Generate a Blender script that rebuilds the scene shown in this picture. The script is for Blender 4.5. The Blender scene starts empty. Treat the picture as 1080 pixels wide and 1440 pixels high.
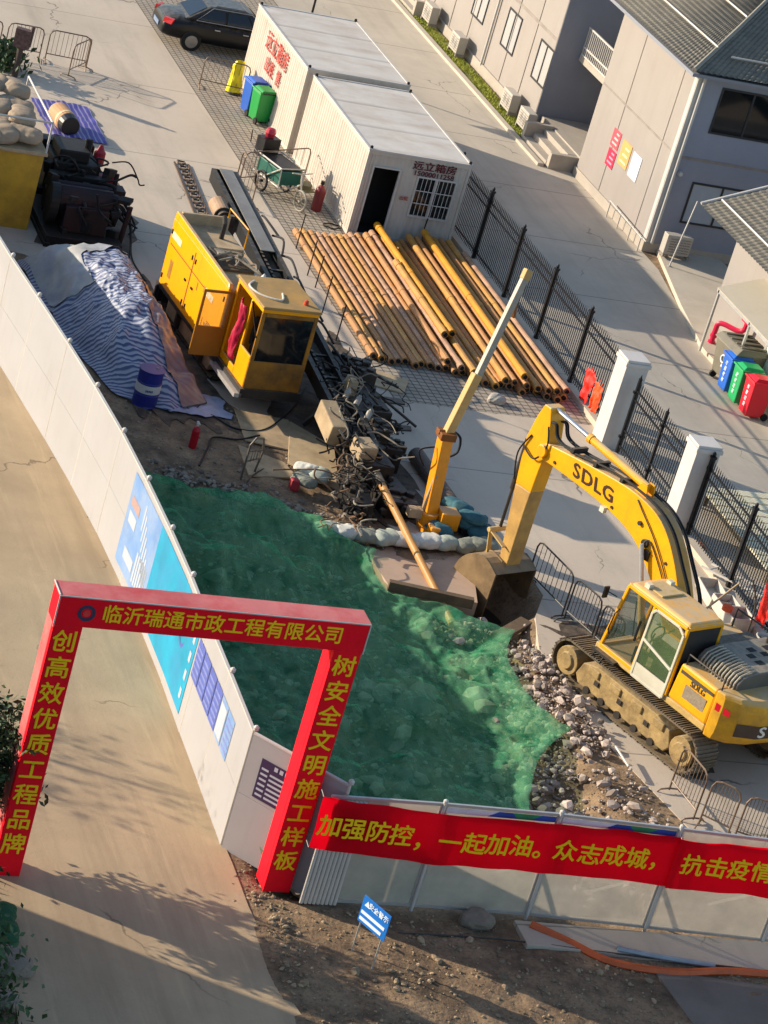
import bpy, bmesh, math, random
from math import sin, cos, tan, pi, radians as R, hypot, atan2, sqrt
from mathutils import Vector as V, Matrix as MX, noise
rnd = random.Random(7)
sc = bpy.context.scene
C = sc.collection

# ------------------------------------------------------------------ camera
FPX, PITCH, ROLL, CAMH, SITE = 4000.0, R(24.05), R(16.67), 25.5, R(24.0)
cr, sr, cp, sp = cos(ROLL), sin(ROLL), cos(PITCH), sin(PITCH)
def to_site(v): return V((v[0]*cos(SITE)+v[1]*sin(SITE), -v[0]*sin(SITE)+v[1]*cos(SITE), v[2]))
_r0, _u0, _f0 = V((1, 0, 0)), V((0, sp, cp)), V((0, cp, -sp))
_right, _up, _fwd = to_site(cr*_r0+sr*_u0), to_site(-sr*_r0+cr*_u0), to_site(_f0)
cd = bpy.data.cameras.new('camera'); cam = bpy.data.objects.new('camera', cd); C.objects.link(cam)
cd.sensor_fit = 'VERTICAL'; cd.sensor_height = 24.0; cd.lens = FPX/1440*24.0
cd.clip_start = 1.0; cd.clip_end = 3000.0
m3 = MX((_right, _up, -_fwd)).transposed()
cam.matrix_world = MX.Translation((0, 0, CAMH)) @ m3.to_4x4()
sc.camera = cam
def ray(px, py): return _fwd + _right*((px-540)/FPX) - _up*((py-720)/FPX)
def G(px, py, z=0.0):
    """site point at height z that the survey of the photograph gives for a spot"""
    d = ray(px, py); t = (z-CAMH)/d.z
    return V((d.x*t, d.y*t, z))

# ------------------------------------------------------------------ light
SUN_EL, SUN_AZ = R(18.5), R(-32.0)          # azimuth the light travels towards
w = bpy.data.worlds.new("World"); sc.world = w; w.use_nodes = True
nt = w.node_tree; bg = nt.nodes['Background']
sky = nt.nodes.new('ShaderNodeTexSky'); sky.sky_type = 'NISHITA'; sky.sun_disc = False
sky.sun_elevation = SUN_EL; sky.sun_rotation = atan2(-cos(SUN_AZ), -sin(SUN_AZ))
sky.air_density = 1.0; sky.dust_density = 0.7; sky.ozone_density = 1.6
nt.links.new(sky.outputs[0], bg.inputs[0]); bg.inputs[1].default_value = 0.15
sl = bpy.data.lights.new('sun', 'SUN'); sl.energy = 5.0; sl.angle = R(0.5); sl.color = (1.0, 0.87, 0.70)
so = bpy.data.objects.new('sun', sl); C.objects.link(so); so.location = (0, 60, 60)
so.rotation_euler = V((cos(SUN_AZ)*cos(SUN_EL), sin(SUN_AZ)*cos(SUN_EL), -sin(SUN_EL))).to_track_quat('-Z', 'Y').to_euler()
sc.view_settings.view_transform = 'Standard'; sc.view_settings.look = 'None'
sc.view_settings.exposure = 0.55; sc.view_settings.gamma = 1.0; sc.view_settings.use_curve_mapping = False

# ------------------------------------------------------------------ materials
def lin(h):
    h = h.lstrip('#'); o = []
    for i in (0, 2, 4):
        c = int(h[i:i+2], 16)/255; o.append(c/12.92 if c <= .04045 else ((c+.055)/1.055)**2.4)
    return tuple(o)
MATS = {}
def mat(name, col, rough=.65, metal=0., var=.18, scale=3., bump=0., bscale=40., dust=None, dustamt=.0, dirt=None, dirtamt=.0, dscale=1.2, island=0., spec=.4, alpha=1., trans=0., coord='Object'):
    if name in MATS: return MATS[name]
    m = bpy.data.materials.new(name); m.use_nodes = True; MATS[name] = m
    n, l = m.node_tree.nodes, m.node_tree.links
    b = n['Principled BSDF']
    c = lin(col) if isinstance(col, str) else col
    tc = n.new('ShaderNodeTexCoord')
    def nz(s, det=5., rgh=.6):
        t = n.new('ShaderNodeTexNoise'); t.inputs['Scale'].default_value = s; t.inputs['Detail'].default_value = det
        t.inputs['Roughness'].default_value = rgh; l.new(tc.outputs[coord], t.inputs['Vector']); return t
    def mixc(fac, a, bb):
        x = n.new('ShaderNodeMix'); x.data_type = 'RGBA'
        if isinstance(fac, float): x.inputs[0].default_value = fac
        else: l.new(fac, x.inputs[0])
        for k, s in ((6, a), (7, bb)):
            if isinstance(s, tuple): x.inputs[k].default_value = (*s, 1)
            else: l.new(s, x.inputs[k])
        return x.outputs[2]
    def ramp(src, lo, hi):
        r = n.new('ShaderNodeMapRange'); r.inputs[1].default_value = lo; r.inputs[2].default_value = hi; l.new(src, r.inputs[0]); return r.outputs[0]
    t = nz(scale)
    cur = mixc(ramp(t.outputs[0], .3, .7), tuple(x*(1-var) for x in c), tuple(min(1, x*(1+var)) for x in c))
    if island:
        ge = n.new('ShaderNodeNewGeometry')
        cur = mixc(ramp(ge.outputs['Random Per Island'], 0, 1), mixc(1., cur, tuple(x*(1-island) for x in c)), cur) if False else cur
        hsv = n.new('ShaderNodeHueSaturation'); l.new(cur, hsv.inputs['Color'])
        r = n.new('ShaderNodeMapRange'); r.inputs[3].default_value = 1-island; r.inputs[4].default_value = 1+island
        l.new(ge.outputs['Random Per Island'], r.inputs[0]); l.new(r.outputs[0], hsv.inputs['Value']); cur = hsv.outputs[0]
    if dirt:
        t2 = nz(dscale, 8., .7)
        mu = n.new('ShaderNodeMath'); mu.operation = 'MULTIPLY'; mu.inputs[1].default_value = dirtamt
        l.new(ramp(t2.outputs[0], .42, .68), mu.inputs[0]); cur = mixc(mu.outputs[0], cur, lin(dirt))
    if dust:
        ge2 = n.new('ShaderNodeNewGeometry'); sx = n.new('ShaderNodeSeparateXYZ'); l.new(ge2.outputs['True Normal'], sx.inputs[0])
        up = ramp(sx.outputs[2], .45, .9)
        t3 = nz(scale*2.3, 6.); mu = n.new('ShaderNodeMath'); mu.operation = 'MULTIPLY'; l.new(up, mu.inputs[0])
        mu2 = n.new('ShaderNodeMath'); mu2.operation = 'MULTIPLY'; mu2.inputs[1].default_value = dustamt
        l.new(ramp(t3.outputs[0], .25, .55), mu2.inputs[0]); l.new(mu2.outputs[0], mu.inputs[1])
        cur = mixc(mu.outputs[0], cur, lin(dust))
    l.new(cur, b.inputs['Base Color'])
    b.inputs['Roughness'].default_value = rough; b.inputs['Metallic'].default_value = metal
    b.inputs['Specular IOR Level'].default_value = spec
    if alpha < 1: b.inputs['Alpha'].default_value = alpha
    if trans: b.inputs['Transmission Weight'].default_value = trans
    if bump:
        t4 = nz(bscale, 6.); bp = n.new('ShaderNodeBump'); bp.inputs['Strength'].default_value = bump; bp.inputs['Distance'].default_value = .03
        l.new(t4.outputs[0], bp.inputs['Height']); l.new(bp.outputs[0], b.inputs['Normal'])
    m['_out'] = 1
    return m
def base_socket(m):
    b = m.node_tree.nodes['Principled BSDF']; return b, b.inputs['Base Color'].links[0].from_socket
def overlay(m, fac_builder, col, amount=1.0):
    """mix another colour over a material where fac_builder gives a mask"""
    n, l = m.node_tree.nodes, m.node_tree.links
    b, cur = base_socket(m)
    f = fac_builder(n, l)
    mu = n.new('ShaderNodeMath'); mu.operation = 'MULTIPLY'; mu.inputs[1].default_value = amount; l.new(f, mu.inputs[0])
    x = n.new('ShaderNodeMix'); x.data_type = 'RGBA'; l.new(mu.outputs[0], x.inputs[0]); l.new(cur, x.inputs[6]); x.inputs[7].default_value = (*lin(col), 1)
    l.new(x.outputs[2], b.inputs['Base Color']); return m
def stripes(axis, period, width, soft=.02, coord='Object', dist=0., rotz=0.):
    def f(n, l):
        tc = n.new('ShaderNodeTexCoord'); src = tc.outputs[coord]
        if rotz:
            mp = n.new('ShaderNodeMapping'); mp.inputs['Rotation'].default_value = (0, 0, rotz); l.new(src, mp.inputs[0]); src = mp.outputs[0]
        sx = n.new('ShaderNodeSeparateXYZ'); l.new(src, sx.inputs[0]); s = sx.outputs[axis]
        if dist:
            t = n.new('ShaderNodeTexNoise'); t.inputs['Scale'].default_value = 1.5; l.new(src, t.inputs['Vector'])
            ma = n.new('ShaderNodeMath'); ma.operation = 'MULTIPLY_ADD'; ma.inputs[1].default_value = dist; l.new(t.outputs[0], ma.inputs[0]); l.new(s, ma.inputs[2]); s = ma.outputs[0]
        d = n.new('ShaderNodeMath'); d.operation = 'DIVIDE'; d.inputs[1].default_value = period; l.new(s, d.inputs[0])
        fr = n.new('ShaderNodeMath'); fr.operation = 'FRACT'; l.new(d.outputs[0], fr.inputs[0])
        r = n.new('ShaderNodeMapRange'); r.inputs[1].default_value = width/period+soft; r.inputs[2].default_value = width/period-soft; l.new(fr.outputs[0], r.inputs[0])
        return r.outputs[0]
    return f

def streaks(sx=5., sy=5., sz=.35, lo=.52, hi=.75):
    """rain-washed streaks running down a wall (or tyre marks when the long axis lies flat)"""
    def f(n, l):
        tc = n.new('ShaderNodeTexCoord'); mp = n.new('ShaderNodeMapping'); mp.inputs['Scale'].default_value = (sx, sy, sz); l.new(tc.outputs['Object'], mp.inputs[0])
        t = n.new('ShaderNodeTexNoise'); t.inputs['Scale'].default_value = 1.; t.inputs['Detail'].default_value = 7; t.inputs['Roughness'].default_value = .65; l.new(mp.outputs[0], t.inputs['Vector'])
        r = n.new('ShaderNodeMapRange'); r.inputs[1].default_value = lo; r.inputs[2].default_value = hi; l.new(t.outputs[0], r.inputs[0]); return r.outputs[0]
    return f
def cracks(scale=.22, width=.006):
    def f(n, l):
        tc = n.new('ShaderNodeTexCoord'); nz = n.new('ShaderNodeTexNoise'); nz.inputs['Scale'].default_value = 1.3; nz.inputs['Detail'].default_value = 5; l.new(tc.outputs['Object'], nz.inputs['Vector'])
        ad = n.new('ShaderNodeVectorMath'); ad.operation = 'MULTIPLY_ADD'; ad.inputs[1].default_value = (1.1, 1.1, 0); l.new(nz.outputs['Color'], ad.inputs[0]); l.new(tc.outputs['Object'], ad.inputs[2])
        v = n.new('ShaderNodeTexVoronoi'); v.feature = 'DISTANCE_TO_EDGE'; v.inputs['Scale'].default_value = scale; l.new(ad.outputs[0], v.inputs['Vector'])
        r = n.new('ShaderNodeMapRange'); r.inputs[1].default_value = width; r.inputs[2].default_value = width*.3; l.new(v.outputs['Distance'], r.inputs[0])
        g2 = n.new('ShaderNodeTexNoise'); g2.inputs['Scale'].default_value = .35; l.new(tc.outputs['Object'], g2.inputs['Vector'])
        r2 = n.new('ShaderNodeMapRange'); r2.inputs[1].default_value = .5; r2.inputs[2].default_value = .58; l.new(g2.outputs[0], r2.inputs[0])
        mu = n.new('ShaderNodeMath'); mu.operation = 'MULTIPLY'; l.new(r.outputs[0], mu.inputs[0]); l.new(r2.outputs[0], mu.inputs[1]); return mu.outputs[0]
    return f
def specks(scale, lo, hi):
    def f(n, l):
        tc = n.new('ShaderNodeTexCoord'); t = n.new('ShaderNodeTexNoise'); t.inputs['Scale'].default_value = scale; t.inputs['Detail'].default_value = 9; t.inputs['Roughness'].default_value = .75; l.new(tc.outputs['Object'], t.inputs['Vector'])
        r = n.new('ShaderNodeMapRange'); r.inputs[1].default_value = lo; r.inputs[2].default_value = hi; l.new(t.outputs[0], r.inputs[0]); return r.outputs[0]
    return f

# ------------------------------------------------------------------ mesh helpers
class MB:
    def __init__(s): s.v = []; s.f = []; s.m = []; s.T = MX.Identity(4)
    def add(s, vs, fs, mi=0):
        o = len(s.v)
        for p in vs: s.v.append(tuple(s.T @ V(p)))
        for f in fs: s.f.append([i+o for i in f]); s.m.append(mi)
        return s
    def box(s, x0, y0, z0, x1, y1, z1, mi=0):
        vs = [(x0, y0, z0), (x1, y0, z0), (x1, y1, z0), (x0, y1, z0), (x0, y0, z1), (x1, y0, z1), (x1, y1, z1), (x0, y1, z1)]
        return s.add(vs, [(3, 2, 1, 0), (4, 5, 6, 7), (0, 1, 5, 4), (1, 2, 6, 5), (2, 3, 7, 6), (3, 0, 4, 7)], mi)
    def obox(s, c, size, rz=0., rx=0., ry=0., mi=0):
        T = s.T; s.T = T @ MX.Translation(c) @ MX.Rotation(rz, 4, 'Z') @ MX.Rotation(ry, 4, 'Y') @ MX.Rotation(rx, 4, 'X')
        a, b, d = (x/2 for x in size); s.box(-a, -b, -d, a, b, d, mi); s.T = T; return s
    def hexa(s, b4, t4, mi=0):
        return s.add(list(b4)+list(t4), [(3, 2, 1, 0), (4, 5, 6, 7), (0, 1, 5, 4), (1, 2, 6, 5), (2, 3, 7, 6), (3, 0, 4, 7)], mi)
    def beam(s, p, q, w, h, mi=0, up=(0, 0, 1)):
        p, q = V(p), V(q); d = (q-p).normalized(); u = V(up)
        if abs(d.dot(u)) > .98: u = V((0, 1, 0))
        a = d.cross(u).normalized(); b = a.cross(d)
        f = lambda o: [o-a*w/2-b*h/2, o+a*w/2-b*h/2, o+a*w/2+b*h/2, o-a*w/2+b*h/2]
        return s.hexa(f(p), f(q), mi)
    def cyl(s, p, q, r, r2=None, n=12, mi=0, cap=True):
        p, q = V(p), V(q); r2 = r if r2 is None else r2; d = (q-p).normalized()
        u = V((0, 0, 1)) if abs(d.z) < .95 else V((1, 0, 0)); a = d.cross(u).normalized(); b = d.cross(a)
        vs = [p+(a*cos(2*pi*i/n)+b*sin(2*pi*i/n))*r for i in range(n)]+[q+(a*cos(2*pi*i/n)+b*sin(2*pi*i/n))*r2 for i in range(n)]
        fs = [(i, (i+1) % n, n+(i+1) % n, n+i) for i in range(n)]
        if cap: fs += [tuple(range(n-1, -1, -1)), tuple(range(n, 2*n))]
        return s.add(vs, fs, mi)
    def tube(s, pts, r, n=7, mi=0, closed=False):
        pts = [V(p) for p in pts]; N = len(pts); vs = []; fs = []; a = None
        for i, p in enumerate(pts):
            d = (pts[(i+1) % N if closed else min(i+1, N-1)]-pts[(i-1) % N if closed else max(i-1, 0)])
            if d.length < 1e-9: d = V((0, 0, 1))
            d.normalize()
            if a is None: u = V((0, 0, 1)) if abs(d.z) < .9 else V((1, 0, 0)); a = d.cross(u).normalized()
            a = (a-d*a.dot(d)); a = a.normalized() if a.length > 1e-6 else d.orthogonal().normalized()
            b = d.cross(a); rr = r[i] if isinstance(r, (list, tuple)) else r
            vs += [p+(a*cos(2*pi*k/n)+b*sin(2*pi*k/n))*rr for k in range(n)]
        for i in range(N if closed else N-1):
            j = (i+1) % N
            fs += [(i*n+k, i*n+(k+1) % n, j*n+(k+1) % n, j*n+k) for k in range(n)]
        if not closed: fs += [tuple(range(n-1, -1, -1)), tuple(range((N-1)*n, N*n))]
        return s.add(vs, fs, mi)
    def prism(s, poly, a, b, axis='z', mi=0):
        f = {'z': lambda p, t: (p[0], p[1], t), 'y': lambda p, t: (p[0], t, p[1]), 'x': lambda p, t: (t, p[0], p[1])}[axis]
        n = len(poly); vs = [f(p, a) for p in poly]+[f(p, b) for p in poly]
        return s.add(vs, [tuple(range(n-1, -1, -1)), tuple(range(n, 2*n))]+[(i, (i+1) % n, n+(i+1) % n, n+i) for i in range(n)], mi)
    def lathe(s, prof, c=(0, 0, 0), n=16, mi=0):
        vs = []; N = len(prof)
        for r, z in prof: vs += [(c[0]+r*cos(2*pi*k/n), c[1]+r*sin(2*pi*k/n), c[2]+z) for k in range(n)]
        fs = [(i*n+k, i*n+(k+1) % n, (i+1)*n+(k+1) % n, (i+1)*n+k) for i in range(N-1) for k in range(n)]
        return s.add(vs, fs+[tuple(range(n-1, -1, -1)), tuple(range((N-1)*n, N*n))], mi)
    def grid(s, fn, nu, nv, mi=0):
        vs = [fn(i/nu, j/nv) for j in range(nv+1) for i in range(nu+1)]
        return s.add(vs, [(j*(nu+1)+i, j*(nu+1)+i+1, (j+1)*(nu+1)+i+1, (j+1)*(nu+1)+i) for j in range(nv) for i in range(nu)], mi)
    def quad(s, a, b, c, d, mi=0): return s.add([a, b, c, d], [(0, 1, 2, 3)], mi)
    def build(s, name, m, parent=None, bevel=0., smooth=False, fix=True, solid=0., sub=0):
        me = bpy.data.meshes.new(name); me.from_pydata(s.v, [], s.f)
        ms = m if isinstance(m, (list, tuple)) else [m]
        for x in ms: me.materials.append(x)
        if len(ms) > 1: me.polygons.foreach_set('material_index', s.m)
        if fix:
            b = bmesh.new(); b.from_mesh(me); bmesh.ops.recalc_face_normals(b, faces=b.faces); b.to_mesh(me); b.free()
        if smooth: me.polygons.foreach_set('use_smooth', [True]*len(me.polygons))
        me.update()
        o = bpy.data.objects.new(name, me); C.objects.link(o)
        if parent: o.parent = parent
        if solid: md = o.modifiers.new('solid', 'SOLIDIFY'); md.thickness = solid
        if sub: md = o.modifiers.new('sub', 'SUBSURF'); md.levels = md.render_levels = sub
        if bevel:
            md = o.modifiers.new('bevel', 'BEVEL'); md.width = bevel; md.segments = 2; md.limit_method = 'ANGLE'; md.angle_limit = R(40)
        return o
def tag(o, label, cat, group=None, kind=None):
    o['label'] = label; o['category'] = cat
    if group: o['group'] = group
    if kind: o['kind'] = kind
    return o
def struct(o): o['kind'] = 'structure'; return o
def thing(name, label, cat, loc=(0, 0, 0), rz=0., group=None):
    o = bpy.data.objects.new(name, None); o.empty_display_size = .2; C.objects.link(o)
    o.location = loc; o.rotation_euler = (0, 0, rz)
    return tag(o, label, cat, group)
def dup(root, loc=None, rz=None, label=None, group=None):
    def cp(o, par):
        c = o.copy(); C.objects.link(c)
        if par is not None: c.parent = par
        for ch in list(kids.get(o.name, [])): cp(ch, c)
        return c
    kids = {}
    for o in C.objects:
        if o.parent: kids.setdefault(o.parent.name, []).append(o)
    r = cp(root, None)
    if loc is not None: r.location = loc
    if rz is not None: r.rotation_euler = (0, 0, rz)
    if label: r['label'] = label
    if group: r['group'] = group
    return r
def lettering(s, size, m, T, parent=None, name='lettering', bold=.012, shear=0., depth=.004, align='CENTER', xs=1.):
    c = bpy.data.curves.new(name, 'FONT'); c.body = s; c.size = size; c.align_x = align; c.align_y = 'CENTER'
    c.extrude = depth; c.shear = shear; c.resolution_u = 3
    o = bpy.data.objects.new(name, c); C.objects.link(o)
    dg = bpy.context.evaluated_depsgraph_get(); me = bpy.data.meshes.new_from_object(o.evaluated_get(dg))
    bpy.data.objects.remove(o); bpy.data.curves.remove(c)
    me.materials.clear()
    if bold:                                   # heavier strokes: the glyph struck several times, each a hair deeper
        b0 = bmesh.new()
        for k, (dx, dy) in enumerate(((-1, 0), (1, 0), (0, -.8), (0, .8))):
            q = me.copy(); q.transform(MX.Translation((dx*bold*size, dy*bold*size, .0007*k))); b0.from_mesh(q); bpy.data.meshes.remove(q)
        b0.to_mesh(me); b0.free()
    me.materials.append(m)
    me.transform(T @ MX.Diagonal((xs, 1, 1, 1)))
    o = bpy.data.objects.new(name, me); C.objects.link(o)
    if parent: o.parent = parent
    return o
def frame_T(o, ex, ey):
    ex, ey = V(ex).normalized(), V(ey).normalized(); ez = ex.cross(ey)
    M = MX((ex, ey, ez)).transposed().to_4x4(); M.translation = V(o); return M
def join_text(items, m, parent, name='lettering', **k):
    """several glyphs, each with its own frame, as ONE lettering mesh"""
    bm = bmesh.new()
    for s, size, T in items:
        o = lettering(s, size, m, T, None, name, **k); bm.from_mesh(o.data); me = o.data; bpy.data.objects.remove(o); bpy.data.meshes.remove(me)
    me = bpy.data.meshes.new(name); bm.to_mesh(me); bm.free(); me.materials.append(m)
    o = bpy.data.objects.new(name, me); C.objects.link(o)
    if parent: o.parent = parent
    return o
def fbm(x, y, z=0., o=4): return noise.fractal(V((x, y, z)), 1.0, 2.0, o)
def sstep(a, b, x): t = max(0., min(1., (x-a)/(b-a))); return t*t*(3-2*t)
def inpoly(x, y, P):
    c = False; n = len(P); j = n-1
    for i in range(n):
        if (P[i][1] > y) != (P[j][1] > y) and x < (P[j][0]-P[i][0])*(y-P[i][1])/(P[j][1]-P[i][1])+P[i][0]: c = not c
        j = i
    return c
def hang(pts, n=12, sag=.0):
    """catmull-rom through points"""
    pts = [V(p) for p in pts]; out = []
    P = [pts[0]]+pts+[pts[-1]]
    for i in range(1, len(P)-2):
        for k in range(n):
            t = k/n; a, b, c, d = P[i-1], P[i], P[i+1], P[i+2]
            out.append(.5*((2*b)+(c-a)*t+(2*a-5*b+4*c-d)*t*t+(3*b-a-3*c+d)*t**3))
    return out+[pts[-1]]
_ico = None
def boulder(mb, r, seed):
    b = bmesh.new(); bmesh.ops.create_icosphere(b, subdivisions=3, radius=1)
    for v in b.verts:
        p = v.co; k = 1+.22*noise.noise(p*1.3+V((seed, 0, 0)))+.09*noise.noise(p*3.5+V((0, seed, 0))); cell = noise.cell(p*1.4+V((seed, seed, 0)))*.12; v.co = V((p.x*1.2, p.y*.95, p.z*.75))*r*(k+cell*.5)
    mb.add([tuple(v.co+V((0, 0, r*.4))) for v in b.verts], [[v.index for v in f.verts] for f in b.faces]); b.free()
def rock(mb, c, r, rg, flat=.75, mi=0):
    global _ico
    if _ico is None:
        b = bmesh.new(); bmesh.ops.create_icosphere(b, subdivisions=1, radius=1); _ico = ([tuple(v.co) for v in b.verts], [[v.index for v in f.verts] for f in b.faces]); b.free()
    q = MX.Rotation(rg.uniform(0, 6.28), 3, 'Z') @ MX.Rotation(rg.uniform(0, 6.28), 3, 'X'); sx, sy, sz = rg.uniform(.7, 1.35), rg.uniform(.6, 1.1), rg.uniform(.5, .9)
    vs = []
    for p in _ico[0]:
        k = r*rg.uniform(.72, 1.12); v = q @ V((p[0]*sx*k, p[1]*sy*k, p[2]*sz*k)); vs.append((c[0]+v.x, c[1]+v.y, c[2]+v.z*flat))
    mb.add(vs, _ico[1], mi)
# ------------------------------------------------------------------ palette
concrete = mat('concrete', '#c7b7a2', .85, var=.07, scale=.7, bump=.12, bscale=30, dirt='#8f8474', dirtamt=.45, dscale=.35)
overlay(concrete, stripes(1, 6.1, .035, .004), '#6f675c', .8); overlay(concrete, cracks(), '#5d554b', .8); overlay(concrete, streaks(1.1, .12, 1, .5, .75), '#8d8271', .45); overlay(concrete, specks(9, .6, .75), '#857a69', .5)
road_m = mat('road_dust', '#b49d7c', .9, var=.1, scale=.5, bump=.15, bscale=18, dirt='#8d7a60', dirtamt=.4, dscale=.3)
overlay(road_m, streaks(1.6, .10, 1, .48, .7), '#8f7b60', .55); overlay(road_m, streaks(2.6, .2, 1, .55, .7), '#c8b08a', .5); overlay(road_m, cracks(.16, .004), '#6b5a45', .7); overlay(road_m, specks(11, .6, .72), '#7d6a52', .5)
lane_m = mat('lane_concrete', '#bdb2a0', .85, var=.06, scale=.6, bump=.1, bscale=30, dirt='#968d80', dirtamt=.4, dscale=.4)
overlay(lane_m, stripes(1, 4.2, .04, .004), '#6b645b', .75); overlay(lane_m, cracks(.2, .004), '#5f584f', .7); overlay(lane_m, streaks(1.4, .1, 1, .5, .75), '#8b8376', .4); overlay(lane_m, specks(9, .62, .75), '#857d70', .4)
brick_m = mat('pavers', '#a99c8a', .9, var=.1, scale=1.5, bump=.2, bscale=25, dirt='#7d7264', dirtamt=.4, dscale=.8)
overlay(brick_m, stripes(0, .2, .035, .03), '#4d473f', .75); overlay(brick_m, stripes(1, .2, .05, .04), '#4d473f', .75)
soil = mat('soil', '#92795c', .95, var=.3, scale=1.4, bump=1., bscale=9, dirt='#43362a', dirtamt=.85, dscale=1.1)
overlay(soil, specks(14, .5, .62), '#4a3c2e', .6); overlay(soil, specks(22, .6, .68), '#b49f80', .5)
stone_m = mat('stone', '#a8988a', .9, var=.15, scale=5, island=.5, bump=.3, bscale=20)
white_m = overlay(mat('white_sheet', '#a2a1a2', .5, var=.03, scale=1., dirt='#938e88', dirtamt=.2, dscale=.8), streaks(4, 4, .5, .54, .8), '#857e76', .25)
wht = mat('white_paint', '#c2bdb5', .5, var=.04, scale=2, dirt='#a89c8c', dirtamt=.3, dscale=1.5)
galv = mat('galvanised', '#bfbdb8', .4, metal=.5, var=.08, scale=6)
black = mat('black_iron', '#101115', .4, var=.2, scale=5)
dark = mat('dark_steel', '#2a2724', .6, var=.35, scale=4, dust='#8d7d66', dustamt=.5, dirt='#4a3d30', dirtamt=.5)
rubber = mat('rubber', '#121214', .75, var=.25, scale=6, dust='#6d6252', dustamt=.35)
hose_m = mat('dusty_hose', '#8f8472', .8, var=.25, scale=5, dirt='#2c2823', dirtamt=.8, dscale=3)
red_cloth = mat('red_cloth', '#f60420', .6, var=.08, scale=2.2, bump=.8, bscale=2.2, spec=.2)
def backlit(m, amt):
    """thin cloth or perforated sheet that lets light through from behind"""
    n, l = m.node_tree.nodes, m.node_tree.links; b, cur = base_socket(m); out = n['Material Output']
    t = n.new('ShaderNodeBsdfTranslucent'); l.new(cur, t.inputs[0]); x = n.new('ShaderNodeMixShader'); x.inputs[0].default_value = amt
    l.new(b.outputs[0], x.inputs[1]); l.new(t.outputs[0], x.inputs[2]); l.new(x.outputs[0], out.inputs[0]); return m
banner_red = backlit(mat('banner_red', '#ea0420', .75, var=.06, scale=2.2, bump=.6, bscale=3., spec=.15), .5)
banner_gold = mat('banner_gold', '#ffd004', .5, var=.03)
red_faded = mat('faded_red_cloth', '#c4706c', .7, var=.12, scale=1.6, dirt='#b8222e', dirtamt=.75, dscale=.9)
gold = mat('gold_letter', '#ffcf06', .5, var=.03)
yellow = mat('machine_yellow', '#f0a60c', .38, var=.07, scale=1.6, dust='#c3ac86', dustamt=.85, dirt='#b98724', dirtamt=.4, dscale=1.7)
yel_tan = mat('dusty_yellow', '#c9a860', .7, var=.12, scale=3, dust='#c3ac86', dustamt=.8, dirt='#8a7047', dirtamt=.6, dscale=2.2)
tan_dust = mat('dust_tan', '#b49c79', .85, var=.14, scale=2.5, dirt='#6e5d46', dirtamt=.55, dscale=1.6)
orange = mat('crane_orange', '#e8920e', .4, var=.07, scale=2, dust='#c3ac86', dustamt=.5, dirt='#8a5a1a', dirtamt=.35)
glass = mat('dark_glass', '#10161a', .08, var=.1, spec=.6)
timber = mat('timber', '#6d5a44', .85, var=.25, scale=4, dirt='#3d3226', dirtamt=.5)
wood_lit = mat('pale_board', '#b59f7c', .85, var=.15, scale=3, dirt='#7d6a4e', dirtamt=.5)
leaf_m = mat('leaf', (.045, .085, .028), .6, var=.35, scale=.9, island=.35)
bark = mat('bark', '#4a3d31', .9, var=.3, scale=5, bump=.4)

# ------------------------------------------------------------------ ground, pit, roads
YARD = [(13, 112), (13, 65.2), (17.3, 64.4), (20.0, 62.0), (20.3, 57.6), (21.4, 56.2), (22.4, 53.4), (23.3, 51.2), (25.95, 50.8), (25.95, 49.0), (25.4, 48.0), (24.98, 46.6), (25.05, 43.5), (25.45, 41.6), (25.75, 40.2), (26.5, 36.6), (31.1, 36.2), (31.1, 112)]
def pit(u, v):
    top = 52.9-(u-17.2)*.47 if u < 23.2 else 50.1
    ur = 24.55 if v < 46.5 else 25.4
    return sstep(16.35, 17.1, u)*(1-sstep(ur-.7, ur, u))*sstep(37.0, 37.8, v)*(1-sstep(top-.9, top, v))
def ground_h(u, v):
    p = pit(u, v); h = -.46*p
    if p > 0: h += p*(.22*fbm(u*.6+3, v*.6)+.10*fbm(u*1.7, v*1.7, 3))
    h -= .75*math.exp(-((u-24.95)**2/.45+(v-48.95)**2/.8)**2)
    h += .28*p*math.exp(-((u-21.2)**2/3.5+(v-45)**2/9))
    rough = .05*fbm(u*.9, v*.9, 7)+.03*fbm(u*3, v*3, 2)
    if v < 36.6 and u > 16.0: h += rough+.07*(1-abs((v-35)/2)) if v > 32 else rough
    elif 15.9 < u < 23.6 and 50 < v < 66 and not inpoly(u, v, YARD): h += rough*.9*sstep(15.9, 16.3, u)
    if u < 11.4: h += .12+abs(rough)
    return h
us = [-700, -250, -80, -20, 0, 6]+[9+.3*i for i in range(24)]+[16.2+.11*i for i in range(88)]+[25.9, 26.4, 27, 28, 29, 30, 31, 32, 34, 40, 60, 150, 400, 900]
vs_ = [-400, -100, 0, 15, 25, 29]+[31+.18*i for i in range(33)]+[36.95+.115*i for i in range(148)]+[54.2+.3*i for i in range(42)]+[67, 70, 75, 90, 120, 200, 500, 1200]
us = sorted(us); vs_ = sorted(vs_)
g = MB(); nu, nv = len(us), len(vs_)
g.add([(u, v, ground_h(u, v)) for v in vs_ for u in us], [(j*nu+i, j*nu+i+1, (j+1)*nu+i+1, (j+1)*nu+i) for j in range(nv-1) for i in range(nu-1)])
struct(g.build('ground', soil, smooth=True, fix=False))
struct(MB().prism(YARD, -.6, .012).build('concrete_yard', concrete))
struct(MB().prism([(22.35, 50.9), (22.25, 49.75), (22.3, 48.72), (24.2, 48.38), (24.45, 49.3), (24.9, 50.9)], -.5, .0).build('concrete_apron', mat('apron', '#bca088', .85, var=.08, scale=1.2, bump=.15, dirt='#8c765f', dirtamt=.5)))
struct(MB().box(25.4, 58.35, -.02, 31.05, 112, .018).build('brick_pavement', brick_m))
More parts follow.
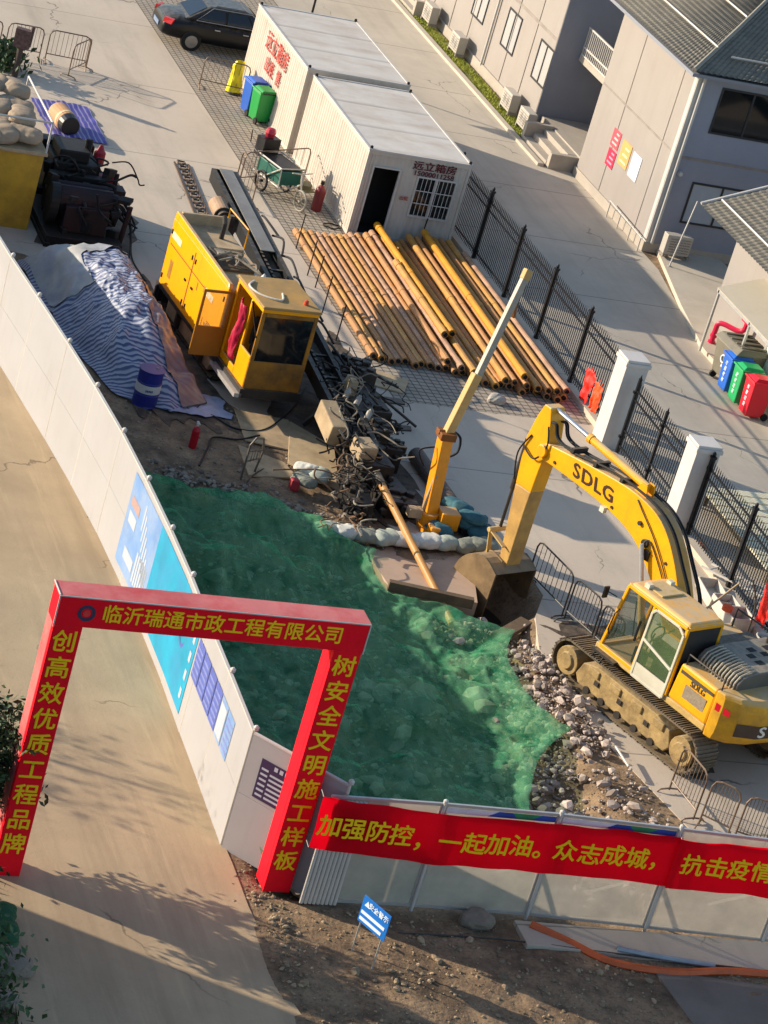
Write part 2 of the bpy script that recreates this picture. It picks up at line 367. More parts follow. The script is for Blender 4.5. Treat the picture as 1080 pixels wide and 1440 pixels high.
# road edges wander a little
rl = [(11.55+.18*fbm(v*.4, 3), v) for v in [26+1.2*i for i in range(72)]]
def hb_u(v):
    for a, b in zip(HB, HB[1:]):
        if b[1] <= v <= a[1]: return a[0]+(b[0]-a[0])*(a[1]-v)/(a[1]-b[1])
    return 14.3
HB = [(14.3, 68.0), (14.62, 65.3), (14.95, 62.9), (15.22, 60.5), (15.4, 58.3), (15.62, 56.2), (15.85, 53.9), (16.03, 51.8), (16.16, 49.75), (16.22, 47.7), (16.24, 45.7), (16.22, 43.9), (16.16, 42.2), (16.12, 40.5), (16.06, 38.62)]
rr = [((hb_u(v)+.03) if v > 38.7 else 16.12+.12*fbm(v*.5, 9)+(.25 if v < 34 else 0), v) for v in [26+1.2*i for i in range(72)]]
struct(MB().prism(rl+rr[::-1], -.05, .02).build('road', road_m))
struct(MB().prism([(31.05, 20), (36.3, 20), (36.3, 64.2), (36.9, 67.3), (37.42, 70.2), (37.42, 77.9), (36.3, 77.9), (36.3, 130), (31.05, 130)], -.05, .006).build('lane', lane_m))
struct(MB().box(36.3, 77.9, -.05, 36.52, 130, .10).build('kerb', mat('kerb_stone', '#b5aa98', .85, var=.1, scale=2), bevel=.015))
struct(MB().prism([(36.3, 60.3), (40, 60.3), (40, 71.6), (37.9, 71.6), (36.9, 67.3), (36.3, 64.2)], -.05, .14).build('pavement', mat('pavement_concrete', '#c0b4a1', .85, var=.06, scale=.8, dirt='#938876', dirtamt=.3)))
struct(MB().box(36.3, 20, -.05, 45, 60.3, .02).build('pavement', lane_m))
struct(MB().box(36.52, 80.3, -.05, 37.2, 130, .03).build('verge', mat('verge_soil', '#6d6c34', .95, var=.3, scale=6)))
struct(MB().prism([(23.1, 35.5), (25.2, 35.25), (34, 34.6), (34, 30), (23.6, 30.2), (23.3, 33.5)], -.1, .075).build('concrete_slab', mat('slab_grey', '#7a7064', .85, var=.1, scale=1, bump=.2, dirt='#655c50', dirtamt=.5), bevel=.01))
struct(MB().prism([(20.9, 36.75), (20.9, 36.05), (25.6, 35.62), (33, 34.9), (33, 35.7), (25.6, 36.5)], -.1, .09).build('fence_footing', concrete, bevel=.01))
# oily mud trodden onto the slab round the machines
mud = mat('mud_patch', '#4a3f34', .8, var=.35, scale=3, bump=.5, bscale=12, dirt='#8a7860', dirtamt=.5, dscale=1.5)
def patch(pts, seed, z):
    c = sum((p for p in pts), V((0, 0, 0)))/len(pts); out = []
    for p in hang(pts+[pts[0]], 10)[:-1]:
        k = 1+.16*fbm(p.x*1.7, p.y*1.7, seed)+.10*fbm(p.x*5, p.y*5, seed); out.append((c.x+(p.x-c.x)*k, c.y+(p.y-c.y)*k))
    struct(MB().prism(out, -.02, z).build('mud_patch', mud))
patch([G(60, 330), G(120, 372), G(210, 400), G(300, 540), G(330, 600), G(260, 600), G(180, 560), G(120, 420)], 1, .017)
patch([G(415, 470), G(470, 480), G(530, 560), G(560, 640), G(600, 720), G(520, 740), G(440, 640), G(380, 590)], 2, .021)
patch([G(60, 240), G(150, 240), G(190, 330), G(150, 375), G(60, 345)], 5, .019)
patch([G(760, 880), G(850, 930), G(940, 1060), G(1010, 1080), G(960, 960), G(860, 880)], 8, .016)

# grass in the verge
gm = mat('grass_blade', (.34, .36, .05), .7, var=.3, scale=2, island=.3)
gb = MB(); rg = random.Random(3)
for i in range(14000):
    v = 80.4+rg.random()**1.2*22; u = rg.uniform(36.54, 37.14)
    if fbm(u*1.5, v*.6, 5) < -.28: continue
    h = rg.uniform(.05, .13); a = rg.uniform(0, 6.28); wd = .018
    dx, dy = cos(a)*wd, sin(a)*wd; lx, ly = rg.uniform(-.05, .05), rg.uniform(-.05, .05)
    gb.add([(u-dx, v-dy, .025), (u+dx, v+dy, .025), (u+lx, v+ly, h)], [(0, 1, 2)])
o = gb.build('grass', gm, fix=False); o['kind'] = 'stuff'; tag(o, 'strip of green grass along the foot of the site building', 'grass', kind='stuff')

# boulders that lift the net
rb = random.Random(77); LUMPS = []
while len(LUMPS) < 420:
    u, v = rb.uniform(16.8, 24.2), rb.uniform(37.8, 51.5)
    if pit(u, v) < .5: continue
    dens = 1. if v < 47 else .35
    if rb.random() > dens: continue
    LUMPS.append((u, v, .08*(.42/.08)**(rb.random()**1.8)))
LG = {}
for L_ in LUMPS: LG.setdefault((int(L_[0]), int(L_[1])), []).append(L_)
def lump(u, v):
    h = 0.
    for i in (-1, 0, 1):
        for j in (-1, 0, 1):
            for (a, b, r) in LG.get((int(u)+i, int(v)+j), ()):
                d = hypot(u-a, v-b)/(r*1.25)
                if d < 1.5: h = max(h, r*(.6 if v < 44 and u < 21 else .4)*(1-sstep(.3, 1.4, d+.2*noise.noise(V((u*5, v*5, a*9))))))
    return h
# rubble
def rubble(name, spots, m, label, cat):
    mb = MB(); rg = random.Random(hash(name) % 1000 if False else len(name))
    for fn, n, r0, r1, lift in spots:
        k = 0; tries = 0
        while k < n and tries < n*12:
            tries += 1
            u, v = fn(rg)
            if u is None: continue
            r = r0*(r1/r0)**(rg.random()**2.2)
            rock(mb, (u, v, ground_h(u, v)+r*.25+lift*rg.random()), r, rg); k += 1
    if name == 'rubble':
        for a, b, r in LUMPS: rock(mb, (a, b, ground_h(a, b)+r*.3), r*.82, rg)
    o = mb.build(name, m, fix=False); return tag(o, label, cat, kind='stuff')
def net_zone(rg):
    u, v = rg.uniform(16.7, 24.3), rg.uniform(37.6, 52.5)
    return (u, v) if pit(u, v) > .35 else (None, None)
def edge_zone(rg):
    v = rg.uniform(37.8, 48.2); u = rg.gauss(24.35-(.9 if v < 42.5 else 0)-(.1*(v-45) if v > 45 else 0), .55)
    if v < 42: u = rg.uniform(22.0, 25.3)
    return (u, v) if 22.2 < u < 25.25 else (None, None)
rubble('rubble', [(net_zone, 1500, .03, .12, .03), (edge_zone, 1700, .02, .17, .16), (edge_zone, 1600, .015, .06, .2)], stone_m, 'broken brown and grey rubble heaped under and beside the green net', 'rubble')
def dirt_zone(rg):
    u, v = rg.uniform(16.2, 23.2), rg.uniform(50.2, 57)
    return (u, v) if pit(u, v) < .6 and not inpoly(u, v, YARD) else (None, None)
def heap_zone(rg):
    t = rg.random(); return (18.2+4.3*t+rg.gauss(0, .25), 52.9-2.0*t+rg.gauss(0, .28))
rubble('loose_stones', [(dirt_zone, 900, .012, .06, 0), (heap_zone, 700, .025, .12, .08)], mat('grey_stone', '#857a6c', .95, var=.15, scale=5, island=.4), 'loose grey stones along the far edge of the green net', 'stones')
def front_zone(rg):
    u, v = rg.uniform(16.2, 31), rg.uniform(32, 36.9)
    return (u, v) if not (u > 23 and v < 35.3) and not (u > 20.8 and v > 35.8) else (None, None)
def verge_zone(rg): return (rg.gauss(16.45, .22), rg.uniform(34.5, 38.2))
rubble('gravel', [(front_zone, 2200, .012, .05, 0), (front_zone, 70, .05, .11, 0), (verge_zone, 260, .015, .07, 0)], mat('gravel_stone', '#8f7d64', .95, var=.2, scale=5, island=.45), 'loose gravel and clods on the bare soil in front of the mesh fence', 'gravel')

# ------------------------------------------------------------------ debris net
NP = [(G(222, 684), ), (G(390, 722), ), (G(470, 752), ), (G(528, 778), ), (G(545, 838, -.1), ), (G(632, 856, .0), ), (G(722, 893, .0), ), (G(727, 960, .0), ), (G(802, 1030, .02), ), (G(748, 1100, -.1), ), (V((22.5, 39.2, -.2)), ), (V((22.1, 37.7, -.1)), )]
NP = [p[0] for p in NP]
NQ = [V((16.5, v, 0)) for v in (52.9, 52.2, 51.6, 50.8, 49.0, 47.6, 46.2, 44.6, 42.4, 40.6, 39.2, 37.7)]
NQ[0] = V((17.2, 53.0, 0))
def net_pt(s, t):
    x = t*(len(NP)-1); i = min(int(x), len(NP)-2); f = x-i
    a = NQ[i].lerp(NQ[i+1], f); b = NP[i].lerp(NP[i+1], f)
    b = b + (NP[i+1]-NP[i]).orthogonal().normalized()*0
    # sag the free edge between its tied corners
    inw = (a-b); inw.z = 0; inw.normalize(); b = b+inw*.22*sin(pi*f)
    p = a.lerp(b, s); u, v = p.x, p.y
    fold = .05*(1-abs(fbm(u*.7-v*.25, v*1.1+u*.5, 11)))**2*2 if v > 46.5 else .04*(1-abs(fbm(u*.9, v*.8, 4)))
    h = ground_h(u, v)+.14+lump(u, v)+.12*max(0, fbm(u*.75, v*.75, 21))+.03*fbm(u*2.2, v*2.2, 8)+.018*fbm(u*8, v*8, 8)+fold*.8+.05*max(0, 1-abs(((u*.83+v*.56+.25*fbm(u*.4, v*.4, 3)) % 1.9)-.95)*9)
    if v > 47: h += .45*sstep(47, 49.5, v)*(1-sstep(50.5, 52.6, v))*(1-sstep(20.5, 23, u))*(.6+.6*fbm(u*.5, v*.5, 2))
    h += .22*sstep(.82, 1, 1-s)                                            # tucked up against the hoarding
    h = h*(1-sstep(.9, 1., s))+(max(b.z, ground_h(u, v))+.10+.05*fbm(u*4, v*4, 3))*sstep(.9, 1., s)
    return (u, v, h)
net = MB().grid(net_pt, 190, 300)
nm = bpy.data.materials.new('net_green'); nm.use_nodes = True; n_, l_ = nm.node_tree.nodes, nm.node_tree.links
pb = n_['Principled BSDF']; pb.inputs['Roughness'].default_value = .8; pb.inputs['Specular IOR Level'].default_value = .15
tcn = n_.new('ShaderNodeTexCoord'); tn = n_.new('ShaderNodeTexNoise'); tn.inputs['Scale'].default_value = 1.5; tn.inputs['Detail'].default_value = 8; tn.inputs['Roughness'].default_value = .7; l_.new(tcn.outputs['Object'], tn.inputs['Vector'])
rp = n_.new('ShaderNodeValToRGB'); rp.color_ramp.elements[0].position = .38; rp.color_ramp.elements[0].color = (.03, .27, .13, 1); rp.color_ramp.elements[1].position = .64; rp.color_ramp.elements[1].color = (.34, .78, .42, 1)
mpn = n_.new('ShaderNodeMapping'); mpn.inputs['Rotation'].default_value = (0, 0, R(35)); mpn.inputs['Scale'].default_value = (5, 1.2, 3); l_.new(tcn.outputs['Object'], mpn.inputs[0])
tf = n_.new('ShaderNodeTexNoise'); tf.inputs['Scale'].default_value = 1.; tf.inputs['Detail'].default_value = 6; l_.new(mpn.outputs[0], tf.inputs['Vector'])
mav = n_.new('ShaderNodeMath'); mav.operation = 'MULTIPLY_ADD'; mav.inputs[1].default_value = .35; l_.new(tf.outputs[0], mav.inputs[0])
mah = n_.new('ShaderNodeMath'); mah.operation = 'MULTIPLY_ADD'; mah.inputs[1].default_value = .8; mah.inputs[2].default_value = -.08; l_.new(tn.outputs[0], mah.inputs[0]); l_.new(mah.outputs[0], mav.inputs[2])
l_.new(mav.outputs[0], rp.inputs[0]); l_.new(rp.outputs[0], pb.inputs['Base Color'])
tl = n_.new('ShaderNodeBsdfTranslucent'); l_.new(rp.outputs[0], tl.inputs['Color'])
tr = n_.new('ShaderNodeBsdfTransparent'); tr.inputs[0].default_value = (.78, .98, .82, 1)
m1 = n_.new('ShaderNodeMixShader'); m1.inputs[0].default_value = .3; l_.new(pb.outputs[0], m1.inputs[1]); l_.new(tl.outputs[0], m1.inputs[2])
m2 = n_.new('ShaderNodeMixShader'); l_.new(m1.outputs[0], m2.inputs[1]); l_.new(tr.outputs[0], m2.inputs[2])
mr = n_.new('ShaderNodeMapRange'); mr.inputs[1].default_value = .35; mr.inputs[2].default_value = .65; mr.inputs[3].default_value = .44; mr.inputs[4].default_value = .68
l_.new(tn.outputs[0], mr.inputs[0]); l_.new(mr.outputs[0], m2.inputs[0]); l_.new(m2.outputs[0], n_['Material Output'].inputs[0])
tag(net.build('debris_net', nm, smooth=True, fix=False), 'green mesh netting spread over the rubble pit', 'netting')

# ------------------------------------------------------------------ white hoarding
HB = [(14.3, 68.0), (14.62, 65.3), (14.95, 62.9), (15.22, 60.5), (15.4, 58.3), (15.62, 56.2), (15.85, 53.9), (16.03, 51.8), (16.16, 49.75), (16.22, 47.7), (16.24, 45.7), (16.22, 43.9), (16.16, 42.2), (16.12, 40.5), (16.06, 38.62)]
def hoarding(name, pts, label, H=2.3):
    t = thing(name, label, 'site wall', (*pts[-1], 0)); o0 = V((*pts[-1], 0))
    for k, (a, b) in enumerate(zip(pts, pts[1:])):
        a, b = V((*a, 0))-o0, V((*b, 0))-o0; d = (b-a).normalized(); nrm = V((-d.y, d.x, 0))
        m = MB(); up = V((0, 0, 1)); j = .004*(k % 2)
        for z0, z1 in ((.0, H*.5-.003), (H*.5+.003, H)):
            P = [a+d*.002-nrm*(.02+j), b-d*.002-nrm*(.02+j), b-d*.002+nrm*(.02+j), a+d*.002+nrm*(.02+j)]
            m.hexa([p+up*z0 for p in P], [p+up*z1 for p in P])
        m.build('panel', white_m, t)
        m = MB(); bk = b+nrm*.0
        m.cyl(bk+nrm*(-.0), bk+up*(H+.03), .032, n=8)
        m.build('post', wht, t); m = MB(); m.lathe([(.001, 0), (.05, .0), (.055, .05), (.02, .085)], tuple(bk+up*(H+.035)+nrm*.03), 8); m.build('post_cap', wht, t)
        m = MB(); m.beam(a+up*(H+.012), b+up*(H+.012), .06, .03); m.build('top_rail', wht, t)
    return t
hw = hoarding('hoarding', HB, 'long white sheet metal hoarding between the road and the pit, with blue posters')
wing = hoarding('hoarding', [(16.06, 38.55), (17.35, 37.12)], 'short white hoarding panel with a dark notice, behind the red arch leg')
def wallpt(v, z, off, pts=HB):
    for a, b in zip(pts, pts[1:]):
        if b[1] <= v <= a[1]:
            f = (a[1]-v)/(a[1]-b[1]); d = V((b[0]-a[0], b[1]-a[1], 0)).normalized()
            return V((a[0]+(b[0]-a[0])*f, v, z))-V((-d.y, d.x, 0))*(-off if -d.y < 0 else off)*1
    return V((16.1, v, z))
def sticker(v0, v1, z0, z1, off, m, name='poster', par=hw, slant=0.):
    o0 = V((*HB[-1], 0)); mb = MB(); n = max(2, int(abs(v1-v0)/.15))
    for i in range(n):
        va, vb = v0+(v1-v0)*i/n, v0+(v1-v0)*(i+1)/n
        P = [V((wallpt(va, 0, 0).x-.026-off, va, z0))-o0, V((wallpt(vb, 0, 0).x-.026-off, vb, z0))-o0, V((wallpt(vb, 0, 0).x-.026-off, vb, z1))-o0, V((wallpt(va, 0, 0).x-.026-off, va, z1))-o0]
        mb.quad(*P)
    return mb.build(name, m, par, fix=False)
pal = lambda n, c: mat(n, c, .5, var=.06, scale=2)
sky_b, cyan_b, ind_b, pst_w, pst_t = mat('poster_pale_blue', '#6a8fc0', .5, var=.12, scale=1.1, dirt='#a3aab0', dirtamt=.6, dscale=.9), mat('poster_cyan', '#0c8fb0', .5, var=.2, scale=1.2, dirt='#3a86b4', dirtamt=.6, dscale=1.4), mat('poster_indigo', '#5260a8', .5, var=.15, scale=3), pal('poster_white', '#a9b2bd'), pal('poster_tan', '#a58a84')
sticker(48.3, 46.1, .25, 2.18, .006, sky_b); sticker(46.1, 42.48, .22, 2.18, .006, cyan_b)
for k in range(7): sticker(47.35-.14*k-.1, 47.35-.14*k-.18, 1.75-.16*k-.3, 1.75-.16*k+.25, .010, pst_w, 'poster_line')
sticker(48.15, 47.55, 1.55, 1.75, .011, pst_t, 'poster_picture'); sticker(48.1, 47.6, 1.2, 1.45, .011, pst_w, 'poster_picture')
sticker(47.9, 47.2, .5, .75, .011, pst_w, 'poster_picture')
for k in range(6): sticker(47.1-.14*k, 47.0-.14*k, .4+.0*k, 1.05, .010, pst_w, 'poster_line')
for k in range(4): sticker(42.75+.0*k, 42.62, .45+.38*k, .66+.38*k, .011, pst_w, 'poster_square')
o0 = V((*HB[-1], 0)); mb = MB()
ex_, ey_ = V((0, -1, 0)), V((0, 0, 1))
for a in range(28):
    t0, t1 = 2*pi*a/28, 2*pi*(a+1)/28; c = V((wallpt(43.4, 0, 0).x-.038, 43.4, 1.45))-o0
    f = lambda t, r: c+ex_*cos(t)*r*.75+ey_*sin(t)*r
    mb.quad(f(t0, .26), f(t1, .26), f(t1, .33), f(t0, .33))
mb.build('poster_ring', ind_b, hw, fix=False)
mb = MB(); c = V((wallpt(42.9, 0, 0).x-.04, 42.9, 1.95))-o0; mb.add([c-ex_*.1-ey_*.1, c+ex_*.1-ey_*.1, c+ey_*.12], [(0, 1, 2)]); mb.build('poster_triangle', pst_w, hw, fix=False)
for k in range(6):
    v0 = 42.38-.485*k; sticker(v0, v0-.45, 1.12, 1.9, .006, ind_b if k < 4 else sky_b)
    if k != 4:
        for q in range(5): sticker(v0-.05, v0-.4, 1.2+.13*q, 1.25+.13*q, .010, mat('poster_violet', '#7480b8', .5, var=.2, scale=6), 'poster_line')
    else: sticker(v0-.02, v0-.42, 1.18, 1.8, .011, pst_w, 'poster_picture')
# notice on the wing
a, b = V((16.06, 38.55, 0)), V((17.35, 37.12, 0)); d = (b-a).normalized(); nn = V((d.y, -d.x, 0)); nn = nn if nn.y < 0 else -nn
o0 = b; nt_m = pal('notice_dark', '#3a2a4c')
def wp(s, z, off): return a+d*s+nn*(.026+off)+V((0, 0, z))-o0
def wq(s0, s1, z0, z1, off, m, name): MB().quad(wp(s0, z0, off), wp(s1, z0, off), wp(s1, z1, off), wp(s0, z1, off)).build(name, m, wing, fix=False)
wq(.28, 1.2, 1.22, 1.98, .006, nt_m, 'notice')
for k in range(6): wq(.5, 1.1, 1.28+.09*k, 1.32+.09*k, .010, pst_w, 'notice_line'); 
for k in range(6): wq(.32, .46, 1.28+.1*k, 1.32+.1*k, .010, pst_w, 'notice_line')
for k in range(5): wq(.55+.11*k, .62+.11*k, 1.86, 1.94, .010, pst_w, 'notice_mark')

# ------------------------------------------------------------------ red arch
t = thing('entrance_arch', 'tall red cloth-covered arch with gold lettering, straddling the dusty road', 'arch', (14.3, 37.5, 0)); o0 = V((14.3, 37.5, 0))
def abox(x0, x1, y0, y1, z0, z1, name, skew=0.):
    m = MB(); m.box(x0-14.3, y0-37.5, z0, x1-14.3, y1-37.5, z1); m.box(x0-14.3-.004, y0-37.5+.1, z0+.01, x0-14.3+.02, y1-37.5+.006, z1-.01, 1)
    return m.build(name, [red_cloth, red_cloth if x0 > 14 else red_faded], t, bevel=.012)
abox(11.8, 12.27, 37.3, 37.75, 0, 4.72, 'post'); abox(16.47, 16.95, 37.3, 37.75, 0, 4.72, 'post')
m = MB(); m.box(11.8-14.3, -.21, 4.72, 16.96-14.3, .26, 5.24); m.build('beam', red_cloth, t, bevel=.012)
m = MB(); m.box(11.78-14.3, -.19, 5.235, 16.97-14.3, .27, 5.255); m.build('beam_cover', red_faded, t)
m = MB()
for x in (11.79, 16.96): m.cyl((x-14.3, -.215, 4.7), (x-14.3, -.215, 5.25), .012, n=6)
m.cyl((11.79-14.3, -.215, 5.25), (16.96-14.3, -.215, 5.25), .012, n=6); m.cyl((11.79-14.3, .26, 5.26), (11.79-14.3, -.2, 5.26), .012, n=6); m.build('frame_edge', wht, t)
ex, ez = (1, 0, 0), (0, 0, 1)
txt = '临沂瑞通市政工程有限公司'
join_text([(c, .335, frame_T((12.68-14.3+.336*i, -.216, 4.985), ex, ez)) for i, c in enumerate(txt)], gold, t, bold=.014)
for x, s in ((12.03, '创高效优质工程品牌'), (16.71, '树安全文明施工样板')):
    join_text([(c, .41, frame_T((x-14.3, -.206, 4.42-.475*i), ex, ez)) for i, c in enumerate(s)], gold, t, bold=.016)
m = MB()
for k in range(24):
    t0, t1 = 2*pi*k/24, 2*pi*(k+1)/24; f = lambda tt, r: (12.27-14.3+cos(tt)*r, -.215, 4.98+sin(tt)*r)
    m.quad(f(t0, .085), f(t1, .085), f(t1, .145), f(t0, .145))
m.build('emblem_ring', mat('emblem_navy', '#3d3550', .5), t, fix=False)
m = MB(); m.lathe([(.001, 0), (.06, .0), (.06, .006)], (0, 0, 0), 16); m.T = MX.Identity(4); o = m.build('emblem_centre', mat('emblem_red', '#e33a3a', .5), t); o.matrix_local = MX.Translation((12.27-14.3, -.214, 4.98)) @ MX.Rotation(R(90), 4, 'X')

# ------------------------------------------------------------------ mesh fence with cloth banners
FP = [(17.05, 37.02), (19.07, 37.02), (21.2, 36.95), (23.42, 36.76), (25.68, 36.56), (27.9, 36.36), (30.1, 36.16)]
mesh_m = mat('mesh_sheet', '#d2c8b8', .5, var=.06, scale=2, alpha=.5, dirt='#a39c8f', dirtamt=.4)
backlit(mesh_m, .3)
deco = [mat('deco_blue', '#1d4fa0', .5), mat('deco_green', '#1f8a5a', .5), mat('deco_white', '#cfcfd4', .5)]
names = ['nearest the red arch with corrugated white edge', 'behind the first words of the banner', 'with blue and green strip above the banner middle', 'standing on the tan kerb past the middle post', 'with white diagonal brace at the far right', 'continuing past the brace at the right end']
for k, (a, b) in enumerate(zip(FP, FP[1:])):
    a3, b3 = V((*a, 0)), V((*b, 0)); d = (b3-a3); L = d.length; rz = atan2(d.y, d.x)
    t = thing('mesh_fence_section', 'grey perforated mesh fence section '+names[k], 'fence', a3, rz, 'mesh fence sections under the banner')
    z0 = .12
    m = MB(); m.box(.03, -.006, z0, L-.03, .006, 2.12); m.build('mesh_panel', mesh_m, t)
    m = MB(); m.box(0.0, -.022, 2.12, L, .022, 2.17); m.box(0, -.022, z0-.05, L, .022, z0); m.box(.02, -.02, z0, .06, .02, 2.12); m.box(L-.06, -.02, z0, L-.02, .02, 2.12); m.box(.06, -.014, 1.06, L-.06, .014, 1.09); m.build('frame', galv, t)
    m = MB(); m.cyl((L, -.035, -.15), (L, -.035, 2.2), .03, n=10); m.build('post', wht, t); m = MB(); m.lathe([(.001, 0), (.045, 0), (.045, .05), (.01, .07)], (L, -.035, 2.19), 10); m.build('post_cap', wht, t)
    if k in (1, 2):
        m = MB(); x0 = L*.38
        m.quad((.06, -.03, 2.0), (x0, -.03, 2.0), (x0+.2, -.03, 2.11), (.06, -.03, 2.11), 2); m.quad((x0, -.03, 2.0), (x0+.55, -.03, 2.0), (x0+.45, -.03, 2.11), (x0+.2, -.03, 2.11), 0)
        m.quad((x0+.55, -.03, 2.0), (x0+.8, -.03, 2.0), (x0+1.0, -.03, 2.11), (x0+.45, -.03, 2.11), 1); m.quad((x0+.8, -.03, 2.0), (L-.06, -.03, 2.0), (L-.06, -.03, 2.11), (x0+1.0, -.03, 2.11), 0); m.build('colour_strip', deco, t, fix=False)
    if k == 0:
        m = MB()
        for q in range(9): m.cyl((.0+.075*q, -.05, .05), (.0+.075*q, -.05, 2.1), .036, n=8)
        m.build('corrugated_edge', wht, t)
    if k in (1, 2, 3, 4):
        m = MB(); m.beam((L-.12, .03, 1.15), (L-.75, .9, .12), .045, .045); m.build('brace', wht, t)
def banner(u0, u1, ztop, zbot, label, groups, yoff, loc):
    t = thing('cloth_banner', label, 'banner', loc)
    o0 = V(loc)
    def fy(u):
        if u < FP[0][0]: return FP[0][1]
        for a, b in zip(FP, FP[1:]):
            if a[0] <= u <= b[0]: return a[1]+(b[1]-a[1])*(u-a[0])/(b[0]-a[0])
        return FP[-1][1]
    def pt(s, q):
        u = u0+(u1-u0)*s; sagc = .03*sin(u*2.85)+.015*sin(u*7.1)
        z = ztop(u)+(zbot(u)-ztop(u))*(1-q)
        return V((u, fy(u)-yoff-.012*sin(u*6+q*3)-.012*sin(q*pi*2+u*2.2)*1.0-.01*fbm(u*2, q*2), z+sagc*.35))-o0
    n = int((u1-u0)/.04); MB().grid(lambda s, q: pt(s, q), n, 14).build('cloth', banner_red, t, smooth=True, fix=False)
    it = []
    for u_s, s, dz in groups:
        for i, c in enumerate(s):
            u = u_s+.435*i
            ss = (u-u0)/(u1-u0); p = pt(ss, .5); p.y -= .035; p.z += dz-(.0)
            it.append((c, .44, frame_T(p, (1, fy(u+.1)/1-fy(u)/1 if False else (fy(u+.2)-fy(u))/.2, -.03), (0, 0, 1))))
    join_text(it, banner_gold, t, bold=.016)
    m = MB()
    for u in (u0, u1):
        for z in (ztop(u), zbot(u)): p = V((u, fy(u)-yoff, z))-o0; m.cyl(p, p+V((0, yoff+.02, .03)), .006, n=5)
    m.build('tie', wht, t)
zt = lambda u: 2.22-.086*(u-16.8) if u < 19 else 2.03+.008*(u-19); zb = lambda u: zt(u)-1.0
banner(16.85, 23.45, zt, zb, 'long red banner tied on the mesh fence, starting at the red arch', [(17.1, '加强防控，', -.04), (19.3, '一起加油。', -.03), (21.42, '众志成城，', -.02)], .14, (16.85, 36.95, 1.1))
banner(23.4, 30.0, lambda u: zt(u)+.0, lambda u: zb(u)-.0, 'red banner overlapping the end of the longer one, running off the right edge', [(23.75, '抗击疫情。', 0)], .19, (23.4, 36.6, 1.0))
# ------------------------------------------------------------------ iron fence, pillars, gate
m = MB(); m.box(30.72, 57.75, -.05, 31.0, 76, .16); m.box(30.72, 30, -.05, 31.0, 52.5, .16); struct(m.build('fence_base', concrete, bevel=.01))
def iron_panel(label, L, group, gate=False):
    t = thing('iron_fence_panel', label, 'fence', (0, 0, 0), 0, group)
    for z in ((.22, 1.5, 1.72) if not gate else (.2, .62, 1.45, 1.68)): m = MB(); m.box(-.018, .04, z-.02, .018, L-.04, z+.02); m.build('rail', black, t)
    m = MB(); n = int(L/.115)
    for i in range(n):
        y = .09+(L-.18)*i/(n-1); m.box(-.009, y-.009, .08, .009, y+.009, 1.86); m.cyl((0, y, 1.86), (0, y, 1.95), .016, .002, n=4)
    m.build('bars', black, t); return t
def iron_post(label, group):
    t = thing('iron_post', label, 'fence post', (0, 0, 0), 0, group)
    MB().box(-.05, -.05, 0, .05, .05, 2.02).build('shaft', black, t, bevel=.006)
    m = MB(); m.box(-.062, -.062, 1.98, .062, .062, 2.03); m.lathe([(.02, 2.03), (.045, 2.07), (.04, 2.11), (.008, 2.15)], n=8); m.build('finial', black, t)
    for z in (1.68, .2): m = MB(); m.box(-.055, -.065, z, .055, .065, z+.07); m.build('clamp', black, t)
    return t
vp = [71.08, 68.45, 65.82, 63.18, 60.55]
plab = ['black fence post close beside the container end', 'black fence post by the container corner and pipe heads', 'black fence post second from the container corner, beside the pipes', 'black fence post behind the grey crane tip', 'black fence post nearest the white pillar with red vests']
P0 = iron_post(plab[0], 'black iron fence posts')
for i, v in enumerate(vp):
    o = P0 if i == 0 else dup(P0, label=plab[i]); o.location = (30.86, v, .15)
pl = ['black iron railing beside the white container', 'black iron railing at the head of the pipe stack', 'black iron railing behind the middle of the pipe stack', 'black iron railing behind the tip of the grey crane arm', 'black iron railing hung with two red vests']
F0 = None
for i, (v1, L) in enumerate([(68.45, 2.63), (65.82, 2.63), (63.18, 2.64), (60.55, 2.63), (57.78, 2.77)]):
    if F0 is None: F0 = iron_panel(pl[i], L, 'black iron fence panels'); o = F0
    else: o = dup(F0, label=pl[i]); o.scale = (1, L/2.63, 1)
    o.location = (30.86, v1, .15)
vq = [52.5, 50.05, 47.6, 45.15, 42.7, 40.25]
ql = ['black fence post touching the second white pillar', 'black fence post next after the second white pillar', 'black fence post beside the piled white frames', 'black fence post behind the hanging red jacket', 'black fence post beyond the excavator rear', 'black fence post last before the mesh fence']
for i, v in enumerate(vq): dup(P0, (30.86, v, .15), label=ql[i])
ql2 = ['black iron railing just below the second white pillar', 'black iron railing behind the piled white frames', 'black iron railing with the red jacket hanging on it', 'black iron railing behind the excavator counterweight', 'black iron railing furthest towards the mesh fence']
for i in range(5):
    o = dup(F0, (30.86, vq[i+1], .15), label=ql2[i]); o.scale = (1, 2.45/2.63, 1)
# pedestrian gate between the pillars
t = iron_panel('black iron gate leaves between the two white pillars', 3.7, 'black iron gate', True); t.name = 'iron_gate'; t['category'] = 'gate'; t.location = (30.8, 53.25, .03); del t['group']
for y in (.06, 1.85, 3.62):
    m = MB(); m.box(-.035, y-.035, 0, .035, y+.035, 2.0); m.cyl((0, y, 2.0), (0, y, 2.1), .03, .004, n=6); m.box(-.08, y-.04, 1.6, .08, y+.04, 1.66); m.box(-.08, y-.04, .4, .08, y+.04, .46); m.build('stile', black, t)
pw = mat('pillar_render', '#c4bfb8', .6, var=.03, scale=1.5, dirt='#9c9284', dirtamt=.25)
def pillar(v0, v1, label):
    t = thing('gate_pillar', label, 'pillar', (30.75, (v0+v1)/2, 0), 0, 'white gate pillars'); h = (v1-v0)/2
    MB().box(-.3, -h, 0, .3, h, 2.2).build('shaft', pw, t, bevel=.01)
    m = MB(); m.box(-.34, -h-.04, 2.2, .34, h+.04, 2.3); m.box(-.31, -h-.01, 2.3, .31, h+.01, 2.37); m.build('cap', pw, t, bevel=.012)
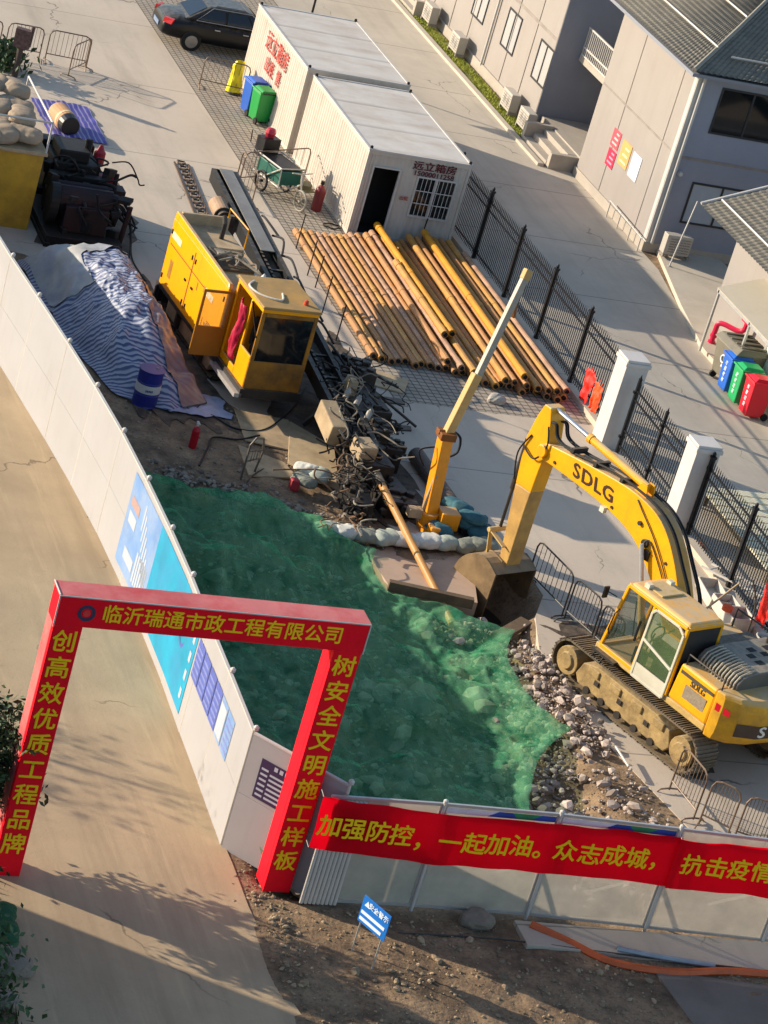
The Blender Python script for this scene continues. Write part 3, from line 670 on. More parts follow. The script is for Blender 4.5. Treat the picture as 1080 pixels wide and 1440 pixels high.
pillar(57.1, 57.72, 'white rendered gate pillar next to the red vests'); pillar(52.58, 53.16, 'white rendered gate pillar behind the excavator boom')
# vests
vest_m = mat('red_vest', '#f0281a', .6, var=.15, scale=4, bump=.4, bscale=9); vest2 = mat('orange_vest', '#f2501c', .6, var=.15, scale=4, bump=.4, bscale=9)
def vest(name, label, loc, W, H, m_, seed):
    def f(s, q):
        y = (s-.5)*W*(1-.25*q+.12*fbm(q*3, seed)); z = -q*H-.12*abs(s-.5)*(1-q)
        x = -.05-.05*sin(s*9+seed)*q-.05*fbm(s*4, q*4, seed)
        return (x, y, z)
    t = thing(name, label, 'clothing', loc, 0)
    m = MB(); m.grid(f, 18, 18); m.build('cloth', m_, t, smooth=True, fix=False, solid=.008)
    for y in (-.08, .1): m = MB(); m.cyl((-.01, y, .05), (-.04, y, -.06), .012, n=6); m.build('strap', m_, t)
vest('hanging_vest', 'red safety vest hung on the black railing, the fuller one', (30.82, 59.35, 1.05), .62, .85, vest_m, 1)
vest('hanging_vest', 'orange-red vest hung on the black railing close to the white pillar', (30.82, 58.75, .98), .5, .75, vest2, 4)
vest('hanging_jacket', 'red jacket hung on the railing near the excavator', (30.82, 48.15, 1.25), .6, .95, vest_m, 7)

# ------------------------------------------------------------------ containers
cont_m = mat('container_white', '#c2b8aa', .5, var=.04, scale=1.2, dirt='#8a7f70', dirtamt=.2, dscale=.9)
overlay(cont_m, streaks(5, 5, .35, .5, .75), '#8f8270', .4)
roof_m = mat('container_roof', '#cfc7bb', .6, var=.06, scale=.6, dirt='#b3a492', dirtamt=.55, dscale=.7)
overlay(roof_m, streaks(.5, 1.6, 1, .5, .72), '#9c8264', .45); overlay(roof_m, lambda n, l: stripes(1, 1.9, .12, .05, dist=.0)(n, l), '#7f766b', .5)
red_ink = mat('red_ink', '#b5463e', .6, var=.25, scale=9); dark_red = mat('dark_red_ink', '#5a1220', .6, var=.2, scale=9)
def container(label, u0, u1, v0, v1, H, front):
    t = thing('site_container', label, 'container', (u0, v0, 0)); W, L = u1-u0, v1-v0
    def rib(n, p0, dx, nx, z0, z1, amp):       # corrugated sheet
        m = MB(); N = int(n)
        def f(s, q): k = s*N*2*pi; a = amp*(max(-.6, min(.6, sin(k)))/.6); return (p0[0]+dx[0]*s+nx[0]*a, p0[1]+dx[1]*s+nx[1]*a, z0+(z1-z0)*q)
        m.grid(f, N*8, 1); return m
    rib(L/.19, (0.02, .06), (0, L-.12), (1, 0), .12, H-.1, .012).build('side_wall', cont_m, t, fix=False)
    rib(L/.19, (W-.02, .06), (0, L-.12), (1, 0), .12, H-.1, .012).build('side_wall', cont_m, t, fix=False)
    rib(W/.19, (.06, L-.02), (W-.12, 0), (0, 1), .12, H-.1, .012).build('end_wall', cont_m, t, fix=False)
    m = MB()
    for x in (0, W-.08):
        for y in (0, L-.08): m.box(x, y, 0, x+.08, y+.08, H)
    for x in (0.004, W-.084): m.box(x, .08, .02, x+.08, L-.08, .13); m.box(x, .08, H-.12, x+.08, L-.08, H-.004)
    for y in (.004, L-.084): m.box(.08, y, .02, W-.08, y+.08, .13); m.box(.08, y, H-.12, W-.08, y+.08, H-.004)
    m.build('frame', cont_m, t, bevel=.008)
    m = MB(); m.box(.05, .05, H-.03, W-.05, L-.05, H+.012); m.box(-.015, .0, H-.01, .05, L, H+.03, 1); m.box(W-.05, 0, H-.01, W+.015, L, H+.03, 1); m.box(.05, -.015, H-.01, W-.05, .05, H+.03, 1); m.box(.05, L-.05, H-.01, W-.05, L+.015, H+.03, 1)
    m.build('roof', [roof_m, wht], t)
    for x in (.06, W-.06):
        for y in (.06, L-.06): m = MB(); m.lathe([(.001, 0), (.045, 0), (.045, .07), (.01, .09)], (x, y, H+.02), 8); m.build('lifting_eye', black, t)
    if not front:
        rib(W/.19, (.06, .02), (W-.12, 0), (0, 1), .12, H-.1, .012).build('end_wall', cont_m, t, fix=False)
        return t
    # front wall around a doorway and a window
    def strip(x0, x1, z0, z1): rib(max(2, (x1-x0)/.19), (x0, .03), (x1-x0, 0), (0, 1), z0, z1, .010).build('front_wall', cont_m, t, fix=False)
    DX0, DX1, DZ = .27, 1.02, 2.08; WX0, WX1, WZ0, WZ1 = 1.62, 2.72, .88, 1.98
    strip(.08, DX0, .12, H-.1); strip(DX0, DX1, DZ, H-.1); strip(DX1, WX0, .12, H-.1); strip(WX0, WX1, .12, WZ0); strip(WX0, WX1, WZ1, H-.1); strip(WX1, W-.08, .12, H-.1)
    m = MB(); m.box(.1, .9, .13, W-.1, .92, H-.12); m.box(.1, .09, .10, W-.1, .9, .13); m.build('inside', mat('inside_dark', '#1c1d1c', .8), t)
    m = MB(); m.box(DX0-.05, -.012, .1, DX0, .06, DZ+.05); m.box(DX1, -.012, .1, DX1+.05, .06, DZ+.05); m.box(DX0, -.012, DZ, DX1, .06, DZ+.05); m.build('door_frame', wht, t)
    wd = MB(); e = .05; wd.box(WX0-e, -.02, WZ0-e, WX1+e, .05, WZ0); wd.box(WX0-e, -.02, WZ1, WX1+e, .05, WZ1+e); wd.box(WX0-e, -.02, WZ0, WX0, .05, WZ1); wd.box(WX1, -.02, WZ0, WX1+e, .05, WZ1); wd.box((WX0+WX1)/2-.03, -.015, WZ0, (WX0+WX1)/2+.03, .05, WZ1)
    wo = wd.build('window', wht, t)
    m = MB(); m.box(WX0, .03, WZ0, WX1, .036, WZ1); m.build('pane', glass, wo)
    m = MB()
    for k in range(1, 9): x = WX0+(WX1-WX0)*k/9; m.box(x-.007, -.035, WZ0, x+.007, -.022, WZ1)
    for k in (1, 2): z = WZ0+(WZ1-WZ0)*k/3; m.box(WX0, -.036, z-.012, WX1, -.020, z+.012)
    m.build('grille', wht, wo)
    lettering('远立箱房', .27, dark_red, frame_T((2.0, -.012, H-.24), (1, 0, 0), (0, 0, 1)), t, bold=.02, xs=1.22)
    lettering('15000011258', .2, dark_red, frame_T((2.02, -.012, H-.45), (1, 0, 0), (0, 0, 1)), t, bold=.02, xs=1.1)
    lettering('出租', .13, red_ink, frame_T((1.34, -.012, 1.32), (1, 0, 0), (0, 0, 1)), t, bold=.01)
    m = MB(); m.tube(hang([(2.2, -.03, .86), (2.18, -.04, .5), (2.23, -.05, .13)]), .02, 6); m.build('cable', rubber, t)
    return t
container('white ribbed site container with open dark doorway and barred window facing the pipes', 27.3, 30.36, 69.15, 74.95, 2.55, True)
c1 = container('white site container with red lettering on its long side, beside the dark car', 27.2, 30.42, 75.3, 81.05, 2.62, False)
lettering('远立箱房', .62, red_ink, frame_T((-.02, 78.25-75.3, 2.05), (0, -1, 0), (0, 0, 1)), c1, bold=.01)
lettering('出租  售', .5, red_ink, frame_T((-.02, 78.2-75.3, 1.42), (0, -1, 0), (0, 0, 1)), c1, bold=.01)

# ------------------------------------------------------------------ drill pipes
pipe_ms = [mat('pipe_rust', '#b98550', .6, var=.2, scale=1.6, dirt='#7d5733', dirtamt=.75, dscale=1.6), mat('pipe_amber', '#d08f22', .42, var=.15, scale=1.4, dirt='#9c6f2c', dirtamt=.5), mat('pipe_pale', '#b48d6e', .65, var=.2, scale=2, dirt='#75563c', dirtamt=.7), mat('pipe_ochre', '#c48e42', .5, var=.15, scale=2, dirt='#8a6740', dirtamt=.6)]
bore = mat('pipe_bore', '#0d0c0b', .9)
def drill_pipe(p, q, r, mi, label):
    p, q = V(p), V(q); d = q-p; L = d.length
    t = thing('drill_pipe', label, 'pipe', p, 0, 'drill pipes stacked by the iron fence'); t.rotation_mode = 'QUATERNION'; t.rotation_quaternion = d.to_track_quat('X', 'Z')
    m = MB(); m.cyl((.25, 0, 0), (L-.3, 0, 0), r*.88, n=12); m.build('tube', pipe_ms[mi], t, smooth=False)
    for x0, x1 in ((0, .32), (L-.45, L)): m = MB(); m.cyl((x0, 0, 0), (x1, 0, 0), r, n=12); m.cyl((x0-.06 if x0 == 0 else x1, 0, 0), (x0 if x0 == 0 else x1+.05, 0, 0), r*.6, n=10, mi=1); m.build('tool_joint', [pipe_ms[mi], bore], t)
    m = MB(); xm = L*rnd.uniform(.42, .5); m.cyl((xm, 0, 0), (xm+.25, 0, 0), r*.97, n=12); m.build('coupling', pipe_ms[mi], t); return t
ords = ['first', 'second', 'third', 'fourth', 'fifth', 'sixth', 'seventh', 'eighth', 'ninth', 'tenth', 'eleventh', 'twelfth', 'thirteenth', 'fourteenth']
rp = random.Random(5)
for i in range(13):                      # the flat run on the left
    u = 25.62+.212*i
    drill_pipe((u+rp.uniform(-.012, .012), 68.5+.035*i+rp.uniform(-.12, .12), .13), (u-.13+rp.uniform(-.015, .015), 60.55-.02*i+rp.uniform(-.12, .1), .13), .096, (0, 3, 0, 2, 0)[i % 5], ords[i]+' drill pipe in the flat run, counted from the drilling rig side')
for i in range(10):
    u = 28.40+.226*i
    drill_pipe((u, 68.75+rp.uniform(-.25, .2), .13), (u-.12+rp.uniform(-.03, .03), 59.9-.05*i+rp.uniform(-.15, .15), .13), .1, (0, 3, 0, 2)[i % 4], ords[i]+' drill pipe in the lower layer of the heap, counted from its dark gap')
topc = [(27.62, 27.42, 69.0, 60.5, .32, 0, 'rust brown pipe lying on the flat run beside the amber ones'), (27.86, 27.7, 69.25, 60.2, .32, 2, 'pinkish pipe at the left edge of the raised heap'), (28.12, 27.98, 68.9, 60.0, .32, 3, 'ochre pipe in the raised heap with a dark end towards the yard'),
        (28.02, 27.95, 69.6, 61.9, .51, 1, 'brightest amber pipe lying on top of the heap, its end in mid stack'), (27.78, 27.72, 66.8, 61.8, .50, 3, 'short ochre pipe end lying beside the brightest amber pipe'),
        (29.0, 28.75, 69.5, 59.75, .33, 3, 'ochre pipe right of the dark gap, upper layer'), (29.22, 28.98, 69.3, 59.7, .33, 0, 'rust brown pipe right of the dark gap, upper layer'), (29.5, 29.28, 69.7, 59.6, .33, 0, 'brown pipe raised in the right half of the heap'),
        (29.42, 29.2, 69.75, 59.7, .52, 1, 'long amber pipe on top of the right half of the heap'), (29.75, 29.55, 69.5, 59.5, .33, 3, 'ochre pipe just right of the long amber one'),
        (29.98, 29.82, 69.6, 59.45, .33, 0, 'rusty pipe third from the fence, upper layer'), (30.2, 30.08, 69.35, 59.5, .33, 3, 'ochre pipe second from the fence, upper layer'), (30.42, 30.36, 68.6, 59.55, .34, 2, 'pale pipe resting nearest the fence foot')]
for a, b, va, vb, z, mi, lab in topc: drill_pipe((a, min(va-.45, 68.98-.1*rp.random()), z), (b, vb, z-.02), .102 if mi in (1, 3) else .094, mi, lab)
for v, wh in ((67.6, 'at the container end'), (64.4, 'under the middle'), (61.2, 'at the yard end')): t = tag(MB().box(25.5, v-.06, .018, 30.7, v+.06, .034).build('timber_bearer', timber), 'flat dark timber bearer '+wh+' of the drill pipe stack', 'timber', 'bearers under the pipes')

# white boulder by the pipes
mb = MB(); boulder(mb, .2, 4.); o = mb.build('boulder', mat('pale_rock', '#a9a296', .9, var=.1, bump=.3)); o.location = (28.3, 59.0, .0); tag(o, 'pale boulder on the paving below the pipe ends', 'rock')

# ------------------------------------------------------------------ site buildings
wall_m = mat('cabin_panel', '#989089', .55, var=.03, scale=1., dirt='#8c8275', dirtamt=.15, dscale=.6)
overlay(wall_m, streaks(2.2, 2.2, .25, .52, .78), '#7b7164', .22)
seam_m = mat('panel_seam', '#8a8178', .6); grey_wall = mat('gable_grey', '#83868f', .6, var=.05, scale=1.5); frame_dk = mat('window_frame_dark', '#2b2b2e', .5)
plinth_m = mat('plinth', '#a89e90', .85, var=.08, scale=2, dirt='#8f8577', dirtamt=.3)
tile_m = mat('roof_tile', '#716c60', .75, var=.15, scale=4, dirt='#55524a', dirtamt=.5)
blind = mat('pale_blind', '#c6c3bd', .5, var=.04)
def win(t, axis, w0, a0, a1, z0, z1, kind='pale', mull=True):
    """window on a face; axis 'u': face looks to -u at u=w0 and a is v; axis 'v': looks to -v, a is u"""
    P = (lambda a, d, z: (w0-d, a, z)) if axis == 'u' else (lambda a, d, z: (a, w0-d, z))
    def bx(mb, a_, b_, d0, d1, z_, z2, mi=0):
        p, q = P(a_, d0, z_), P(b_, d1, z2); mb.box(min(p[0], q[0]), min(p[1], q[1]), min(p[2], q[2]), max(p[0], q[0]), max(p[1], q[1]), max(p[2], q[2]), mi)
    m = MB(); e = .06; bx(m, a0-e, a1+e, -.02, .03, z0-e, z0); bx(m, a0-e, a1+e, -.02, .03, z1, z1+e); bx(m, a0-e, a0, -.02, .03, z0, z1); bx(m, a1, a1+e, -.02, .03, z0, z1)
    if mull: bx(m, (a0+a1)/2-.03, (a0+a1)/2+.03, -.01, .028, z0, z1)
    wo = m.build('window', frame_dk, t)
    m = MB(); bx(m, a0, a1, -.005, .006, z0, z1); m.build('pane', {'pale': mat('window_pale', '#aaa6a1', .12, var=.06, scale=1.5, dirt='#9fa6ae', dirtamt=.4), 'dark': glass, 'grey': mat('window_grey', '#9aa3ab', .15, var=.05)}[kind], wo)
    return wo
def tiles(mb, A, B, Cc, D, n, mi=0, step=.22):
    """pantile sheet on quad A-B (eave) to D-C (ridge), ribs run up the slope, with course steps"""
    A, B, Cc, D = map(V, (A, B, Cc, D)); nr = ((B-A).cross(D-A)).normalized(); nr = nr if nr.z > 0 else -nr
    L = (B-A).length; H = max((D-A).length, (Cc-B).length); N = max(2, int(L/.19)); M = max(2, int(H/step))
    def f(s, q):
        p = A.lerp(B, s).lerp(D.lerp(Cc, s), q); k = (s*N) % 1; r = .035*abs(sin(pi*s*N)); c = .03*(1-((q*M) % 1.0))
        return tuple(p+nr*(r+c))
    mb.grid(f, N*6, M*3, mi)
# long two-storey block
t = thing('site_cabin_block', 'long two-storey white panel block with pale windows along the lane', 'building', (37.3, 81.4, 0)); X, Y = -37.3, -81.4
T0 = MX.Translation((X, Y, 0))
def mb0(): m = MB(); m.T = T0; return m
m = mb0(); m.box(37.38, 81.45, .35, 46, 112, 7.2); m.build('wall', [wall_m], t)
m = mb0(); m.box(37.30, 81.40, 0, 46.1, 112, .35); m.build('plinth', plinth_m, t, bevel=.01)
m = mb0(); m.box(37.36, 81.43, .35, 46, 81.448, 7.15); m.build('gable', grey_wall, t)
m = mb0()
for v in (81.5, 83.3, 85.1, 86.9, 88.8, 90.6, 92.5, 94.4, 96.3, 98.2): m.box(37.36, v-.02, .35, 37.379, v+.02, 7.2)
m.box(37.365, 81.5, 3.0, 37.379, 112, 3.1); m.build('panel_seam', seam_m, t)
for v in (86.75, 94.2): m = mb0(); m.cyl((37.3, v, .3), (37.3, v, 7), .045, n=8); m.build('downpipe', wht, t)
for i in range(9):
    v = 81.2+.3+3.15*i*1.0
    for z0 in (1.45, 4.5): w_ = win(t, 'u', 37.38-0, v, v+1.15, z0, z0+1.2); w_.data.transform(T0); w_.children[0].data.transform(T0)
m = mb0(); m.box(37.2, 81.3, 7.2, 46.2, 112, 7.35); m.build('roof', tile_m, t)
# outdoor air conditioners
ac_m = mat('ac_case', '#b0a99d', .5, var=.04, scale=2, dirt='#a1978a', dirtamt=.3)
def ac_unit(label):
    t = thing('air_conditioner', label, 'air conditioner', (0, 0, 0), 0, 'outdoor air conditioner units')
    m = MB(); m.box(-.16, -.42, .08, .16, .42, .68); m.build('case', ac_m, t, bevel=.02)
    m = MB()
    for k in range(6): m.box(-.172, -.36+.0*k, .16+.08*k, -.161, .3, .19+.08*k)
    m.box(-.3+.13, -.46, 0, .17, -.38, .08); m.box(-.17, .34, 0, .17, .42, .08); m.build('louvre', seam_m, t)
    m = MB()
    for k in range(3): r = .07+.07*k; m.tube([(-.178, -.05+r*cos(2*pi*j/20), .38+r*sin(2*pi*j/20)) for j in range(20)], .006, 4, closed=True)
    m.build('fan_guard', galv, t); return t
acs = [(36.95, 88.35, 'air conditioner in the middle of the lane-side grass strip'), (36.95, 82.75, 'air conditioner on the grass strip, the further of a pair'), (36.92, 81.0, 'air conditioner on the grass strip, nearest the entrance steps'), (36.95, 91.5, 'air conditioner furthest up the grass strip'), (36.95, 96.0, 'air conditioner near the far steps up the lane')]
A0 = None
for u, v, lab in acs:
    if A0 is None: A0 = ac_unit(lab); o = A0
    else: o = dup(A0, label=lab)
    o.location = (u, v, .1)
m = mb0()
# right-hand cabin with hipped tiled roof
t = thing('site_cabin', 'white-sided cabin with posters and a hipped tiled roof at the lane corner', 'building', (37.4, 71.6, 0)); T0 = MX.Translation((-37.4, -71.6, 0))
m = mb0(); m.box(37.46, 71.62, .3, 50, 77.55, 5.75); m.build('wall', wall_m, t)
m = mb0(); m.box(37.4, 71.56, 0, 50, 77.6, .3); m.build('plinth', plinth_m, t, bevel=.012)
m = mb0(); m.box(37.62, 71.585, .3, 50, 71.615, 5.75); m.build('front_cladding', mat('front_grey', '#8b8e99', .5, var=.05, scale=1.5), t)
m = mb0(); m.box(37.45, 71.575, .3, 37.62, 71.618, 5.75); m.box(37.44, 71.618, .3, 37.459, 71.8, 5.75); m.build('corner_trim', wht, t)
m = mb0()
for v in (72.55, 75.6): m.box(37.445, v-.012, .3, 37.459, v+.012, 5.7)
m.box(37.448, 71.8, 3.08, 37.459, 77.5, 3.14); m.box(37.62, 71.57, 3.0, 50, 71.584, 3.08); m.build('panel_seam', seam_m, t)
for a0, a1, z0, z1, kd in ((38.35, 40.4, 3.95, 5.25, 'dark'), (38.38, 40.35, 1.12, 2.3, 'grey'), (42, 44, 1.12, 2.3, 'grey'), (42, 44, 3.95, 5.25, 'dark')):
    w_ = win(t, 'v', 71.585, a0, a1, z0, z1, kd); w_.data.transform(T0); w_.children[0].data.transform(T0)
m = mb0(); A_, B_ = (36.95, 71.05, 5.75), (36.95, 78.1, 5.75); rl_ = (40.6, 74.6, 7.5); tiles(m, A_, B_, (40.6, 74.7, 7.5), (40.6, 74.6, 7.5), 1)
tiles(m, (36.95, 71.05, 5.75), (52, 71.05, 5.75), (52, 74.6, 7.5), (40.6, 74.6, 7.5), 1); tiles(m, (36.95, 78.1, 5.75), (52, 78.1, 5.75), (52, 74.7, 7.5), (40.6, 74.7, 7.5), 1)
ro = m.build('roof', tile_m, t, fix=False)
m = mb0(); m.tube([(36.95, 71.05, 5.82), (38.8, 72.85, 6.7), (40.6, 74.65, 7.6), (52, 74.65, 7.6)], .07, 8); m.build('ridge_cap', mat('ridge', '#8d877a', .7, var=.1), ro)
m = mb0(); m.tube([(37.9, 71.9, 6.36), (37.9, 77.6, 6.36)], .03, 6); m.tube([(39.3, 73.4, 7.0), (39.3, 76, 7.0)], .03, 6); m.tube([(38.3, 71.7, 6.2), (50, 71.7, 6.2)], .03, 6); m.build('snow_rail', wht, ro)
m = mb0(); m.box(36.98, 71.1, 5.6, 37.46, 78.05, 5.7); m.box(37.46, 71.1, 5.6, 52, 71.58, 5.7); m.build('soffit', grey_wall, t)
# posters on its side wall
for (a, b, z0, z1, c, nme) in ((75.8, 75.2, 1.75, 2.3, '#e8505a', 'poster_red'), (75.75, 75.15, 1.15, 1.68, '#d8284a', 'poster_crimson'), (74.95, 74.25, 1.5, 2.25, '#eaa05c', 'poster_orange'), (74.05, 73.4, 1.45, 2.2, '#d7dce2', 'poster_white')):
    po = mb0(); po.box(37.44, b, z0, 37.4555, a, z1); po = po.build('wall_poster', mat(nme+'_w', c, .5, var=.1, scale=5), t)
    q = mb0()
    for k in range(3): q.box(37.434, b+.1, z0+.1+.17*k*(z1-z0)/.6, 37.439, a-.12-.08*k, z0+.16+.17*k*(z1-z0)/.6)
    q.build('poster_print', mat(nme+'_p', {'#e8505a': '#f6b3ae', '#d8284a': '#f08fa4', '#eaa05c': '#f1d2a4', '#d7dce2': '#b9c9dc'}[c], .5), po)
m = mb0(); m.cyl((37.62, 71.5, .3), (37.62, 71.5, 5.6), .05, n=8); m.build('downpipe', wht, t)
m = mb0(); m.lathe([(.001, 0), (.09, 0), (.07, .06)], (0, 0, 0), 12); m.T = MX.Identity(4)
lamp = MB(); lamp.cyl((37.82-37.4, 71.57-71.6, 2.55), (37.82-37.4, 71.47-71.6, 2.55), .09, .06, n=12); lamp.build('wall_lamp', wht, t)
# stair link between the blocks
t = thing('stair_link', 'recessed grey stair wall with white balcony railing between the two cabins', 'building', (38.6, 79.5, 0)); T0 = MX.Translation((-38.6, -79.5, 0))
m = mb0(); m.box(40.6, 77.7, 0, 40.7, 81.35, 7); m.build('wall', grey_wall, t)
m = mb0(); m.box(38.2, 77.75, 2.6, 40.55, 81.3, 2.8); m.build('landing', plinth_m, t)
m = mb0()
for z in (2.85, 3.1, 3.75): m.beam((38.2, 77.8, z), (38.2, 81.2, z), .05, .05)
for k in range(24): v = 77.85+.145*k; m.box(38.185, v-.012, 2.85, 38.215, v+.012, 3.75)
m.build('railing', wht, t)
t = thing('entrance_steps', 'pale concrete entrance steps between the two cabins', 'steps', (37.2, 79.5, 0)); T0 = MX.Translation((-37.2, -79.5, 0))
m = mb0()
for k in range(3): m.box(36.6+.32*k, 78.0, 0.0, 36.92+.32*k, 80.2, .17*(k+1))
m.build('steps', plinth_m, t, bevel=.012)
m = mb0(); m.box(37.56, 77.7, 0, 40.6, 81.38, .56); m.build('platform', plinth_m, t, bevel=.01)
for v0, h in ((80.2, .62), (77.78, .5)): m = mb0(); m.box(36.62, v0, 0, 37.56, v0+.22, h); m.build('side_wall', plinth_m, t, bevel=.01)
# far steps up the lane
t = thing('entrance_steps', 'pale far entrance steps beside the grass at the top of the lane', 'steps', (37, 93.3, 0)); T0 = MX.Translation((-37, -93.3, 0))
m = mb0()
for k in range(3): m.box(36.6+.25*k, 92.4, 0, 36.85+.25*k, 94.2, .17*(k+1))
m.build('steps', plinth_m, t, bevel=.012); 
for v0 in (92.2, 94.2): m = mb0(); m.box(36.6, v0, 0, 37.36, v0+.2, .6); m.build('side_wall', plinth_m, t, bevel=.01)
# railing ladder and cage with AC by the corner
t = thing('pipe_railing', 'low white pipe railing along the foot of the poster wall', 'railing', (37.2, 74.5, 0)); T0 = MX.Translation((-37.2, -74.5, 0))
m = mb0()
m.tube([(37.25, 74.2, .5), (37.22, 71.4, .45)], .02, 6)
for v in (71.5, 72.3, 73.2, 74.1): m.cyl((37.23, v, 0), (37.23, v, .5), .02, n=6)
m.build('rail', wht, t)
o = dup(A0, (38.15, 71.0, .2), R(90), label='air conditioner standing in the shade below the grey window'); 
t = thing('leaning_pole', 'thin white pole leaning in front of the corner air conditioner', 'pole', (37.75, 70.25, 0)); m = MB(); m.cyl((0, 0, .14), (.35, .25, 2.15), .025, n=8); m.build('rod', wht, t); m = MB(); m.cyl((0, 0, .1), (0, 0, .16), .06, n=8); m.build('foot', galv, t)
# low tiled cabin at the right edge
t = thing('tiled_cabin', 'low white cabin with grey tiled roof beside the coloured bins', 'building', (37.5, 66.5, 0)); T0 = MX.Translation((-37.5, -66.5, 0))
m = mb0(); m.box(37.5, 56, .14, 43, 66.5, 3.0); m.build('wall', wall_m, t)
m = mb0(); tiles(m, (36.72, 55.5, 2.95), (36.72, 67.7, 2.95), (40.6, 67.7, 4.6), (40.6, 55.5, 4.6), 1); tiles(m, (44.5, 55.5, 2.95), (44.5, 67.7, 2.95), (40.6, 67.7, 4.6), (40.6, 55.5, 4.6), 1); ro = m.build('roof', tile_m, t, fix=False)
m = mb0(); m.tube([(36.72, 67.72, 3.03), (40.6, 67.72, 4.7), (44.5, 67.72, 3.03)], .045, 8); m.tube([(37.25, 55.5, 3.27), (37.25, 67.6, 3.27)], .03, 6); m.build('verge_pipe', wht, ro)
m = mb0(); m.box(36.95, 55.6, 2.86, 44.3, 67.6, 2.94); m.build('soffit', grey_wall, t)
m = mb0(); m.prism([(38, 3.0), (43, 3.0), (40.6, 4.4)], 66.4, 66.5, 'y'); m.build('gable', wall_m, t)
m = mb0(); m.hexa([(36.05, 58.6, 1.95), (37.5, 58.6, 2.3), (37.5, 64.4, 2.3), (36.05, 64.1, 1.95)], [(36.05, 58.6, 1.98), (37.5, 58.6, 2.33), (37.5, 64.4, 2.33), (36.05, 64.1, 1.98)]); m.build('canopy', mat('canopy_sheet', '#b4ab98', .5, var=.08, scale=1.2, dirt='#8e8573', dirtamt=.4), t)
m = mb0(); m.box(36.06, 58.6, 1.86, 36.1, 64.1, 1.95)
for v in (64.0, 61.9, 59.0): m.box(36.06, v-.03, .14, 36.12, v+.03, 1.95)
m.build('canopy_post', galv, t)
bd = thing('notice_board', 'pale green notice board under the canopy behind the bins', 'board', (36.75, 60.8, .14)); m = MB(); m.box(-.03, -1.6, .5, .03, 1.0, 1.5); m.build('panel', mat('board_pale', '#cfd9c6', .5, var=.1, scale=3, dirt='#8fc29a', dirtamt=.5), bd); m = MB(); m.box(-.05, .95, 0, .05, 1.05, 1.6); m.box(-.05, -1.65, 0, .05, -1.55, 1.6); m.build('leg', galv, bd)
# fire main
t = thing('fire_pipe', 'red fire main rising from the pavement with a red box', 'pipe', (36.75, 64.7, .1)); rp_m = mat('hydrant_red', '#d02048', .35, var=.06)
m = MB(); m.tube(hang([(0, 0, 0), (0, 0, .45), (.02, -.02, .62), (.12, -.15, .68), (.4, -.5, .68), (.5, -.62, .8), (.5, -.65, 1.05)], 6), .075, 10); m.lathe([(.11, 0), (.11, .1), (.075, .12)], (0, 0, 0), 12); m.lathe([(.1, .22), (.1, .3)], (0, 0, 0), 12); m.build('riser', rp_m, t, smooth=False)
m = MB(); m.box(.4, -.9, 1.0, .6, -.45, 1.6); m.build('cabinet', rp_m, t, bevel=.01)
# bins
def bin_(name, label, c, loc, W, D, H, lidcol=None, rz=0., wheels=True, grp=None, mark=True, letter=None):
    t = thing(name, label, 'bin', loc, rz, grp); mm = mat('bin_'+c[1:], c, .4, var=.06, scale=2, dirt='#6a6458', dirtamt=.2)
    m = MB(); a, b = .82, 1.; m.hexa([(-D/2*a, -W/2*a, .06), (D/2*a, -W/2*a, .06), (D/2*a, W/2*a, .06), (-D/2*a, W/2*a, .06)], [(-D/2, -W/2, H), (D/2, -W/2, H), (D/2, W/2, H), (-D/2, W/2, H)]); m.build('body', mm, t, bevel=.03)
    m = MB(); m.box(-D/2-.04, -W/2-.03, H, D/2+.03, W/2+.03, H+.05); m.hexa([(-D/2+.02, -W/2+.03, H+.05), (D/2, -W/2+.03, H+.05), (D/2, W/2-.03, H+.05), (-D/2+.02, W/2-.03, H+.05)], [(-D/2+.12, -W/2+.1, H+.12), (D/2, -W/2+.08, H+.1), (D/2, W/2-.08, H+.1), (-D/2+.12, W/2-.1, H+.12)])
    m.build('lid', mat('bin_'+(lidcol or c)[1:], lidcol or c, .4, var=.06), t, bevel=.015)
    m = MB(); m.cyl((D/2+.04, -W/2+.05, H+.03), (D/2+.04, W/2-.05, H+.03), .018, n=6); m.build('handle', black, t)
    for s in (-1, 1): m = MB(); m.cyl((D/2-.02, s*(W/2-.04)*.9, .1), (D/2-.02, s*(W/2+.02)*.9, .1), .1, n=14); m.build('wheel', rubber, t)
    if mark:
        it = [(ch, .12, frame_T((-D/2*(a+(b-a)*(z/H))-.008, 0, z), (0, -1, 0), (.12, 0, 1))) for ch, z in zip(letter, (H*.8, H*.64, H*.48, H*.32))]; join_text(it, mat('bin_print', '#dfe6ea', .5), t)
    return t
t = thing('dumpster', 'large grey-brown wheeled dumpster with open dark side beside the fire pipe', 'dumpster', (36.28, 62.15, .02), R(4)); dm = mat('dumpster_grey', '#77705f', .55, var=.1, scale=2, dirt='#4a453b', dirtamt=.4)
m = MB(); m.hexa([(-.42, -.5, .2), (.42, -.5, .2), (.42, .5, .2), (-.42, .5, .2)], [(-.5, -.62, 1.12), (.5, -.62, 1.12), (.5, .62, 1.12), (-.5, .62, 1.12)]); m.build('body', dm, t, bevel=.04)
m = MB(); m.hexa([(-.56, -.66, 1.12), (.54, -.66, 1.12), (.54, .66, 1.12), (-.56, .66, 1.12)], [(-.4, -.6, 1.28), (.54, -.6, 1.24), (.54, .6, 1.24), (-.4, .6, 1.28)])
for k in range(4): m.box(-.38, -.5+.3*k, 1.26, .45, -.42+.3*k, 1.3)
m.build('lid', dm, t, bevel=.02)
m = MB(); m.prism([(-.04, .5), (.04, .5), (0, .6)], -.49, -.486, 'x'); m.build('recycling_mark', mat('bin_print', '#dfe6ea', .5), t)
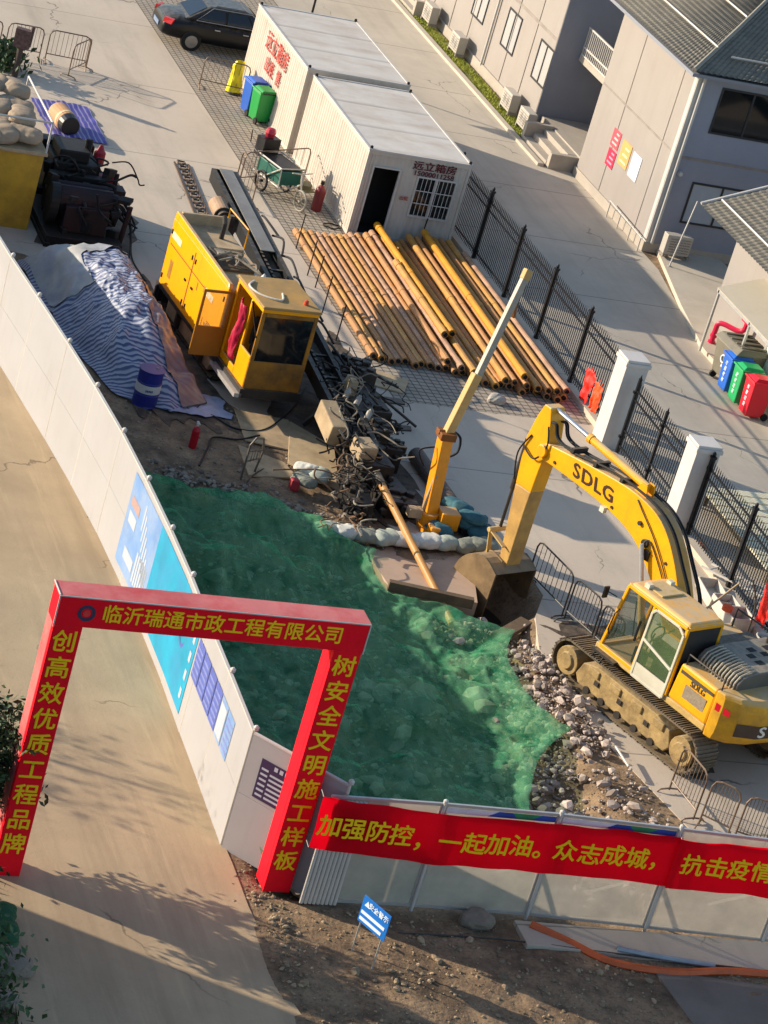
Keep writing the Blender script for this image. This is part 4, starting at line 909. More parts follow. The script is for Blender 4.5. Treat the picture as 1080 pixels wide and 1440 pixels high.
m = MB(); m.tube([(-.492, .12*cos(a), .72+.1*sin(a)) for a in [2*pi*k/12 for k in range(12)]], .022, 5, closed=True); m.build('emblem', mat('bin_print', '#dfe6ea', .5), t)
for x in (-.36, .36):
    for y in (-.44, .44): m = MB(); m.cyl((x, y-.03, .1), (x, y+.03, .1), .1, n=14); m.box(x-.03, y-.05, .1, x+.03, y+.05, .22, 0); m.build('castor', rubber, t)
bins = [('blue', '#2462c0', 61.7, '可回收物'), ('green', '#1fa05a', 61.0, '厨余垃圾'), ('red', '#d8142c', 60.25, '有害垃圾')]
for c, h, v, lt in bins: bin_('wheelie_bin', c+' wheelie bin in the row of three beside the dumpster', h, (36.0, v, .02), .56, .62, .98 if c != 'red' else 1.0, grp='coloured bins by the pavement', letter=lt)
bin_('wheelie_bin', 'blue wheelie bin against the lettered container wall', '#1d57b0', (26.85, 78.35, .02), .56, .6, 1.0, rz=R(-80), letter='可回收物', mark=False)
bin_('wheelie_bin', 'green wheelie bin in front of the blue one at the lettered container', '#17913f', (26.95, 77.72, .02), .56, .6, .95, rz=R(-80), letter='厨余垃圾', mark=False)
# ------------------------------------------------------------------ excavator
ex = thing('excavator', 'yellow tracked excavator with its boom raised over the rubble pit', 'excavator', (27.02, 44.3, 0.02), R(111))
trk_tan = mat('track_tan', '#a58a58', .8, var=.2, scale=3, dust='#b39c76', dustamt=.8, dirt='#5f4d33', dirtamt=.75, dscale=2.6, bump=.4, bscale=14)
for mm_ in (yellow, yel_tan, orange): overlay(mm_, specks(7, .6, .72), '#7a5c2c', .45); overlay(mm_, streaks(7, 7, .8, .58, .75), '#8a6a35', .35)
def track(side):
    cy = 1.2*side; w2 = .3; r = .42; zc = .47; hx = 1.72
    # belt path
    path = []; n1 = 17; n2 = 9
    for i in range(n1): path.append((-hx+2*hx*i/n1, zc+r, 0))
    for i in range(n2): a = pi/2-pi*i/n2; path.append((hx+r*cos(a), zc+r*sin(a), a-pi/2))
    for i in range(n1): path.append((hx-2*hx*i/n1, zc-r, pi))
    for i in range(n2): a = -pi/2-pi*i/n2; path.append((-hx+r*cos(a), zc+r*sin(a), a-pi/2))
    m = MB()
    for x, z, a in path:
        T = m.T; m.T = MX.Translation((x, cy, z)) @ MX.Rotation(-a, 4, 'Y')
        m.box(-.1, -w2, -.02, .1, w2, .015); m.box(-.09, -w2, .015, -.065, w2, .05); m.box(-.01, -w2, .015, .01, w2, .035); m.box(.06, -w2, .015, .085, w2, .04); m.box(-.11, -.12, -.07, .11, .12, -.02)
        m.T = T
    tr = m.build('track', mat('track_steel', '#6f6352', .6, metal=.2, var=.25, scale=5, dust='#a68f6c', dustamt=.6, dirt='#3b332a', dirtamt=.6, dscale=3), ex)
    yo = cy+side*.30; yi = cy-side*.2; lo, hi = min(yo-side*.02, yi), max(yo-side*.02, yi)
    m = MB(); m.prism([(-1.3, .2), (1.3, .2), (1.42, .36), (1.3, .66), (.9, .78), (-.9, .78), (-1.3, .66), (-1.42, .36)], lo, hi, 'y')
    for x in (-1.0, -.35, .3, .95): m.box(x-.16, yo-.04 if side > 0 else yo-.02, .56, x+.16, yo+.02 if side > 0 else yo+.04, .72)
    m.build('track_frame', trk_tan, tr, bevel=.02)
    for x in (-.95, -.45, .05, .55, 1.0): m = MB(); m.cyl((x, yo-.06, .2), (x, yo+.015, .2), .085, n=12); m.build('roller', dark, tr)
    for x in (-.7, .1, .8): m = MB(); m.box(x-.06, yo-.02, .42, x+.06, yo+.012, .52); m.build('slot', dark, tr)
    for x, nme in ((hx, 'idler'), (-hx, 'sprocket')):
        m = MB(); m.cyl((x, yi, zc), (x, yo-.05*side if False else yo, zc), .3, n=20); m.cyl((x, yo-.03*side, zc), (x, yo+.05*side, zc), .2, .17, n=16); m.build(nme, trk_tan, tr, bevel=.01)
track(1); track(-1)
m = MB(); m.box(-1.0, -.85, .35, 1.0, .85, .82); m.prism([(1.0, .45), (1.0, .75), (1.4, .6)], -.4, .4, 'y'); m.cyl((0, 0, .8), (0, 0, 1.06), .68, n=24); m.build('undercarriage', dark, ex)
m = MB(); m.prism([(-1.95, -1.3), (-1.95, 1.36), (.2, 1.38), (1.25, 1.38), (1.3, .35), (.9, .25), (.9, -1.3)], 1.05, 1.19, 'z'); m.build('platform', yel_tan, ex, bevel=.02)
# rear side boxes
m = MB(); m.hexa([(-1.96, .6, 1.19), (-.86, .6, 1.19), (-.86, 1.37, 1.19), (-1.96, 1.37, 1.19)], [(-1.96, .6, 1.98), (-.92, .6, 1.98), (-.92, 1.33, 1.98), (-1.96, 1.33, 1.98)]); sb_ = m.build('side_box', yellow, ex, bevel=.05)
m = MB(); m.box(-1.8, 1.352, 1.38, -1.2, 1.362, 1.66); m.build('mesh_panel', mat('panel_grey', '#8b7c66', .7, var=.2, scale=20), sb_)
m = MB(); m.box(-1.9, 1.345, 1.80, -.98, 1.352, 1.87); m.build('stripe', mat('panel_dark', '#4a4236', .6), sb_)
lettering('SDLG', .17, mat('letter_brown', '#5a4a32', .6), frame_T((-1.5, 1.352, 1.735), (-1, 0, 0), (0, -.05, 1)), sb_, bold=.02)
m = MB(); m.box(-1.96, -1.36, 1.19, .35, -.5, 1.85); m.build('side_box', yellow, ex, bevel=.05)
# hood
hood_m = mat('hood_grey', '#5d5a52', .55, var=.12, scale=3, dust='#9a8d79', dustamt=.75, dirt='#3a372f', dirtamt=.4)
m = MB(); m.prism([(.98, 1.88), (.98, 2.12), (.86, 2.26), (.6, 2.32), (-1.0, 2.32), (-1.15, 2.2), (-1.2, 1.85)], -2.1, -.95, 'x'); hd = m.build('engine_hood', hood_m, ex, bevel=.03)
m = MB()
for k in range(12):
    x = -2.02+.085*k; m.tube([(x, 1.0, 1.92), (x, 1.0, 2.12), (x, .9, 2.26), (x, .64, 2.345), (x, .5, 2.35)], .018, 5)
m.build('vent_slats', mat('slat_pale', '#b3a993', .6), hd)
m = MB()
for (x, y) in ((-1.5, .1), (-1.75, .1), (-1.5, -.3), (-1.75, -.3), (-1.3, -.1), (-1.62, -.65), (-1.3, -.55)): m.box(x-.07, y-.09, 2.318, x+.07, y+.09, 2.328)
m.build('vent_hole', mat('soot', '#232120', .8), hd)
m = MB(); m.cyl((-1.15, -.75, 2.3), (-1.15, -.75, 2.75), .06, n=10); m.build('exhaust', dark, hd)
m = MB(); m.prism([(-.9, 1.9), (-.35, 1.9), (-.35, 2.0), (-.5, 2.18), (-.9, 2.2)], -.9, .25, 'y'); m.build('filter_cover', dark, ex, bevel=.03)
# counterweight
cwp = [(-1.97, 1.37), (-2.2, 1.34), (-2.48, 1.12), (-2.68, .7), (-2.76, 0), (-2.68, -.7), (-2.48, -1.12), (-2.2, -1.34), (-1.97, -1.37)]
m = MB(); n = len(cwp)
def cw(z, k, dx=0): return [((-1.97+(p[0]+1.97)*k)+dx, p[1]*(.98+.02*k), z) for p in cwp]
lev = [cw(1.0, .78), cw(1.16, .98), cw(1.3, 1.02), cw(1.75, 1.02), cw(1.92, .97), cw(2.0, .8)]
vs = [p for L_ in lev for p in L_]; fs = [(i*n+k, i*n+k+1, (i+1)*n+k+1, (i+1)*n+k) for i in range(len(lev)-1) for k in range(n-1)]
fs += [tuple(range(n)), tuple(range((len(lev)-1)*n, len(lev)*n))]+[(i*n, (i+1)*n, (i+1)*n+n-1, i*n+n-1) for i in range(len(lev)-1)]
m.add(vs, fs); cwo = m.build('counterweight', mat('counterweight_yellow', '#dda41a', .45, var=.1, scale=1.5, dust='#c3ac86', dustamt=.8, dirt='#7a5a34', dirtamt=.7, dscale=1.5), ex, bevel=.03)
# dark band that wraps the rear, with white letters
bz0, bz1 = 1.24, 1.52; cur = [(-1.97+(p[0]+1.97)*1.035, p[1]*1.012) for p in cwp][2:-2]
m = MB()
for a, b in zip(cur, cur[1:]): m.quad((a[0], a[1], bz0), (b[0], b[1], bz0), (b[0], b[1], bz1), (a[0], a[1], bz1))
m.build('name_band', mat('band_brown', '#4b3a2c', .6, var=.2), cwo, fix=False)
segs = list(zip(cur, cur[1:])); lens = [hypot(b[0]-a[0], b[1]-a[1]) for a, b in segs]; tot = sum(lens); it = []
for k, ch in enumerate('SDLG'):
    s = tot*(.25+.165*k); i = 0
    while s > lens[i]: s -= lens[i]; i += 1
    a, b = segs[i]; d = V((b[0]-a[0], b[1]-a[1], 0)).normalized(); p = V((a[0], a[1], 0))+d*s; nr = V((d.y, -d.x, 0)); nr = nr if nr.x < 0 else -nr
    it.append((ch, .33, frame_T(p+nr*.006+V((0, 0, 1.38)), d, (0, 0, 1))))
join_text(it, mat('letter_white', '#d9d4c8', .5), cwo, bold=.03, xs=1.25)
m = MB(); a, b = (-2.06, 1.385), (-2.36, 1.27); m.quad((a[0], a[1], 1.62), (b[0], b[1], 1.60), (b[0]-.01, b[1]-.0, 1.72), (a[0], a[1], 1.78)); m.build('reflector', mat('reflector_red', '#d0202e', .3), cwo, fix=False)
# cab
cabm = yellow; cglass = mat('cab_glass', '#3c4c40', .05, var=.08, scale=1, alpha=.42, spec=.7); cream = mat('door_cream', '#c9c2ad', .5, var=.08, dirt='#8f8570', dirtamt=.3)
cb = MB(); x0, x1, xt, y0, y1, z0, z1 = -.82, 1.12, .92, .36, 1.37, 1.19, 2.66
pil = [((x0, y1, z0), (x0+.02, y1-.03, z1)), ((.16, y1, z0), (.14, y1-.03, z1)), ((x1, y1, z0), (xt, y1-.03, z1)), ((x0, y0, z0), (x0+.02, y0+.03, z1)), ((x1, y0, z0), (xt, y0+.03, z1))]
for p, q in pil: cb.beam(p, q, .07, .07, up=(1, 0, 0))
cb.beam(pil[2][0], pil[4][0], .08, .08); cb.beam(pil[2][0], pil[0][0], .08, .08); cb.beam(pil[2][1], pil[4][1], .08, .08); cb.beam(pil[2][1], pil[0][1], .08, .08); cb.beam(pil[0][1], pil[3][1], .08, .08); cb.beam(pil[4][1], pil[3][1], .08, .08)
co = cb.build('cab', cabm, ex, bevel=.015)
m = MB(); m.hexa([(x0-.02, y0-.02, z1), (xt+.02, y0-.02, z1), (xt+.02, y1+.0, z1), (x0-.02, y1+.0, z1)], [(x0+.03, y0+.04, z1+.1), (xt-.06, y0+.04, z1+.1), (xt-.06, y1-.07, z1+.1), (x0+.03, y1-.07, z1+.1)]); m.build('cab_roof', yellow, co, bevel=.04)
m = MB(); m.box(.2, y0+.2, z1+.1, .75, y1-.2, z1+.135); m.build('roof_hatch', yel_tan, co, bevel=.02)
m = MB(); m.box(x0-.005, y0+.03, z0+.05, x0+.03, y1-.04, z1-.02); m.build('back_panel', mat('cab_back', '#2d2c2a', .6, var=.15, dust='#8a7d6a', dustamt=.4), co)
m = MB(); m.box(x0+.05, y0, z0, x1-.05, y0+.02, z0+.55); m.build('inner_panel', cream, co)
m = MB(); m.quad((x1, y0+.04, z0+.05), (x1, y1-.04, z0+.05), (xt, y1-.06, z1-.03), (xt, y0+.06, z1-.03)); m.build('windscreen', cglass, co, fix=False)
m = MB(); m.quad((.2, y1-.01, z0+.06), (x1-.04, y1-.01, z0+.06), (xt-.04, y1-.035, z1-.04), (.18, y1-.035, z1-.04)); m.build('side_window', cglass, co, fix=False)
m = MB(); m.quad((x0+.06, y0+.01, z0+.6), (x1-.06, y0+.01, z0+.6), (xt-.06, y0+.04, z1-.05), (x0+.06, y0+.04, z1-.05)); m.build('side_window', cglass, co, fix=False)
# door, slightly proud
dm_ = MB(); yy = y1+.03
for a, b in (((-.78, yy, 1.1), (-.78, yy-.02, 2.5)), ((-.78, yy-.02, 2.5), (-.62, yy-.03, 2.6)), ((-.62, yy-.03, 2.6), (.04, yy-.03, 2.6)), ((.04, yy-.03, 2.6), (.13, yy-.02, 2.5)), ((.13, yy-.02, 2.5), (.13, yy, 1.1)), ((.13, yy, 1.1), (-.78, yy, 1.1)), ((-.78, yy, 1.72), (.13, yy, 1.92))): dm_.beam(a, b, .06, .05, up=(0, 1, 0))
do = dm_.build('door', cream, co, bevel=.012)
m = MB(); m.quad((-.75, yy, 1.75), (.1, yy, 1.94), (.1, yy-.02, 2.55), (-.75, yy-.02, 2.55)); m.quad((-.75, yy, 1.42), (.1, yy, 1.42), (.1, yy, 1.9), (-.75, yy, 1.7)); m.build('door_glass', mat('door_glass', '#5b6f4a', .05, var=.15, scale=2, alpha=.6, spec=.7), do, fix=False)
m = MB(); m.box(-.76, yy-.012, 1.12, .1, yy+.012, 1.4); m.build('door_panel', cream, do)
m = MB(); m.box(.3, y1+.03, 1.75, .34, y1+.06, 2.2); m.tube([(1.0, y1+.02, 1.5), (1.02, y1+.07, 1.6), (.98, y1+.07, 2.0), (.96, y1+.0, 2.1)], .015, 6); m.build('handrail', black, co)
m = MB(); m.box(-.62, .62, 1.2, -.05, 1.15, 1.55); m.box(-.68, .64, 1.5, -.5, 1.13, 2.2); m.build('seat', mat('seat_black', '#26292c', .7), co, bevel=.05)
m = MB(); m.box(.1, .45, 1.2, .5, .62, 1.6); m.box(.1, 1.1, 1.2, .4, 1.22, 1.55)
for y in (.7, .95): m.cyl((.55, y, 1.2), (.45, y, 1.75), .018, n=6)
m.tube([(.3, .8+.18*cos(a), 1.85+.16*sin(a)) for a in [2*pi*k/16 for k in range(16)]], .018, 5, closed=True)
m.build('controls', black, co)
m = MB(); m.box(.55, 1.38, 1.05, 1.2, 1.5, 1.1); m.tube([(1.15, 1.42, 1.05), (1.15, 1.5, .9), (.9, 1.5, .9), (.9, 1.42, 1.05)], .018, 5); m.build('step', dark, ex)
m = MB(); m.tube([(1.1, 1.4, 2.3), (1.3, 1.55, 2.35)], .012, 5); m.box(1.26, 1.5, 2.2, 1.3, 1.62, 2.45); m.build('mirror', black, co)
m = MB(); m.beam((1.09, .55, 1.3), (1.0, .9, 2.2), .02, .02, up=(1, 0, 0)); m.build('wiper', black, co)
m = MB(); m.box(.55, .5, 2.74, .68, .62, 2.86); m.box(.55, 1.1, 2.74, .68, 1.22, 2.86); m.build('lamp', mat('lamp_pale', '#c9c4b0', .2), co)
m = MB(); m.tube([(-1.9, -1.25, 1.9), (-1.9, -1.25, 2.3), (.2, -1.25, 2.25), (.2, -1.25, 1.85)], .02, 6); m.build('handrail', dark, ex); m = MB(); m.tube([(-2.0, 1.28, 1.95), (-2.0, 1.28, 2.2), (-1.0, 1.28, 2.2), (-1.0, 1.28, 1.95)], .018, 6); m.build('handrail', dark, ex)
# boom
YB0, YB1 = -.14, .30
def ribbon(pts):
    """pts (x,z,width) centreline -> polygon"""
    L_, R_ = [], []
    for i, (x, z, w_) in enumerate(pts):
        a = pts[max(0, i-1)]; b = pts[min(len(pts)-1, i+1)]; d = V((b[0]-a[0], b[1]-a[1])).normalized(); L_.append((x-d.y*w_/2, z+d.x*w_/2)); R_.append((x+d.y*w_/2, z-d.x*w_/2))
    return L_+R_[::-1]
def smoothpts(P, n=5):
    q = hang([(p[0], p[1], p[2]) for p in P], n); return [tuple(v) for v in q]
bp = smoothpts([(.32, 1.72, .42), (.72, 2.25, .62), (1.2, 2.82, .78), (1.75, 3.26, .86), (2.45, 3.45, .76), (3.4, 3.47, .6), (4.4, 3.42, .46), (5.15, 3.36, .36)])
m = MB(); m.prism(ribbon(bp), YB0, YB1, 'y'); m.cyl((5.15, YB0-.08, 3.36), (5.15, YB1+.08, 3.36), .14, n=14); m.cyl((.3, YB0-.05, 1.72), (.3, YB1+.05, 1.72), .2, n=14); bo = m.build('boom', yellow, ex, bevel=.018)
it = []
for k, ch in enumerate('SDLG'): x = 4.1-.33*k; it.append((ch, .42, frame_T((x, YB1+.003, 3.43+.004*k), (-1, 0, .02), (0.25, 0, 1))))
join_text(it, mat('letter_dark', '#3b2415', .55), bo, bold=.03, xs=1.15)
m = MB(); m.cyl((1.75, YB0-.04, 3.05), (1.75, YB1+.06, 3.05), .09, n=12); m.cyl((2.05, YB1-.01, 3.35), (2.05, YB1+.05, 3.35), .05, n=10); m.box(1.55, YB1, 2.75, 1.72, YB1+.06, 2.95); m.build('boss', dark, bo)
m = MB(); m.box(.0, -.2, 1.19, .6, -.14, 1.95); m.box(0, .30, 1.19, .6, .36, 1.95); m.build('boom_bracket', yellow, ex, bevel=.02)
for y in (YB0-.12, YB1+.12):
    m = MB(); p, q = V((.95, y, 1.25)), V((1.75, y, 3.05)); mid = p.lerp(q, .55); m.cyl(p, mid, .075, n=12); m.build('boom_cylinder', yel_tan, ex); m = MB(); m.cyl(mid, q, .045, n=10); m.build('cylinder_rod', galv, ex)
m = MB(); yc = (YB0+YB1)/2; p, q = V((2.35, yc, 3.98)), V((5.35, yc, 4.22)); mid = p.lerp(q, .62); m.cyl(p, mid, .085, n=12); m.cyl(mid-V((.06, 0, .005)), mid+V((.04, 0, 0)), .1, n=12); m.build('arm_cylinder', yellow, ex); m = MB(); m.cyl(mid, q, .05, n=10); m.build('cylinder_rod', mat('chrome', '#c9c9c9', .2, metal=.8), ex)
m = MB(); m.prism([(2.2, 3.78), (2.6, 3.78), (2.42, 4.06), (2.28, 4.06)], yc-.12, yc-.09, 'y'); m.prism([(2.2, 3.78), (2.6, 3.78), (2.42, 4.06), (2.28, 4.06)], yc+.09, yc+.12, 'y'); m.build('lug', yellow, bo)
# hoses along the boom
m = MB()
for k, y in enumerate((YB0+.04, YB0+.1, YB1-.1, YB1-.05)):
    m.tube(hang([(.2, y, 1.9), (.25, y, 2.5), (.75, y, 3.1), (1.3, y, 3.62), (2.0, y, 3.86), (3.2, y, 3.84+.02*k), (4.3, y, 3.72), (4.9, y, 3.75), (5.1, y, 4.0), (5.3, y, 3.95)], 6), .022, 6)
m.build('hose', rubber, bo)
for x in (2.9, 3.7, 4.4): m = MB(); m.box(x-.04, YB0+.01, 3.72-.02*(x-2.9), x+.04, YB1-.01, 3.9-.06*(x-2.9)); m.build('hose_clamp', dark, bo)
m = MB(); m.box(3.0, YB1, 3.06, 3.12, YB1+.1, 3.18); m.build('work_lamp', mat('lamp_pale', '#c9c4b0', .2), bo)
for x, z in ((.75, 2.5), (1.1, 2.95), (2.9, 3.25), (4.75, 3.3)):
    m = MB(); m.cyl((x, YB1, z), (x, YB1+.02, z), .035, n=10); m.build('grease_bolt', dark, bo)
m = MB(); m.tube(hang([(.45, YB1+.02, 2.0), (.9, YB1+.03, 2.62), (1.5, YB1+.03, 3.2), (2.1, YB1+.03, 3.62), (2.3, YB1+.02, 3.75)], 6), .014, 6); m.tube(hang([(.5, YB1+.02, 1.95), (1.0, YB1+.03, 2.6), (1.62, YB1+.03, 3.14), (1.75, YB1+.08, 3.05)], 6), .014, 6); m.build('side_pipe', dark, bo)
m = MB(); m.tube(hang([(5.2, YB1+.02, 3.9), (5.05, YB1+.05, 3.5), (5.3, YB1+.05, 3.1), (5.7, YB1+.03, 3.2)], 6), .02, 6); m.tube(hang([(5.6, YB1+.0, 3.5), (5.8, YB1+.03, 3.0), (5.7, YB1, 2.4)], 6), .018, 6); m.build('hose', rubber, bo)
# arm
ap = [(5.42, 4.26, .2), (5.42, 3.95, .42), (5.42, 3.4, .66), (5.42, 2.9, .58), (5.38, 1.9, .42), (5.32, .9, .30), (5.29, .52, .24)]
m = MB(); m.prism(ribbon(ap[:4]+[(5.4, 2.35, .49)]), YB0+.02, YB1-.02, 'y', 0); m.prism(ribbon([(5.4, 2.345, .49)]+ap[4:]), YB0+.021, YB1-.021, 'y', 1); m.cyl((5.29, YB0-.08, .55), (5.29, YB1+.08, .55), .09, n=12)
arm_m = mat('arm_worn', '#bf954f', .55, var=.14, scale=1.6, dust='#c3ac86', dustamt=.6, dirt='#8d6b40', dirtamt=.8, dscale=1.3)
ao = m.build('arm', [yellow, arm_m], ex, bevel=.018)
m = MB(); p, q = V((5.86, yc, 3.25)), V((5.86, yc, 1.1)); mid = p.lerp(q, .55); m.cyl(p, mid, .065, n=10); m.build('bucket_cylinder', dark, ex); m = MB(); m.cyl(mid, q, .035, n=8); m.build('cylinder_rod', dark, ex)
m = MB()
for y in (YB0-.03, YB1+.03): m.beam((5.86, y, 1.1), (5.34, y, .95), .03, .12, up=(0, 1, 0)); m.beam((5.86, y, 1.1), (5.72, y, .52), .03, .12, up=(0, 1, 0))
m.cyl((5.86, YB0-.1, 1.1), (5.86, YB1+.1, 1.1), .06, n=10); m.build('link', yel_tan, ao, bevel=.01)
# bucket: curved shell with two cheeks, open towards the machine
bk = [(5.0, .50), (5.42, .68), (5.85, .56), (6.16, .22), (6.22, -.22), (6.04, -.6), (5.62, -.84), (5.05, -.88)]
yb0, yb1 = -.48, .68
bm_ = mat('bucket_steel', '#836c4c', .5, var=.2, scale=2, dirt='#4a3a2a', dirtamt=.8, dscale=1.3, dust='#a8916e', dustamt=.5); bin_m = mat('bucket_inside', '#3b2f24', .7, var=.2, scale=3)
m = MB(); q = smoothpts([(x, z, 0) for x, z in bk], 3); inner = [(5.45+(x-5.45)*.93, .05+(z-.05)*.93, 0) for x, z, _ in q]
for a, b, c, d in zip(q, q[1:], inner, inner[1:]):
    m.quad((a[0], yb0, a[1]), (b[0], yb0, b[1]), (b[0], yb1, b[1]), (a[0], yb1, a[1])); m.quad((c[0], yb0, c[1]), (d[0], yb0, d[1]), (d[0], yb1, d[1]), (c[0], yb1, c[1]), 1)
bu = m.build('bucket', [bm_, bin_m], ex, fix=False)
m = MB(); pol = [(x, z) for x, z, _ in q]
for y, s in ((yb0, -1), (yb1, 1)): m = MB(); m.prism(pol, y-.02, y+.02, 'y'); m.build('bucket_cheek', bm_, bu)
m = MB()
for k in range(5): y = yb0+.08+(yb1-yb0-.16)*k/4; m.hexa([(5.1, y-.05, -.93), (5.1, y+.05, -.93), (5.1, y+.05, -.83), (5.1, y-.05, -.83)], [(4.82, y-.03, -.93), (4.82, y+.03, -.93), (4.82, y+.03, -.9), (4.82, y-.03, -.9)])
m.build('tooth', tan_dust, bu)
m = MB()
for y in (YB0-.06, YB1+.02): m.prism([(5.15, .42), (5.9, .42), (5.8, .66), (5.6, .72), (5.25, .66)], y, y+.04, 'y')
m.build('bucket_ear', bm_, bu, bevel=.01)

# ------------------------------------------------------------------ drilling rig
rg_ = thing('drilling_rig', 'yellow horizontal drilling rig with open cab door and a long black drilling beam', 'drilling rig', (20.9, 60.0, .01), R(-85))
rig_y = mat('rig_yellow', '#f5a300', .33, var=.05, scale=1.3, dust='#b79d75', dustamt=.95, dirt='#d98f1a', dirtamt=.35, dscale=1.5)
rig_dk = mat('rig_shaded_yellow', '#a06a18', .55, var=.2, scale=1.5, dirt='#4a3620', dirtamt=.85, dscale=1.3)  # cab front: its shade is painted in as a darker yellow, mottled brown
overlay(rig_y, specks(6, .6, .75), '#a8741c', .4); overlay(rig_y, streaks(6, 6, .5, .55, .75), '#b57a1e', .4)
for s, cy in ((-1, -.25), (1, 1.15)):
    m = MB(); hx, r, zc = 1.75, .3, .34; path = []
    for i in range(16): path.append((-hx+2*hx*i/16, zc+r, 0))
    for i in range(7): a = pi/2-pi*i/7; path.append((hx+r*cos(a), zc+r*sin(a), a-pi/2))
    for i in range(16): path.append((hx-2*hx*i/16, zc-r, pi))
    for i in range(7): a = -pi/2-pi*i/7; path.append((-hx+r*cos(a), zc+r*sin(a), a-pi/2))
    for x, z, a in path:
        T = m.T; m.T = MX.Translation((x, cy, z)) @ MX.Rotation(-a, 4, 'Y'); m.box(-.105, -.2, -.02, .105, .2, .02); m.box(-.02, -.2, .02, .02, .2, .05); m.T = T
    to = m.build('track', dark, rg_); m = MB(); m.prism([(-1.6, .15), (1.6, .15), (1.7, .34), (1.5, .5), (.4, .58), (-.5, .5), (-1.6, .5)], cy-.22, cy+.1, 'y'); m.build('track_frame', tan_dust, to, bevel=.02)
m = MB(); m.box(-2.1, -.5, .5, 3.75, 1.0, .72); m.box(-2.15, -.62, .62, 2.1, -.5, .72); m.box(-2.3, -.55, .2, -2.1, .9, .6)
for x in (-2.25, -.6, 1.2): m.box(x, -.62, .2, x+.1, -.5, .7)
m.build('chassis', dark, rg_)
m = MB(); m.box(-2.1, -.62, .72, 2.0, -.54, 2.42); m.hexa([(-2.1, -.62, 2.42), (2.0, -.62, 2.42), (2.0, -.52, 2.42), (-2.1, -.52, 2.42)], [(-2.1, -.6, 2.6), (1.9, -.6, 2.5), (1.9, -.5, 2.5), (-2.1, -.5, 2.6)]); m.box(-2.1, -.54, .72, -2.02, .72, 2.42); sd = m.build('side_panel', rig_y, rg_, bevel=.02)
m = MB(); m.box(-2.02, -.54, .72, 1.98, .74, 2.3); m.build('engine_hood', rig_y, rg_, bevel=.02)
m = MB(); m.box(-2.0, -.5, 2.3, -.6, .7, 2.36); m.box(-2.05, -.5, 2.3, -1.95, .74, 2.62); m.build('hood_deck', tan_dust, rg_, bevel=.02); m = MB(); m.box(.9, -.5, 2.3, 1.9, .6, 2.34); m.build('hood_deck', tan_dust, rg_, bevel=.02)
m = MB(); m.box(-.35, -.625, .82, -.30, -.6195, 2.28); m.box(-1.95, -.626, 1.80, 1.2, -.6195, 1.825); m.box(.95, -.625, 1.0, .97, -.6195, 1.2); m.box(.2, -.625, 1.55, .24, -.6195, 1.75)
m.build('door_gap', mat('gap_brown', '#6d3a12', .7), sd)
m = MB(); m.box(-1.95, -.627, 1.98, -1.3, -.6195, 2.14); m.box(.75, -.628, 1.70, 1.3, -.6195, 1.86); m.build('name_plate', mat('plate_pale', '#e9d9b0', .5, var=.25, scale=14, dirt='#b0522a', dirtamt=.5, dscale=12), sd)
m = MB(); m.box(-1.7, -.627, 1.05, -1.5, -.6195, 1.5); m.box(1.1, -.627, 1.05, 1.25, -.6195, 1.15); m.box(.62, -.629, 1.7, .75, -.6195, 1.86); m.build('decal', mat('decal_brown', '#9a6a20', .6, var=.3, scale=9), sd)
m = MB(); m.box(-.4, -.3, 2.3, .7, .5, 2.36); m.build('radiator_pit', mat('pit_brown', '#5d4c38', .85, var=.3, scale=6), rg_)
m = MB(); rr_ = random.Random(2)
for k in range(7):
    a = V((rr_.uniform(-.3, .6), rr_.uniform(-.3, .4), 2.4)); m.tube(hang([a, a+V((rr_.uniform(-.3, .3), rr_.uniform(-.3, .3), .12)), a+V((rr_.uniform(-.6, .6), rr_.uniform(-.4, .4), .02))], 6), .03, 6)
m.cyl((.3, .2, 2.36), (.3, .2, 2.6), .06, n=10); m.box(-.2, -.25, 2.36, .1, -.05, 2.5); m.build('engine_pipes', hose_m, rg_)
m = MB(); m.grid(lambda s, q: (1.25+.55*s, .0+.5*q, 2.42+.16*fbm(s*3, q*3, 5)+.1*sin(s*3)), 10, 10); m.build('plastic_sheet', mat('sheet_white', '#d0ccc4', .5), rg_, smooth=True, fix=False)
for x in (-2.0, -.45, -.2, 1.9):
    for z in (.95, 2.1): m = MB(); m.cyl((x, -.632, z-.06), (x, -.632, z+.06), .02, n=8); m.build('hinge', dark, sd)
for x in (-.55, -.05): m = MB(); m.box(x-.05, -.65, 1.45, x+.05, -.62, 1.5); m.build('latch', black, sd)
m = MB()
for k in range(9): m.box(1.25, -.628, .86+.045*k, 1.85, -.6195, .88+.045*k)
m.build('louvre', mat('gap_brown', '#6d3a12'), sd)
m = MB(); m.tube([(-1.2, .3, 2.3), (-1.2, .3, 2.75), (-1.32, .3, 2.9)], .06, 10); m.build('exhaust', dark, rg_)
m = MB(); m.tube([(-2.0, .7, 2.36), (-2.0, .7, 2.85), (-.7, .72, 2.85), (-.7, .72, 2.36)], .02, 6); m.build('grab_rail', rig_y, rg_)
